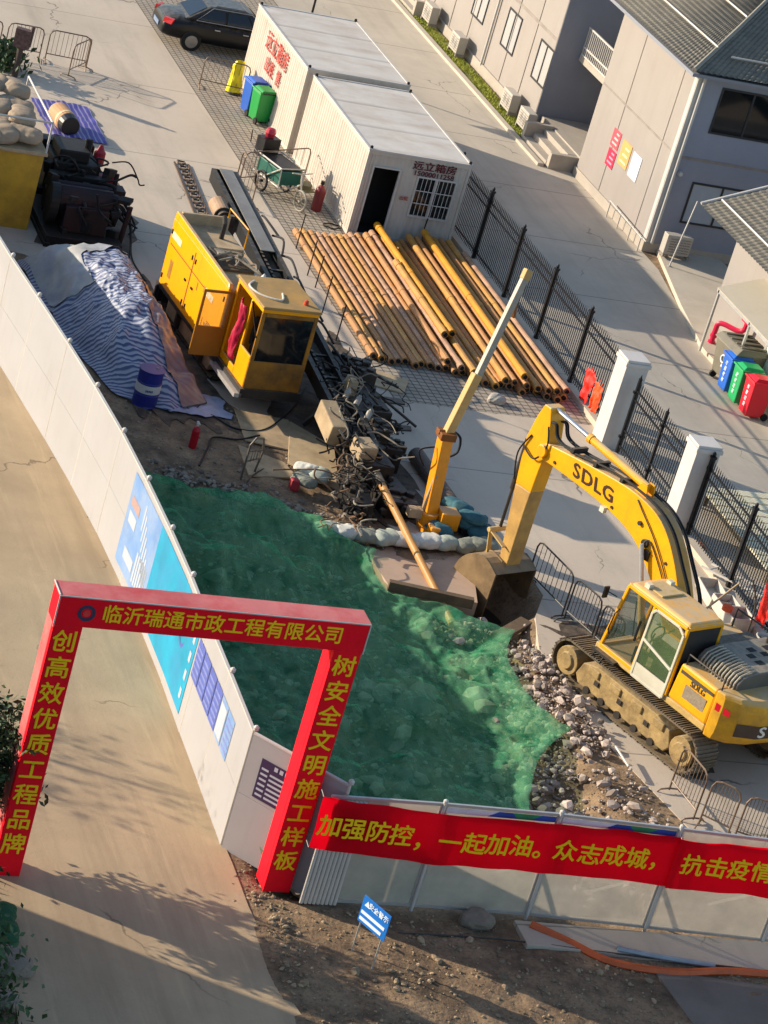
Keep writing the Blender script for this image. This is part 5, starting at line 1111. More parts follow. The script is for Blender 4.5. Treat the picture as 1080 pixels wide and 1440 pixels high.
# cab
X0, X1, Y0, Y1, Z0, Z1 = 2.0, 3.72, -.44, .96, .72, 2.72
m = MB(); th = .06
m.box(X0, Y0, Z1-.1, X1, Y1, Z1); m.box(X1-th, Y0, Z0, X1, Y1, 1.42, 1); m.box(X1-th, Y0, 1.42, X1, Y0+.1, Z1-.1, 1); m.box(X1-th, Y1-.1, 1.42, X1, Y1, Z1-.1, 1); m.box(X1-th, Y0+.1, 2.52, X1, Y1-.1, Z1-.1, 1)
m.box(X0, Y0, Z0, X0+.1, Y0+th, Z1-.1); m.box(2.95, Y0, Z0, X1-th, Y0+th, 1.5); m.box(2.95, Y0, 1.5, 3.05, Y0+th, Z1-.1); m.box(X0+.1, Y0, Z0, 2.95, Y0+th, .9); m.box(X0, Y0+th, Z0, X0+th, Y1, Z1-.1); m.box(X0+th, Y1-th, Z0, X1-th, Y1, 1.5); m.box(X0+th, Y0+th, Z0, X1-th, Y1-th, .8)
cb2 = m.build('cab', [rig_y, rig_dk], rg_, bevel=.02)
m = MB(); m.box(X0-.03, Y0-.03, Z1, X1+.05, Y1+.03, Z1+.07); m.build('cab_roof', mat('cab_roof_dust', '#94794f', .8, var=.12, scale=2, dirt='#d39a35', dirtamt=.4), cb2, bevel=.02)
m = MB(); m.box(X1-.045, Y0+.1, 1.42, X1-.03, Y1-.1, 2.52); m.box(X0+.1, Y1-.045, 1.5, X1-.1, Y1-.03, Z1-.1); m.build('front_glass', glass, cb2)
m = MB(); m.grid(lambda s, q: (X1-.2+.05*fbm(s*4, q*4), Y0+.3+.5*s, 1.65+.5*q*(1-.4*abs(s-.5))), 8, 8); m.build('white_rag', mat('rag', '#cfcabd', .8, var=.15), cb2, smooth=True, fix=False)
m = MB(); m.beam((3.05, Y0-.005, 2.6), (X1, Y0-.005, 2.0), .03, .03); m.build('wiper', black, cb2)
m = MB(); m.box(2.3, .1, .8, 2.85, .7, 1.3); m.box(2.2, .1, 1.2, 2.35, .7, 1.9); m.build('seat', mat('seat_dark', '#2a2724', .8), cb2, bevel=.04)
# open door stands square to the cab
m = MB(); dx, dy0, dy1 = 2.0, -1.22, -.46
m.box(dx, dy0, .70, dx+.05, dy1, 1.45); m.box(dx, dy0, 1.45, dx+.05, dy0+.07, 2.36); m.box(dx, dy1-.07, 1.45, dx+.05, dy1, 2.36); m.box(dx, dy0+.07, 2.29, dx+.05, dy1-.07, 2.36); do2 = m.build('door', mat('door_amber', '#a8701c', .45, var=.08), cb2, bevel=.015)
m = MB(); m.box(dx+.02, dy0+.07, 1.45, dx+.03, dy1-.07, 2.29); m.build('door_glass', mat('door_clear', '#b9b18c', .05, var=.05, alpha=.25), do2)
m = MB()
m.grid(lambda s, q: (2.62+.32*s+.06*sin(q*6), Y0-.03-.10*sin(s*3.1)-.05*fbm(s*4, q*4, 3), 2.5-1.35*q-.1*s), 14, 22); jk = m.build('red_cloth', mat('crimson_cloth', '#b50f38', .6, var=.2, scale=4, bump=.4, bscale=8), cb2, smooth=True, fix=False, solid=.015)
m = MB(); m.tube(hang([(2.3, -.2, 2.8), (2.7, -.46, 2.83), (3.1, -.3, 2.8), (3.35, .1, 2.82), (2.9, .3, 2.8)], 6), .025, 6); m.build('roof_cable', mat('cable_pale', '#c9c2b4', .6), cb2)
m = MB(); m.lathe([(.001, 0), (.06, 0), (.05, .1), (.001, .12)], (3.4, .7, 2.79), 10); m.build('beacon', mat('beacon_red', '#c94a30', .4), cb2)
m = MB(); m.box(2.0, -.62, .5, 3.75, -.44, .6); m.build('step', galv, rg_)
# drilling beam in site coordinates (child of the rig): keep its own frame
inv = (MX.Translation((20.9, 60.0, .01)) @ MX.Rotation(R(-85), 4, 'Z')).inverted()
def mbr(): m = MB(); m.T = inv; return m
B0, B1 = V((22.58, 66.6, 2.05)), V((22.95, 53.6, .78)); bd_ = (B1-B0).normalized(); sdv = bd_.cross(V((0, 0, 1))).normalized()
def along(t, off=0, dz=0): return B0.lerp(B1, t)+sdv*off+V((0, 0, dz))
m = mbr(); m.beam(along(0, -.30), along(1, -.30), .12, .32); m.beam(along(0, .30), along(1, .30), .12, .32); m.beam(along(0, 0, -.1), along(1, 0, -.1), .5, .06)
m.beam(along(-.0, .0, -.12), along(.0, 0, .16)+V((0, .02, 0)), .7, .05)
for k in range(14): m.beam(along(k/13, -.27, .05), along(k/13, .27, .05), .08, .05)
bmm = m.build('drilling_beam', mat('beam_black', '#1b1b1c', .5, var=.3, scale=3, dust='#8d8069', dustamt=.35), rg_)
m = mbr(); m.beam(along(0.0, -.02, .185), along(.33, -.02, .185), .36, .02); m.build('cover_plate', mat('plate_grey', '#8a857c', .5, var=.1, scale=2, dirt='#5d574e', dirtamt=.4), bmm)
m = mbr()
for k in range(40): m.beam(along(.33+.6*k/40, .1, .09), along(.33+.6*k/40, .16, .09), .12, .1)
m.build('rack', dark, bmm)
m = mbr()
for t_ in (.12, .5, .8): m.beam(along(t_, -.28, -.15), V((along(t_).x-.45, along(t_).y, .05)), .1, .1); m.beam(along(t_, .28, -.15), V((along(t_).x+.45, along(t_).y, .05)), .1, .1)
m.build('support_leg', dark, bmm)
m = mbr(); a = along(.13, .62, .02); m.cyl(a, a+bd_*.62, .22, n=18); m.build('rotary_motor', mat('motor_tan', '#a5876a', .7, var=.15, scale=3), bmm); m = mbr(); m.cyl(a+bd_*.62, a+bd_*.78, .17, n=16); m.cyl(a+bd_*.78, a+bd_*.9, .1, n=14); m.cyl(a+bd_*.625, a+bd_*.66, .235, n=18); m.box(a.x+.1, a.y-1.05, a.z-.5, a.x+.22, a.y-.9, a.z+.1); m.build('motor_flange', dark, bmm)
m = mbr()
for k in range(9):
    a = along(.16+.08*k, -.5, .05); m.tube(hang([a, a+V((rr_.uniform(-.2, .1), -.6, .15)), a+V((rr_.uniform(-.1, .15), -1.2, -.05))], 6), .03, 6)
m.tube([along(.55, .33, .15)+V((.12*cos(b), .16*sin(b), .02)) for b in [2*pi*k/14 for k in range(14)]], .03, 6, closed=True)
m.build('hose', rubber, bmm)
# clamps and hydraulic tangle at the front
for c, sz, a_, b_ in ((G(466, 594, 1.05), (.4, 1.0, .5), 4, 12), (G(512, 632, 1.0), (.42, .5, .36), 10, 6), (G(492, 548, 1.2), (.18, .42, .6), 0, 0)): m = mbr(); m.obox(c, sz, R(a_), R(b_)); m.build('clamp_block', tan_dust, bmm, bevel=.03)
gun = mat('gun_black', '#191715', .55, var=.4, scale=4, dust='#6f6250', dustamt=.45, dirt='#3d3226', dirtamt=.6)
for c, sz in ((G(500, 580, .6), (.9, 1.9, 1.0)), (G(515, 660, .4), (.75, 1.2, .8)), (G(500, 705, .22), (.55, 1.0, .44)), (G(548, 700, .2), (.8, 1.3, .4)), (G(470, 530, .75), (.8, 1.0, .8)), (G(505, 535, 1.0), (.5, .7, .7)), (G(528, 610, .8), (.4, .7, .5)), (G(545, 640, .4), (.5, .6, .6))):
    m = mbr(); m.obox(c, sz, R(rr_.uniform(-8, 8)))
    for k in range(9): e = V((rr_.uniform(-.5, .5)*sz[0], rr_.uniform(-.5, .5)*sz[1], sz[2]*.5)); m.obox(c+e, (rr_.uniform(.06, .22), rr_.uniform(.06, .26), rr_.uniform(.06, .24)), rr_.uniform(0, 3))
    for k in range(3): e = V((rr_.uniform(-.5, .5)*sz[0], -.5*sz[1], rr_.uniform(-.4, .4)*sz[2])); m.cyl(c+e, c+e+V((rr_.uniform(-.05, .05), -.12, 0)), rr_.uniform(.04, .09), n=9)
    m.build('clamp_frame', gun, bmm, bevel=.02)
m = mbr(); c = G(535, 600, .6); m.cyl(c, c+V((.5, .1, .0)), .1); m.build('cylinder', gun, bmm)
def tangle(name, mt, spots, n, par, seed, r0=.011, r1=.022, L=.36):
    rr = random.Random(seed); m = mbr()
    for k in range(n):
        px, py, z = rr.choice(spots); p = G(px+rr.gauss(0, 11), py+rr.gauss(0, 11), max(.1, z+rr.gauss(0, .12))); pts = [p]
        d = V((rr.gauss(0, 1), rr.gauss(0, 1), rr.gauss(0, .5)))*.3*L
        for j in range(5):
            d = d*.6+V((rr.gauss(0, 1), rr.gauss(0, 1), rr.gauss(0, .7)))*.24*L; p = p+d; pts.append(V((p.x, p.y, max(.06, p.z))))
        m.tube(hang(pts, 5), rr.uniform(r0, r1), 6)
    return m.build(name, mt, par)
tangle('hose', hose_m, [(495, 530, 1.3), (505, 520, 1.2), (480, 575, 1.35), (490, 600, 1.2), (500, 560, 1.3), (520, 615, 1.0), (500, 650, .8), (490, 690, .5), (495, 720, .3)], 60, bmm, 3)
tangle('hose', rubber, [(500, 530, 1.2), (520, 560, .9), (535, 590, .7), (490, 610, 1.0), (500, 660, .7), (480, 650, .5), (500, 710, .3)], 90, bmm, 8)
tangle('hose', mat('hose_brown', '#7d5f45', .8, var=.25, scale=4), [(500, 640, .9), (495, 680, .6), (495, 720, .3), (505, 745, .15)], 24, bmm, 12)
for p in ((500, 570, 1.3), (515, 590, 1.15), (485, 560, 1.35), (523, 640, .9)): m = mbr(); c = G(*p); m.cyl(c, c+V((.1, .15, .12)), .07, n=10); m.cyl(c+V((.1, .15, .12)), c+V((.13, .2, .16)), .04, n=8); m.build('fitting', mat('fitting_steel', '#8f8a80', .5, metal=.4, var=.2), bmm)
for a, b in (((515, 520, 1.0), (560, 545, .7)), ((520, 545, .8), (585, 600, .1)), ((525, 600, .9), (560, 610, .7)), ((530, 625, .6), (570, 640, .3))): m = mbr(); m.cyl(G(*a), G(*b), .035, n=8); m.build('lever', dark, bmm)
# the rod running down into the pit
dr = thing('drill_rod', 'long tan drill rod running from the rig down under the green net', 'drill rod', G(530, 668, .72)); p = G(530, 668, .72); q = G(627, 858, -.12)+V((.05, -.4, -.1))
m = MB(); m.cyl((0, 0, 0), q-p, .085, n=14); m.build('tube', mat('rod_tan', '#c08a48', .5, var=.15, scale=2, dirt='#8d6a3e', dirtamt=.5), dr); m = MB(); m.cyl((q-p)*.0, (q-p)*.07, .1, n=14); m.build('tool_joint', dark, dr)

# ------------------------------------------------------------------ crane arm
cr_ = thing('telescopic_crane', 'orange telescopic crane arm with grey inner section, on the sandbagged base', 'crane', (24.0, 51.55, 0)); o0 = V((24.0, 51.55, 0))
J, Y2, TP = V((24.02, 51.95, 2.15))-o0, V((24.42, 52.2, 3.55))-o0, V((25.15, 52.85, 5.75))-o0
m = MB(); m.beam((0, 0, .35), J, .25, .29, up=(1, .2, 0)); m.build('lower_boom', orange, cr_, bevel=.02)
m = MB(); m.beam(J-V((.02, .02, .15)), Y2, .18, .21, up=(1, .2, 0)); m.build('upper_boom', mat('crane_yellow', '#c79f5e', .5, var=.1, scale=2, dust='#c3ac86', dustamt=.4, dirt='#94743e', dirtamt=.5), cr_, bevel=.02)
m = MB(); m.beam(Y2-V((0, 0, .2)), TP, .13, .15, up=(1, .2, 0)); m.build('inner_boom', mat('grey_steel', '#8f897f', .45, metal=.3, var=.1, scale=3), cr_, bevel=.012)
m = MB(); m.beam(TP-V((.03, .03, .12)), TP+V((.03, .03, .1)), .16, .18, up=(1, .2, 0)); m.build('boom_tip', mat('crane_yellow', '#e0b258'), cr_, bevel=.02)
m = MB(); m.obox(J+V((0, 0, .0)), (.36, .4, .16)); m.cyl(J+V((-.2, 0, .05)), J+V((.2, 0, .05)), .06); h = TP-V((.12, .12, .62)); m.beam(h, h+V((.08, .05, -.38)), .1, .08); m.tube([h+V((0, 0, .1)), h+V((.1, .1, .45))], .015, 5); m.build('knuckle', mat('rust_brown', '#7d4a1c', .6, var=.2), cr_, bevel=.01)
m = MB(); m.tube(hang([J+V((.16, .0, .1)), J+V((.4, .1, -.1)), J+V((.42, .1, -.45)), J+V((.1, .05, -.6))], 8), .028, 6); m.tube(hang([J+V((-.2, -.05, -.3)), J+V((-.5, 0, -.45)), J+V((-.3, 0, -.8))], 8), .02, 6); m.build('hose', rubber, cr_)
m = MB(); m.box(-.16, -.3, .02, .5, .15, .18); m.box(.18, -.32, .18, .62, .1, .58); m.cyl((0, 0, .1), (0, 0, .45), .22, n=16); m.box(-.12, -.62, .1, .1, -.35, .36); m.build('base', orange, cr_, bevel=.02)
m = MB(); m.cyl((-.2, .0, .2), (-.06, .1, 1.3), .05, n=8); m.box(-.5, -.1, .3, -.2, .12, .5); m.build('cylinder', tan_dust, cr_)
# ------------------------------------------------------------------ dark saloon car (points to +u)
car = thing('parked_car', 'dark grey saloon car with red tail light parked behind the lettered container', 'car', (27.6, 84.5, 0), 0)
paint = mat('car_paint', '#16171b', .28, metal=.35, var=.05, dust='#8d8474', dustamt=.5)
prof = [(-2.42, .42, .62, .70), (-2.36, .30, .92, .80), (-2.0, .24, 1.02, .88), (-1.5, .22, 1.04, .91), (-.6, .2, .98, .92), (.6, .2, .96, .92), (1.2, .22, .95, .91), (1.8, .24, .86, .88), (2.25, .28, .74, .8), (2.4, .4, .6, .66)]
m = MB(); ns = 12
def sect(x, zb, zt, hw):
    pts = []
    for k in range(ns):
        a = 2*pi*k/ns+pi/ns; cx, cz = cos(a), sin(a); sx = abs(cx)**.45*(1 if cx > 0 else -1); sz = abs(cz)**.5*(1 if cz > 0 else -1)
        pts.append((x, hw*sx*(1-.06*(sz > 0)), (zb+zt)/2+(zt-zb)/2*sz))
    return pts
vs = [p for q in prof for p in sect(*q)]
m.add(vs, [(i*ns+k, i*ns+(k+1) % ns, (i+1)*ns+(k+1) % ns, (i+1)*ns+k) for i in range(len(prof)-1) for k in range(ns)]+[tuple(range(ns)), tuple(range((len(prof)-1)*ns, len(prof)*ns))])
m.build('body', paint, car, smooth=True, sub=2)
gp = [(-1.75, .99, .80, .99, .02), (-1.05, 1.0, .84, 1.40, .62), (-.5, .98, .85, 1.47, .64), (.2, .96, .85, 1.46, .64), (.55, .96, .85, 1.40, .62), (1.35, .93, .82, .95, .6)]
m = MB(); b4 = [(-1.75, -.8, .97), (1.35, -.8, .92), (1.35, .8, .92), (-1.75, .8, .97)]; t4 = [(-.95, -.6, 1.44), (.45, -.6, 1.44), (.45, .6, 1.44), (-.95, .6, 1.44)]; m.hexa(b4, t4); m.build('greenhouse', paint, car, bevel=.09)
m = MB(); m.hexa([(-.85, -.56, 1.43), (.35, -.56, 1.43), (.35, .56, 1.43), (-.85, .56, 1.43)], [(-.7, -.45, 1.475), (.25, -.45, 1.475), (.25, .45, 1.475), (-.7, .45, 1.475)]); m.build('roof', paint, car, bevel=.03)
m = MB()
for s in (-1, 1):
    P = lambda x, q: (x, s*(.805-.2*q+.012), .975-.0*x+.46*q-.01)
    for xa, xb, xc, xd in ((-1.3, -.42, -.46, -.88), (-.36, .5, .28, -.36), (.55, 1.0, .4, .34)): m.quad(P(xa, .12), P(xb, .12), P(xc, .88), P(xd, .88))
m.quad((-1.6, -.66, 1.07), (-1.6, .66, 1.07), (-1.06, .52, 1.40), (-1.06, -.52, 1.40)); m.quad((1.2, -.66, 1.0), (1.2, .66, 1.0), (.6, .52, 1.38), (.6, -.52, 1.38)); m.build('window', glass, car, fix=False)
m = MB()
for s in (-1, 1): m.tube([(-1.38, s*.80, 1.0), (1.1, s*.81, .99), (.42, s*.635, 1.425), (-.86, s*.635, 1.425)], .012, 5, closed=True)
for s in (-1, 1):
    for x in (-.75, .2): m.box(x, s*.91-.012, .80, x+.18, s*.91+.012, .83)
m.build('chrome_trim', galv, car)
for s in (-1, 1):
    m = MB(); m.hexa([(-2.40, s*.62, .74), (-2.18, s*.86, .74), (-2.1, s*.76, .74), (-2.3, s*.55, .74)], [(-2.37, s*.62, .9), (-2.12, s*.865, .91), (-2.05, s*.76, .91), (-2.28, s*.55, .9)]); m.build('tail_light', mat('tail_red', '#c42a2a', .2, var=.05), car)
    for x in (-1.42, 1.42):
        m = MB(); m.cyl((x, s*.74, .32), (x, s*.93, .32), .33, n=24); wh = m.build('wheel', rubber, car, bevel=.03)
        m = MB(); m.cyl((x, s*.9, .32), (x, s*.945, .32), .22, .2, n=20)
        for k in range(7): a = 2*pi*k/7; m.beam((x, s*.948, .32), (x+.2*cos(a), s*.94, .32+.2*sin(a)), .05, .02, up=(0, 1, 0))
        m.build('rim', mat('alloy', '#8f8f90', .35, metal=.6), wh)
m = MB(); m.box(-2.44, -.3, .5, -2.41, .3, .64); m.build('number_plate', mat('plate_blue', '#6f7f96', .5), car)

# ------------------------------------------------------------------ crowd barriers
bar_m = mat('barrier_brown', '#6b5647', .5, metal=.2, var=.25, scale=6, dirt='#a9967c', dirtamt=.4); bar_k = mat('barrier_dark', '#23211f', .5, var=.3, scale=4, dust='#8a7d6a', dustamt=.4)
def barrier(name, label, p, q, H=1.0, grp='crowd barriers', m_=None, n=9):
    p, q = V((p[0], p[1], 0)), V((q[0], q[1], 0)); L = (q-p).length
    t = thing('crowd_barrier', label, 'barrier', p+V((0, 0, .012)), atan2(q.y-p.y, q.x-p.x), grp); m_ = m_ or bar_m
    r = .16; m = MB(); m.tube([(0.05, 0, .05), (.05, 0, H-r), (.05+r*.3, 0, H-r*.3), (.05+r, 0, H), (L-.05-r, 0, H), (L-.05-r*.3, 0, H-r*.3), (L-.05, 0, H-r), (L-.05, 0, .05)], .02, 7); m.cyl((.05, 0, .25), (L-.05, 0, .25), .016, n=6); m.build('frame', m_, t)
    m = MB()
    for k in range(1, n): x = .05+(L-.1)*k/n; m.cyl((x, 0, .25), (x, 0, H), .008, n=5)
    m.build('bars', m_, t)
    for x in (.05, L-.05): m = MB(); m.tube([(x, -.26, .0), (x, -.2, .06), (x, 0, .08), (x, .2, .06), (x, .26, .0)], .018, 6); m.build('foot', m_, t)
    return t
barrier('b', 'crowd barrier standing alone in the open yard, one end bent back', G(60, 86), G(121, 98), 1.0)
barrier('b', 'short crowd barrier leaf folded against the lone yard barrier', G(121, 98), G(94, 110), 1.0, n=6)
barrier('b', 'crowd barrier behind the dark post at the top of the yard', G(2, 76), G(56, 86), 1.0)
barrier('b', 'crowd barrier end running out of sight behind the dark post', G(-60, 66), G(-2, 76), 1.0)
barrier('b', 'crowd barrier on the paving between the dark car and the blue bin', G(277, 122), G(345, 138), 1.0)
barrier('b', 'crowd barrier on the paving behind the parked tricycle', G(333, 262), G(428, 254), 1.0)
barrier('b', 'crowd barrier beside the tricycle, half hidden by the drilling beam', G(330, 258), G(352, 296), 1.0, n=5)
for a, b, lab in (((738, 818), (790, 872), 'dark crowd barrier right behind the excavator bucket'), ((790, 872), (830, 908), 'dark crowd barrier between bucket and excavator cab'), ((830, 908), (862, 940), 'dark crowd barrier ending at the excavator track'),
                  ((938, 1112), (975, 1158), 'crowd barrier on the pale slab behind the red banner, nearest the track'), ((978, 1160), (1024, 1182), 'crowd barrier on the pale slab, second from the track'), ((1026, 1184), (1075, 1200), 'crowd barrier on the pale slab, furthest to the right')):
    barrier('b', lab, G(*a), G(*b), 1.05, m_=bar_k if a[1] < 1000 else bar_m)
# thin steel stakes along the drilling beam
for i, (px, py) in enumerate([(416, 350), (432, 388), (443, 405), (453, 440), (472, 480)]):
    p = G(px, py); t = tag(MB().cyl((0, 0, 0), (.03, .05, 1.0 if i != 2 else .9), .018, n=6).build('steel_stake', bar_k), ['thin steel stake nearest the tricycle beside the drilling beam', 'thin steel stake at the corner of the pipe stack', 'thin steel stake with a red cap by the rig cab', 'thin steel stake between rig cab and pipe stack', 'thin steel stake closest to the hydraulic hoses'][i], 'stake', 'steel stakes beside the drilling beam'); t.location = p

# ------------------------------------------------------------------ cargo tricycle
t = thing('cargo_tricycle', 'small cargo tricycle with green box and white frame parked by the ribbed container', 'tricycle', (25.95, 71.4, .02), R(-72)); tw = mat('trike_white', '#b9b2a4', .5, var=.15); tg = mat('trike_green', '#14584a', .5, var=.15, scale=3)
def wheel(m, x, y, r):
    m.tube([(x+r*cos(a), y, r+r*sin(a)) for a in [2*pi*k/20 for k in range(20)]], .035, 6, closed=True)
    for k in range(8): a = 2*pi*k/8; m.cyl((x, y, r), (x+r*cos(a), y, r+r*sin(a)), .006, n=4)
    m.cyl((x, y-.05, r), (x, y+.05, r), .04, n=8)
for x, y, r in ((.95, 0, .28), (-.45, -.42, .28), (-.45, .42, .28)): m = MB(); wheel(m, x, y, r); m.build('wheel', rubber if y else mat('tyre_grey', '#8a8578', .7), t)
m = MB(); m.tube([(.95, .04, .28), (.8, 0, .75), (.72, 0, 1.0)], .025, 6); m.tube([(.74, -.34, 1.02), (.72, 0, .98), (.74, .34, 1.02)], .018, 6); m.tube([(.8, 0, .7), (.4, 0, .4), (-.1, 0, .42), (-.9, 0, .45)], .03, 6)
for y in (-.4, .4): m.tube([(.35, y, .42), (-.95, y, .42), (-.95, y, .95), (.3, y, .95), (.35, y, .42)], .02, 6); m.tube([(.3, y, .95), (-.4, y, .45)], .02, 6)
m.tube([(-.95, -.4, .95), (-.95, .4, .95)], .02, 6); m.tube([(.3, -.4, .95), (.3, .4, .95)], .02, 6); m.build('frame', tw, t)
m = MB(); m.box(-.9, -.36, .45, .28, .36, .85); m.build('cargo_box', tg, t, bevel=.02); m = MB(); m.box(-.92, -.37, .86, .2, .37, .93); m.build('seat', black, t, bevel=.03)
m = MB(); m.box(-1.35, -.25, .75, -.95, .3, 1.3); m.tube([(-.95, -.4, .9), (-1.4, -.4, 1.05), (-1.45, -.4, 1.4), (-.95, -.4, 1.5)], .018, 6); m.build('crate', black, t)
m = MB(); m.lathe([(.001, 0), (.12, 0), (.16, .12), (.12, .24), (.001, .27)], (-1.2, .05, 1.3), 12); m.build('helmet', mat('helmet_red', '#b0293a', .3), t)
m = MB(); m.box(-.3, .45, .3, .4, .9, .32); m.cyl((.1, .7, .32), (.1, .7, .45), .2, n=12); m.build('side_tray', mat('tray_olive', '#8a805c', .8, var=.2), t)
t = thing('gas_cylinder', 'dark red cylinder with black top against the ribbed container wall', 'cylinder', (26.85, 70.75, .02)); m = MB(); m.lathe([(.14, 0), (.15, .04), (.15, .62), (.08, .72), (.04, .74), (.04, .8)], n=14); m.build('tank', mat('dark_red', '#7a2a2c', .5, var=.2), t); m = MB(); m.cyl((0, 0, .78), (0, 0, .88), .06, n=8); m.build('valve', black, t)
t = tag(MB().tube([(.25*cos(a), .18*sin(a), .03+.01*sin(5*a)) for a in [2*pi*k/24 for k in range(24)]], .02, 6, closed=True).build('cable_coil', rubber), 'loop of dark cable lying by the container doorway', 'cable'); t.location = (27.0, 69.6, .02)
t = thing('yellow_raincoat', 'bright yellow raincoat draped over the barrier near the car', 'raincoat', (26.75, 80.02, .0)); m = MB()
m.grid(lambda s, q: ((.24-.10*q+.06*fbm(cos(s*6.28)*2, sin(s*6.28)*2, q*3))*cos(s*2*pi)+.06*fbm(q*2, 4), (.17-.06*q)*sin(s*2*pi)*(1+.5*fbm(cos(s*6.28)*2, q*3, 2)), .05+1.0*q), 24, 14); m.add([], []); m.build('cloth', mat('raincoat_yellow', '#e3d21c', .4, var=.12, scale=4, bump=.3, bscale=6), t, smooth=True); m = MB(); m.lathe([(.001, .02), (.2, .02), (.26, .05), (.2, .09), (.001, .1)], n=14); m.build('base', rubber, t)
t = thing('flag_sign', 'green and white sign board on a black pole behind the containers', 'sign', (30.2, 84.6, 0)); m = MB(); m.cyl((0, 0, 0), (0, 0, 3.2), .04, n=8); m.build('pole', black, t); m = MB(); m.box(-1.2, -.02, 2.35, -.03, .02, 3.4); m.build('board', mat('sign_green', '#28a887', .5, var=.1, scale=3), t); m = MB(); m.prism([(-1.2, 2.9), (-.6, 3.4), (-1.2, 3.4)], -.026, -.021, 'y'); m.build('stripe', wht, t)

# ------------------------------------------------------------------ spare drill chain lying in the yard
t = thing('chain_ladder', 'rusty steel chain link strip lying in the yard near the beam end', 'chain', G(270, 270), atan2(*(lambda d: (d.y, d.x))(G(290, 318)-G(258, 238)))); L = (G(290, 318)-G(258, 238)).length
m = MB()
for k in range(11): x = -L/2+L*k/10; m.tube([(x-.13, -.1, .05), (x+.05, -.1, .05), (x+.13, .0, .06), (x+.05, .1, .05), (x-.13, .1, .05)], .03, 6, closed=True)
m.build('links', mat('rust_link', '#5b4a3c', .7, var=.3), t); m = MB(); m.beam((-L/2, -.2, .03), (L/2, -.2, .03), .05, .05); m.beam((-L/2, .2, .03), (L/2, .2, .03), .05, .05); m.build('side_bar', mat('rust_link', '#5b4a3c'), t)

# ------------------------------------------------------------------ striped tarpaulin heap, drum etc.
TC = [G(20, 372), G(120, 362), G(170, 385), G(205, 425), G(250, 500), G(290, 572), G(240, 582), (G(160, 556)), G(110, 500), G(60, 430)]
tcx = sum(p.x for p in TC)/len(TC); tcy = sum(p.y for p in TC)/len(TC)
def rad(a):
    best = 1.5
    for p, q in zip(TC, TC[1:]+TC[:1]):
        x1, y1, x2, y2 = p.x-tcx, p.y-tcy, q.x-tcx, q.y-tcy; dx, dy = cos(a), sin(a); den = dx*(y2-y1)-dy*(x2-x1)
        if abs(den) < 1e-9: continue
        r = (x1*(y2-y1)-y1*(x2-x1))/den; s = (x1*dy-y1*dx)/den if False else ((dx*y1-dy*x1)/-den)
        if r > 0 and -.001 <= s <= 1.001: best = r
    return best
def tarp(s, q):
    a = 2*pi*s; r = rad(a)*q; x, y = r*cos(a), r*sin(a)
    core = 1-sstep(.15, 1.0, q*(1+.12*fbm(x, y, 5)))
    h = 1.25*core**.8+.10*fbm(x*1.3, y*1.3, 3)*min(1, (1-q)*4)+.06*abs(sin(a*7+fbm(x, y)*3))*q*(1-q)*3+.04
    h += .35*math.exp(-((x+.6)**2+(y-2.6)**2)/1.2)
    env = min(1, (1-q)*3)*min(1, q*4)
    h += env*(.13*max(0, fbm(x*1.5, y*1.5, 9))+.07*(1-abs(fbm(x*1.9, y*1.1, 13)))**3+.035*(1-abs(fbm(x*4.2, y*3.1, 17)))**4)
    return (x, y, max(.03, h))
tm = mat('tarp_blue', '#4b5779', .5, var=.15, scale=1.5, bump=.3, bscale=5)
overlay(tm, stripes(1, .115, .06, .1, dist=.16, rotz=R(20)), '#b3b6bd', .75)
tp = thing('tarpaulin_heap', 'blue and white striped tarpaulin heaped over stores beside the hoarding', 'tarpaulin', (tcx, tcy, 0)); o_ = MB().grid(tarp, 150, 70).build('sheet', tm, tp, smooth=True, fix=False)
tan_t = mat('tarp_tan', '#877a78', .45, var=.2, scale=1.6, bump=.3, bscale=5); overlay(tan_t, stripes(1, .17, .07, .06, dist=.16, rotz=R(20)), '#7c5d63', .5)
def tarp2(s, q):
    a = -1.4+1.7*s; qq = .3+.72*q; x, y, z = tarp((a/(2*pi)) % 1, min(1, qq)); return (x, y, z+.05+.03*fbm(x*3, y*3, 1))
tt = thing('plastic_sheet', 'pinkish tan plastic sheet lying over the rig side of the tarpaulin heap', 'sheet', (tcx, tcy, 0)); MB().grid(tarp2, 80, 40).build('sheet', tan_t, tt, smooth=True, fix=False)
def tarp3(s, q): a = 1.35+1.5*s; x, y, z = tarp((a/(2*pi)) % 1, .45+.5*q); return (x, y, z+.05)
tt = thing('plastic_sheet', 'pale grey sheet over the top end of the striped tarpaulin heap', 'sheet', (tcx, tcy, 0)); MB().grid(tarp3, 24, 14).build('sheet', mat('tarp_grey', '#a9a79f', .5, var=.15, scale=2, dirt='#5a6a92', dirtamt=.5), tt, smooth=True, fix=False)
t = tag(MB().grid(lambda s, q: (s*1.5-.6+.15*fbm(q*3, 1), q*1.1-.5+.15*fbm(s*3, 4), .05+.06*abs(fbm(s*3, q*3))), 14, 12).build('plastic_sheet', mat('sheet_pale', '#9aa0b4', .5, var=.2, scale=4), smooth=True, fix=False), 'crumpled pale plastic at the foot of the heap, beside the blue drum', 'sheet'); t.location = G(265, 572)
dr_ = thing('oil_drum', 'blue steel oil drum with a white band standing beside the striped tarpaulin', 'drum', G(202, 568)+V((0, 0, .0)), .4)
dblue = mat('drum_blue', '#1b2778', .4, var=.1, scale=3, dirt='#3a3550', dirtamt=.4)
m = MB(); m.lathe([(.28, 0), (.295, .02), (.285, .05), (.285, .29), (.297, .31), (.285, .33), (.285, .57), (.297, .59), (.285, .61), (.285, .85), (.296, .87), (.296, .89)], n=28); m.build('shell', dblue, dr_)
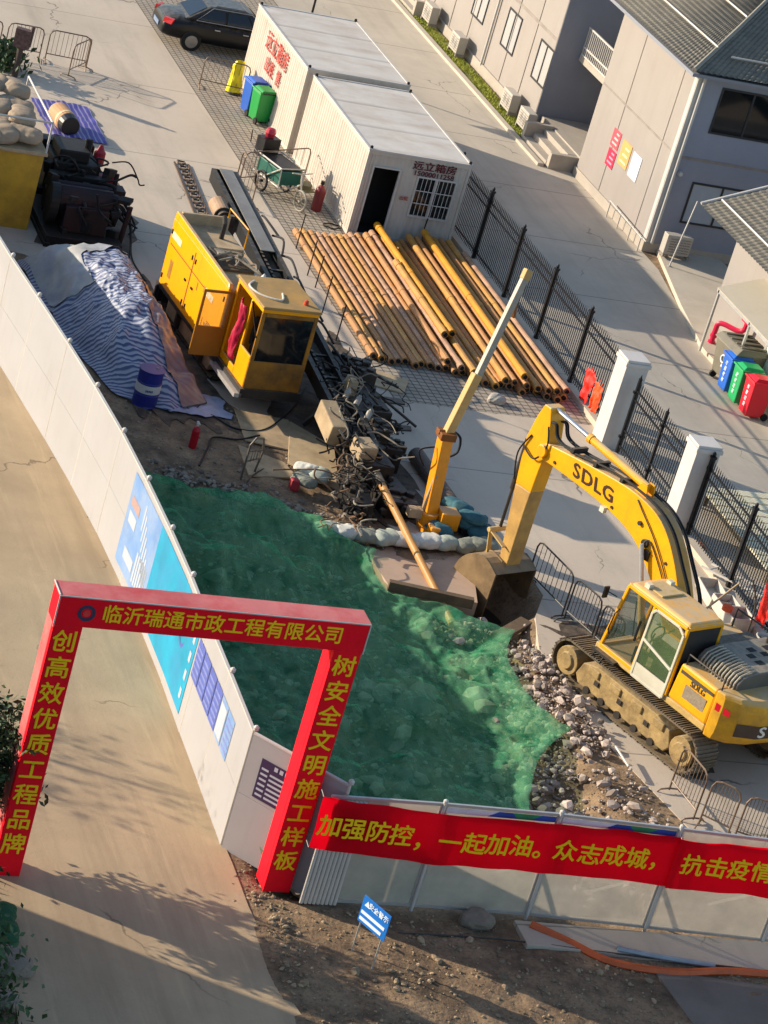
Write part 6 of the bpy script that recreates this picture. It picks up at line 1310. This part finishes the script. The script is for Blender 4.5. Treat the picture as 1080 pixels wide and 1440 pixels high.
m = MB(); m.lathe([(.2885, .36), (.2885, .56)], n=28); m.build('band', mat('drum_band', '#c9c6bc', .5, var=.08, dirt='#8f8a80', dirtamt=.4), dr_); m = MB(); m.cyl((0, 0, .86), (0, 0, .872), .27, n=24); m.cyl((.15, 0, .87), (.15, 0, .9), .035, n=8); m.build('lid', mat('drum_lid', '#8f846f', .7, var=.25, dirt='#4a4234', dirtamt=.5), dr_)
m = MB()
for k in range(5): a = -2.35+.12*k; m.obox((.291*cos(a), .291*sin(a), .44), (.012, .02, .05), a)
m.build('marking', mat('marking_blue', '#33407f', .5), dr_)
fe = thing('fire_extinguisher', 'small red fire extinguisher standing on the soil behind the green net', 'extinguisher', G(270, 629)); m = MB(); m.lathe([(.085, 0), (.09, .02), (.09, .42), (.06, .5), (.03, .53)], n=14); m.build('tank', mat('extinguisher_red', '#a81020', .35, var=.08), fe); m = MB(); m.lathe([(.03, .53), (.035, .6), (.02, .64)], n=8); m.box(-.02, -.1, .6, .02, .05, .63); m.build('valve', wht, fe)
t = thing('bent_frame', 'bent steel tube frame standing on the soil near the sandbags', 'frame', G(352, 672), .5); m = MB(); m.tube([(-.3, 0, 0), (-.28, 0, .85), (-.15, 0, 1.0), (.2, .1, .9), (.3, .1, .6), (.25, .15, .0)], .025, 7); m.tube([(-.28, 0, .45), (.28, .1, .4)], .02, 6); m.tube([(-.28, 0, .7), (.28, .1, .6)], .02, 6)
for k in range(4): m.cyl((-.15+.12*k, .03*k, .42), (-.15+.12*k, .03*k, .72), .01, n=5)
m.build('tubes', mat('frame_steel', '#6d6558', .5, metal=.3, var=.2), t); m = MB(); m.tube([(-.5, -.3, .02), (-.1, -.1, .1), (.3, .1, .05), (.6, .2, .03)], .02, 6); m.build('foot_bar', dark, t)
def cable(label, pts, r=.022, m_=rubber, name='cable'): 
    P = [G(*p) for p in pts]; o = P[0].copy(); t = MB().tube(hang([p-o for p in P], 7), r, 6).build(name, m_); t.location = o; return tag(t, label, 'cable' if name == 'cable' else name)
cable('long black cable looping over the soil past the tarpaulin', [(230, 560, .1), (262, 570, .05), (300, 585, .04), (330, 602, .04), (372, 604, .05), (410, 575, .05), (430, 545, .1)])
cable('black cable snaking across the soil to the bent frame', [(280, 655, .04), (292, 630, .04), (300, 615, .04), (335, 618, .04), (365, 612, .1)])
cable('thin black cable curling down the yard beside the engine', [(178, 290, 1.0), (184, 330, .3), (186, 365, .05), (205, 395, .03)])
cable('pair of black cables coiled near the drum', [(228, 566, .06), (240, 580, .05), (255, 566, .05), (270, 578, .04), (285, 562, .05), (262, 553, .05), (240, 560, .05)])
cable('orange-red corrugated hose lying on the soil below the mesh fence', [(746, 1300, .12), (800, 1325, .08), (850, 1350, .07), (900, 1362, .08), (960, 1368, .08), (1020, 1366, .1), (1100, 1372, .1)], .075, mat('hose_orange', '#c65a28', .5, var=.12, scale=4, dirt='#7a3a20', dirtamt=.3), 'hose')
cable('grey plastic pipe lying along the fence footing', [(868, 1334, .12), (930, 1346, .12), (1005, 1358, .12)], .05, mat('pvc_grey', '#8f979c', .5), 'pipe')
cable('thin dark rod lying on the footing edge', [(560, 1312, .05), (700, 1320, .06), (840, 1338, .08), (1080, 1366, .08)], .02, dark, 'rod')
cable('white stick lying on the rubble below the track', [(866, 1050, .2), (884, 1078, .18)], .025, wht, 'stick')
# steel road plates and boards
def plate(name, label, px, z, m_, th=.04):
    P = [G(x, y, z) for x, y in px]; o = P[0].copy(); t = MB().prism([(p.x-o.x, p.y-o.y) for p in P], -th, 0).build(name, m_, bevel=.006); t.location = o; return tag(t, label, 'plate' if 'plate' in name else 'board')
plate('steel_plate', 'dusty steel plate under the rig cab, lit in part', [(330, 575), (405, 590), (440, 640), (345, 618)], .05, tan_dust)
plate('steel_plate', 'tan steel plate in front of the rig leading to the hoses', [(408, 592), (470, 628), (478, 690), (405, 650)], .07, wood_lit)
plate('steel_plate', 'tan steel plate lying on the soil edge of the rig', [(335, 625), (400, 650), (420, 672), (350, 668)], .045, tan_dust)
plate('board', 'grey board lying on the paving below the pipe stack', [(515, 515), (575, 535), (568, 553), (500, 533)], .06, wood_lit)
plate('board', 'short dark board lying on the concrete right of the hoses', [(530, 556), (568, 561), (570, 568), (533, 564)], .05, dark)
plate('board', 'dark metal bar lying on the concrete beside the clamps', [(545, 595), (578, 599), (579, 605), (546, 603)], .05, dark)
t = tag(MB().beam(V((0, 0, 0)), G(664, 852)-G(545, 826), .16, .22).build('timber_beam', timber, bevel=.01), 'thick dark timber beam along the pit edge under the drill rod', 'timber'); t.location = G(545, 826)+V((0, 0, .06))
t = tag(MB().beam(V((0, 0, 0)), G(700, 892)-G(742, 868), .3, .1).build('timber_beam', timber, bevel=.01), 'short dark timber beneath the excavator bucket', 'timber'); t.location = G(742, 868)+V((0, 0, -.1))
# large steel casing pipe beside the rig
t = thing('casing_pipe', 'rusty dark casing pipe lying on the concrete beside the crane base', 'pipe', G(585, 640, .2)); q = G(662, 748, .2)-G(585, 640, .2); m = MB(); m.cyl((0, 0, 0), q, .2, n=20); m.cyl(q, q*1.004, .17, n=18, mi=1); m.build('tube', [mat('casing_brown', '#4d4138', .6, var=.25, scale=3, dirt='#7a6a56', dirtamt=.5), bore], t); m = MB(); m.cyl(q*.97, q*1.0, .215, n=20); m.build('collar', dark, t)
# sandbags
sand_m = [mat('sandbag_pale', '#a9b0a0', .85, var=.15, scale=4, bump=.35, bscale=9, dirt='#7a7a68', dirtamt=.5), mat('sandbag_white', '#c9c8bb', .85, var=.1, scale=4, bump=.35, bscale=9), mat('sandbag_teal', '#35616a', .8, var=.25, scale=4, bump=.4, bscale=9), mat('sandbag_grey', '#7f8274', .85, var=.15, scale=4, bump=.35, bscale=9)]
def bag_mesh(seed, L=.66, W=.46, H=.30):
    def f(s, q):
        a = 2*pi*s; x = (q-.5)*2; e = (1-abs(x)**4.5)**.5 if abs(x) < 1 else 0
        e = max(e, .015); n_ = 1+.16*fbm(x*2, a, seed)+.07*abs(x)**2*sin(a*7+seed)
        return (x*L/2, W/2*e*(abs(cos(a))**.75)*(1 if cos(a) > 0 else -1)*n_, H/2*(e**.8)*(abs(sin(a))**.8)*(1 if sin(a) > 0 else -1)*n_*(1 if sin(a) > 0 else .6)+H*.42)
    return MB().grid(f, 28, 22)
def bag(p, mi, rz, seed, label, grp, sc_=1., tilt=0.):
    o = bag_mesh(seed).build('sandbag', sand_m[mi], smooth=True); o.location = p; o.rotation_euler = (tilt, tilt*.5, rz); o.scale = (sc_, sc_, sc_); return tag(o, label, 'sandbag', grp)
B_ = [(458, 753, 0, 'leftmost sandbag of the row, touching the green net'), (487, 757, 1, 'pale sandbag second in the row above the net'), (512, 762, 3, 'grey sandbag third in the row above the net'), (540, 765, 0, 'pale green sandbag left of the drill rod'), (566, 768, 1, 'white sandbag slumped just left of the drill rod'), (598, 770, 1, 'white sandbag just right of the drill rod'), (624, 772, 0, 'sandbag below the teal heap, beside the white one'), (652, 775, 3, 'grey sandbag second from the right end of the row'), (676, 776, 3, 'sandbag at the right end of the row')]
for i, (x, y, mi, lab) in enumerate(B_): bag(G(x, y, .02), mi, R(10+rnd.uniform(-25, 25)), i*3.1, lab, 'sandbags along the rig edge', rnd.uniform(.95, 1.15))
B2 = [(622, 735, .1, 'teal sack at the crane base, lowest on the left'), (648, 742, .12, 'teal sack in the middle of the heap'), (672, 755, .05, 'teal sack at the right foot of the heap'), (640, 722, .32, 'teal sack on top of the heap by the orange box'), (660, 738, .3, 'teal sack upper right in the heap beside the black pipe mouth'), (612, 752, .05, 'teal sack against the drill rod side')]
for i, (x, y, z, lab) in enumerate(B2): bag(G(x, y, z), 2, rnd.uniform(0, 3), 40+i*2.3, lab, 'teal sacks heaped at the crane base', 1.15, .25)
B3 = [(430, 668, 1, 'pale sack on the edge of the steel plate left of the hoses'), (448, 676, 0, 'grey-green sack beside the hoses'), (425, 684, 3, 'dusty sack on the stones left of the hoses')]
for i, (x, y, mi, lab) in enumerate(B3): bag(G(x, y, .1), mi, rnd.uniform(0, 3), 70+i, lab, 'sacks beside the hydraulic hoses', .95, .15)
t = tag(MB().box(-.1, -.1, 0, .1, .1, .26).build('red_can', mat('can_red', '#a83238', .5), bevel=.03), 'small faded red can beside the sacks', 'can'); t.location = G(412, 688, .04)
# ------------------------------------------------------------------ yellow mixing tank with sacks, railing
yt = thing('mixing_tank', 'dirty yellow steel tank with white railing standing behind the hoarding', 'tank', (15.8, 66.05, 0)); o0 = V((15.8, 66.05, 0))
tank_y = mat('tank_yellow', '#c79a2c', .5, var=.12, scale=1.5, dirt='#7a5f2a', dirtamt=.6, dscale=1.2)
m = MB(); m.hexa([(0, 0, 0), (1.88, 0, 0), (1.88, 3.3, 0), (0, 3.3, 0)], [(0, -.05, 2.05), (1.88, -.05, 2.05), (1.88, 3.3, 2.05), (0, 3.3, 2.05)]); m.build('body', tank_y, yt, bevel=.02)
m = MB(); m.box(-.03, -.1, 2.05, 1.95, 3.35, 2.14); m.build('deck', tan_dust, yt, bevel=.01)
m = MB(); c_ = [(1.9, -.05), (1.9, 3.3), (0, 3.3)]
m.cyl((1.9, -.05, 2.1), (1.9, -.05, 2.95), .028, n=8); m.cyl((1.9, 3.3, 2.1), (1.9, 3.3, 2.95), .028, n=8); m.cyl((1.9, -.05, 2.95), (1.9, 3.3, 2.95), .028, n=8); m.cyl((1.9, -.05, 2.95), (0, -.05, 2.95), .028, n=8); m.cyl((0, -.05, 2.1), (0, -.05, 2.95), .028, n=8); m.build('railing', wht, yt)
sk = mat('sack_tan', '#9c8a74', .85, var=.15, scale=4, bump=.35, bscale=9, dirt='#8a7a66', dirtamt=.4); sand_m.append(sk); rs = random.Random(9)
ks = ['at the front edge', 'behind the front one', 'in the middle', 'at the back', 'towards the back rail', 'upper, at the front', 'upper, in the middle', 'upper, at the back', 'topmost', 'beside the rail', 'against the tank middle rail', 'second topmost']
for i in range(12): bag((16.25+.45*(i % 3)+rs.uniform(-.1, .1), 66.5+.62*(i//3 % 4)+rs.uniform(-.1, .1)+.2*(i > 8), 2.14+(.24 if i > 4 else 0)+(.24 if i > 8 else 0)), 4, rs.uniform(-.5, .5)+(pi/2 if i % 2 else 0), 100+i, 'tan sack piled on the yellow tank, '+ks[i], 'sacks piled on the yellow tank', 1.55, rs.uniform(-.15, .15))
# engine and pump skid
es = thing('mud_pump', 'blackened mud pump and engine skid with red parts beside the yellow tank', 'machine', (18.95, 67.2, 0)); es.scale = (1, .64, 1); soot = mat('soot_black', '#121110', .6, var=.4, scale=3, dust='#4a4238', dustamt=.3); oxr = mat('oxide_red', '#2c1416', .6, var=.3, scale=3, dirt='#121110', dirtamt=.85)
m = MB(); m.box(-1.0, -3.2, .05, 1.0, 3.4, .3)
for x in (-.95, .95): m.box(x-.08, -3.3, 0, x+.08, 3.5, .12)
m.build('skid', soot, es, bevel=.02)
m = MB(); m.box(-.6, .2, .3, .6, 2.2, 1.5); m.box(-.5, .4, 1.5, .3, 2.0, 1.8); m.box(-.75, .5, .6, -.6, 2.0, 1.2); m.box(-.7, 2.2, .3, .7, 2.9, 1.6); m.cyl((.3, 1.0, 1.5), (.3, 1.0, 2.05), .1, n=10); m.box(.6, .8, .5, .85, 1.8, 1.1); m.build('engine', soot, es, bevel=.04)
m = MB(); m.box(-.55, -2.6, .3, .6, -.4, 1.0); m.cyl((-.7, -1.9, 1.0), (.7, -1.9, 1.0), .4, n=18); m.cyl((-.7, -1.0, 1.0), (.7, -1.0, 1.0), .3, n=16); m.build('pump_body', oxr, es, bevel=.03)
m = MB(); m.cyl((-.95, -2.0, .9), (-.72, -2.0, .9), .55, n=22); m.build('flywheel', soot, es, bevel=.02); m = MB(); m.cyl((.72, -1.9, .9), (.86, -1.9, .9), .42, n=20); m.build('pulley', soot, es, bevel=.02); m = MB(); m.box(-.75, -.35, .3, .75, .1, 1.3); m.build('guard', soot, es, bevel=.02)
m = MB(); m.lathe([(.001, 0), (.16, 0), (.16, .35), (.1, .42), (.05, .55), (.001, .57)], (.75, 1.6, 1.25), 12); m.box(.6, .1, 1.1, 1.0, .7, 1.3); m.build('air_chamber', mat('pump_red', '#a02030', .45, var=.15), es)
re_ = random.Random(4)
for k in range(40):
    m = MB(); a = V((re_.uniform(-.9, 1.0), re_.uniform(-3.0, 2.6), re_.uniform(.3, 1.4))); m.obox(a, (re_.uniform(.1, .35), re_.uniform(.1, .4), re_.uniform(.1, .35)), re_.uniform(0, 3), re_.uniform(-.3, .3)); m.build('fitting', soot, es, bevel=.015)
m = MB()
for k in range(26):
    a = V((re_.uniform(-.8, 1.0), re_.uniform(-2.8, 2.4), re_.uniform(.8, 1.6))); pts = [a]
    for j in range(4): pts.append(pts[-1]+V((re_.uniform(-.3, .45), re_.uniform(-.5, .4), re_.uniform(-.45, .2))))
    m.tube(hang([V((p.x, p.y, max(.05, p.z))) for p in pts], 5), re_.uniform(.02, .05), 6)
m.tube(hang([(.7, -1.5, 1.2), (1.15, -1.9, 1.0), (1.3, -2.6, .3), (1.2, -3.4, .05)], 8), .03, 6); m.build('hose', rubber, es)
m = MB(); m.cyl((1.0, -.2, .1), (1.0, -.2, 1.5), .06, n=8); m.cyl((1.05, -2.4, .1), (1.1, -2.5, 1.2), .07, n=8); m.box(.6, -.9, .9, 1.2, -.2, 1.2); m.build('valve_stack', oxr, es)
t = thing('striped_sheet', 'purple striped sheet lying on the yard beyond the yellow tank', 'sheet', G(95, 165)); ps = mat('sheet_purple', '#4c4690', .6, var=.15, scale=2); overlay(ps, stripes(0, .16, .05, .05, dist=.05), '#a79fb4', .6); MB().grid(lambda s, q: (s*1.7-.9, q*3.0-1.9, .04+.12*abs(fbm(s*3, q*4))), 14, 18).build('sheet', ps, t, smooth=True, fix=False)
t = thing('tan_barrel', 'tan barrel with black end lying on the purple sheet', 'barrel', G(88, 165, .3)); m = MB(); m.cyl((-.06, .42, 0), (.06, -.42, 0), .3, n=20); m.build('body', mat('barrel_tan', '#b48a62', .7, var=.12, scale=2), t, bevel=.04); m = MB(); m.cyl((.06, -.42, 0), (.1, -.72, 0), .31, .27, n=20); m.build('end_cap', black, t, bevel=.03); m = MB(); m.cyl((.03, -.2, 0), (.045, -.3, 0), .31, n=20); m.cyl((-.07, .45, .05), (-.09, .55, .05), .08, n=10); m.build('hoop', mat('hoop_cream', '#c9b18b', .6), t)
t = thing('floodlight_post', 'dark post carrying a patterned square box above the yellow tank', 'lamp post', G(20, 108)); m = MB(); m.cyl((0, 0, 0), (.0, 0, 1.15), .09, n=10); m.build('post', mat('post_brown', '#3f3530', .6), t); m = MB(); m.obox((0, -.02, 1.2), (.46, .25, .55), R(-24)); m.cyl((.2, -.1, 1.0), (.22, -.1, 1.62), .06, n=8); m.build('box', mat('box_print', '#55403c', .7, var=.5, scale=14), t)

# ------------------------------------------------------------------ odds by the iron fence near the excavator
rj = random.Random(12)
for i, (px, py, sz, lab) in enumerate([(1000, 842, (.5, .9, .25), 'white plastic crate nearest the excavator boom by the fence'), (1018, 862, (.5, .6, .3), 'white open box in the middle of the pile by the fence'), (1032, 880, (.6, .5, .35), 'white box lowest in the pile by the fence')]):
    m = MB(); a, b, c = sz; m.box(-a/2, -b/2, 0, a/2, b/2, .03)
    for s in (-1, 1): m.box(s*a/2-.02, -b/2, .03, s*a/2+.02, b/2, c); m.box(-a/2+.02, s*b/2-.02, .03, a/2-.02, s*b/2+.02, c)
    o = m.build('plastic_crate', mat('crate_white', '#cbc2b4', .6, var=.12, scale=3, dirt='#8a7460', dirtamt=.5), bevel=.01); o.location = G(px, py, .02); o.rotation_euler = (.1, .05, rj.uniform(-.3, .3)); tag(o, lab, 'crate', 'white crates piled by the fence')
t = thing('folding_ladder', 'white aluminium ladder lying on the pile by the iron fence', 'ladder', G(992, 800, .15), R(-62)); m = MB()
for y in (-.2, .2): m.beam((0, y, .1), (2.4, y, .35), .05, .04)
m.build('stile', wht, t); m = MB()
for k in range(7): x = .2+.34*k; m.cyl((x, -.2, .1+.25*x/2.4), (x, .2, .1+.25*x/2.4), .018, n=6)
m.build('rung', wht, t)
t = tag(MB().cyl((0, 0, 0), G(1040, 820, .9)-G(985, 862, .2), .025, n=6).build('wooden_pole', wood_lit), 'thin wooden pole leaning over the white crates', 'pole'); t.location = G(985, 862, .2)
t = tag(MB().tube(hang([(0, 0, 0), (.1, .2, .8), (.0, .5, 1.3)]), .02, 6).build('dry_branch', bark), 'bare brown branch leaning on the railing beside the red jacket', 'branch'); t.location = G(1045, 905)
for i, (px, py, c, lab) in enumerate([(1075, 905, '#c9c4ba', 'pale round basin at the foot of the fence'), (985, 770, '#8c4a32', 'rust brown brick lying by the fence base'), (1022, 858, '#d0552a', 'orange cap on the white crates')]):
    m = MB(); m.lathe([(.001, .02), (.16, .02), (.24, .16), (.22, .17), (.15, .05), (.001, .05)] if i == 0 else [(.001, 0), (.12, 0), (.12, .1), (.001, .12)], n=14); o = m.build(['basin', 'brick', 'cap'][i], mat('odd_'+c[1:], c, .6, var=.15), bevel=.0); o.location = G(px, py, .05 if i < 2 else .4); tag(o, lab, ['basin', 'brick', 'cap'][i])
t = thing('slatted_bench', 'pale slatted bench on the lane beyond the iron fence', 'bench', (33.6, 52.6, 0), 0); m = MB()
for k in range(12): m.box(-1.6, -2.0+.34*k, .40, 1.6, -1.73+.34*k, .45)
m.build('slat', mat('slat_cream', '#d8cfb0', .6, var=.1, scale=3), t); m = MB()
for x in (-1.4, 1.4):
    for y in (-1.9, 1.9): m.box(x-.05, y-.05, 0, x+.05, y+.05, .4)
m.box(-1.45, -2, .34, -1.35, 2.1, .399); m.box(1.35, -2, .34, 1.45, 2.1, .399); m.build('leg', timber, t)
# parked bikes glimpsed through the rails
t = thing('parked_scooter', 'dark scooter half seen through the iron fence beside the red jacket', 'scooter', (32.3, 48.6, 0), R(80)); m = MB()
for x in (-.6, .6): m.tube([(x+.22*cos(a), 0, .25+.22*sin(a)) for a in [2*pi*k/16 for k in range(16)]], .05, 6, closed=True)
m.build('wheel', rubber, t); m = MB(); m.box(-.75, -.15, .35, .1, .15, .7); m.box(.1, -.15, .2, .5, .15, .3); m.hexa([(.5, -.15, .3), (.65, -.15, .3), (.65, .15, .3), (.5, .15, .3)], [(.42, -.18, .95), (.5, -.18, .95), (.5, .18, .95), (.42, .18, .95)]); m.tube([(.45, -.3, 1.0), (.45, .3, 1.0)], .02, 6); m.build('body', mat('scooter_dark', '#23262d', .35), t, bevel=.03); m = MB(); m.box(-.7, -.14, .7, .05, .14, .8); m.build('seat', black, t, bevel=.03)

# ------------------------------------------------------------------ small blue sign
a_, b_ = G(492, 1338), G(524, 1366); d_ = b_-a_
sg = thing('ground_sign', 'small blue notice sign on two thin legs stuck in the soil', 'sign', a_, atan2(d_.y, d_.x)); L = d_.length; hb, ht = .62, 1.12; blue = mat('sign_blue', '#1c6fc4', .45, var=.06)
for x in (.03, L-.03): m = MB(); m.cyl((x, 0, -.05), (x, 0, hb+.1), .014, n=6); m.build('leg', galv, sg)
m = MB(); m.box(-.04, -.02, hb, L+.04, -.006, ht); pn = m.build('panel', blue, sg, bevel=.004)
m = MB(); m.box(-.01, -.026, hb+.05, L-.06, -.021, hb+.11); m.box(-.01, -.026, hb+.17, L-.02, -.021, hb+.23); m.build('text_line', mat('sign_white', '#d5e2ee', .5, var=.1), pn)
lettering('安全警示', .12, mat('sign_white', '#d5e2ee'), frame_T((L*.62, -.024, ht-.12), (1, 0, 0), (0, 0, 1)), pn, bold=.02)
m = MB(); m.prism([(.02, ht-.17), (.14, ht-.17), (.08, ht-.06)], -.026, -.021, 'y'); m.build('warning_mark', mat('sign_white', '#d5e2ee'), pn)
# boulders and bags on the road verge
for i, (px, py, r, lab) in enumerate([(8, 1345, .2, 'grey boulder at the left road edge, upper one'), (18, 1368, .26, 'pale boulder at the left road edge beside the green sack'), (2, 1415, .22, 'boulder at the bottom left corner of the road edge'), (668, 1300, .26, 'grey boulder lying in the shade under the mesh fence')]):
    mb = MB(); boulder(mb, r, 30.+i*7); o = mb.build('boulder', mat('boulder_grey', '#857a6c', .9, var=.2, scale=5, bump=.4, bscale=14, dirt='#5c5044', dirtamt=.5)); o.location = G(px, py); tag(o, lab, 'rock')
for i, (px, py, lab) in enumerate([(2, 1300, 'green net bundle at the left road edge, upper'), (6, 1325, 'green net bundle at the left road edge, lower')]):
    o = bag_mesh(60+i, .7, .4, .3).build('net_bundle', mat('net_bundle_green', '#0b4f2d', .8, var=.3, scale=6, bump=.5, bscale=12), smooth=True); o.location = G(px, py, .02); o.rotation_euler = (0, 0, 1.3); tag(o, lab, 'net bundle')

# ------------------------------------------------------------------ trees by the road and the block that throws the long shadow
def tree(label, loc, H, crown, seed, n=2600, leaf=.075):
    rt = random.Random(seed); t = thing('broadleaf_tree', label, 'tree', loc, 0, 'trees along the road edge')
    m = MB(); top = V((rt.uniform(-.2, .2), rt.uniform(-.2, .2), H*.75)); m.tube(hang([(0, 0, -.1), (top.x*.3, top.y*.3, H*.3), top]), [.13-.1*k/24 for k in range(25)], 8)
    tips = []
    for k in range(11):
        z = H*(.28+.5*k/11); a = k*2.4+rt.random(); b = V((top.x*z/H, top.y*z/H, z)); L = crown*rt.uniform(.55, 1.0); e = b+V((cos(a)*L, sin(a)*L, L*rt.uniform(.15, .6))); m.tube([b, b.lerp(e, .5)+V((0, 0, .1)), e], [.05, .035, .012], 6); tips += [e, b.lerp(e, .6), b.lerp(e, .8)+V((rt.uniform(-.3, .3), rt.uniform(-.3, .3), .2))]
    tips.append(top+V((0, 0, .3))); m.build('trunk', bark, t)
    m = MB()
    for k in range(n):
        c = rt.choice(tips); p = c+V((rt.gauss(0, 1), rt.gauss(0, 1), rt.gauss(0, .75)))*crown*.21
        nrm = V((rt.gauss(0, 1), rt.gauss(0, 1), rt.gauss(.6, .8))).normalized(); u = nrm.orthogonal().normalized(); u.rotate(MX.Rotation(rt.uniform(0, 6.28), 3, nrm)); w_ = nrm.cross(u); s = leaf*rt.uniform(.6, 1.3)
        m.add([p-u*s, p+w_*s*.45+nrm*s*.1, p+u*s, p-w_*s*.45+nrm*s*.1], [(0, 1, 2, 3)])
    m.build('crown', leaf_m, t, fix=False); return t
for i, (u, v, H, c, n) in enumerate([(11.45, 38.2, 2.8, .8, 4200), (8.4, 36.2, 4.6, 1.7, 5200), (7.2, 33.6, 5.0, 2.0, 5200), (9.0, 31.8, 3.6, 1.6, 4200), (3.0, 47.5, 5.6, 1.6, 900)]):
    tree(['leafy tree whose leaves overlap the left leg of the red arch', 'leafy tree behind the one at the arch', 'tall leafy tree at the lower left road edge', 'leafy tree below the arch on the road edge', 'leafy tree standing further left along the road'][i], (u, v, 0), H, c, 50+i, n)
bl = thing('shade_block', 'plain two-storey rendered block beyond the trees left of the road', 'building', (2.0, 36.0, 0)); m = MB(); m.box(-9, -14, 0, 2.2, 5.4, 7.6); m.build('wall', wall_m, bl)
m = MB()
for k in range(5):
    for z in (1.2, 4.6): y = -12.5+3.2*k; m.box(2.19, y, z, 2.24, y+1.4, z+1.4)
m.build('window', glass, bl); m = MB(); m.box(-9.3, -14.3, 7.6, 2.3, 5.5, 7.8); m.build('roof', tile_m, bl)
t = tag(MB().box(0, 0, 0, .01, .01, .01).build('x', soil), 'x', 'x'); bpy.data.objects.remove(t)
# weeds by the top left yard and along the road edge
wd = MB(); rw = random.Random(21)
for k in range(900):
    u, v = rw.uniform(10.6, 11.6), rw.uniform(30, 40); h = rw.uniform(.08, .3); a = rw.uniform(0, 6.28); wd.add([(u-.03*cos(a), v-.03*sin(a), .05), (u+.03*cos(a), v+.03*sin(a), .05), (u+rw.uniform(-.12, .12), v+rw.uniform(-.12, .12), .05+h)], [(0, 1, 2)])
tag(wd.build('weeds', mat('weed_green', (.06, .1, .03), .7, var=.4, island=.3), fix=False), 'dark weeds along the left edge of the dusty road', 'weeds', kind='stuff')
p0 = G(2, 95); wd = MB()
for k in range(500):
    c = V((rw.gauss(0, .35), rw.gauss(0, .35), rw.uniform(.05, .8))); s = .09; nrm = V((rw.gauss(0, 1), rw.gauss(0, 1), rw.gauss(.5, 1))).normalized(); u_ = nrm.orthogonal()*s; w_ = nrm.cross(u_); wd.add([c-u_, c+w_*.5, c+u_, c-w_*.5], [(0, 1, 2, 3)])
sh_ = thing('leafy_bush', 'small green bush at the left edge of the yard behind the sacks', 'bush', p0); wd.build('foliage', leaf_m, sh_, fix=False)
m = MB()
for k in range(5): m.tube([(0, 0, 0), (.12*cos(k*1.3), .12*sin(k*1.3), .3), (.3*cos(k*1.3), .3*sin(k*1.3), .6)], .012, 5)
m.build('stem', bark, sh_)
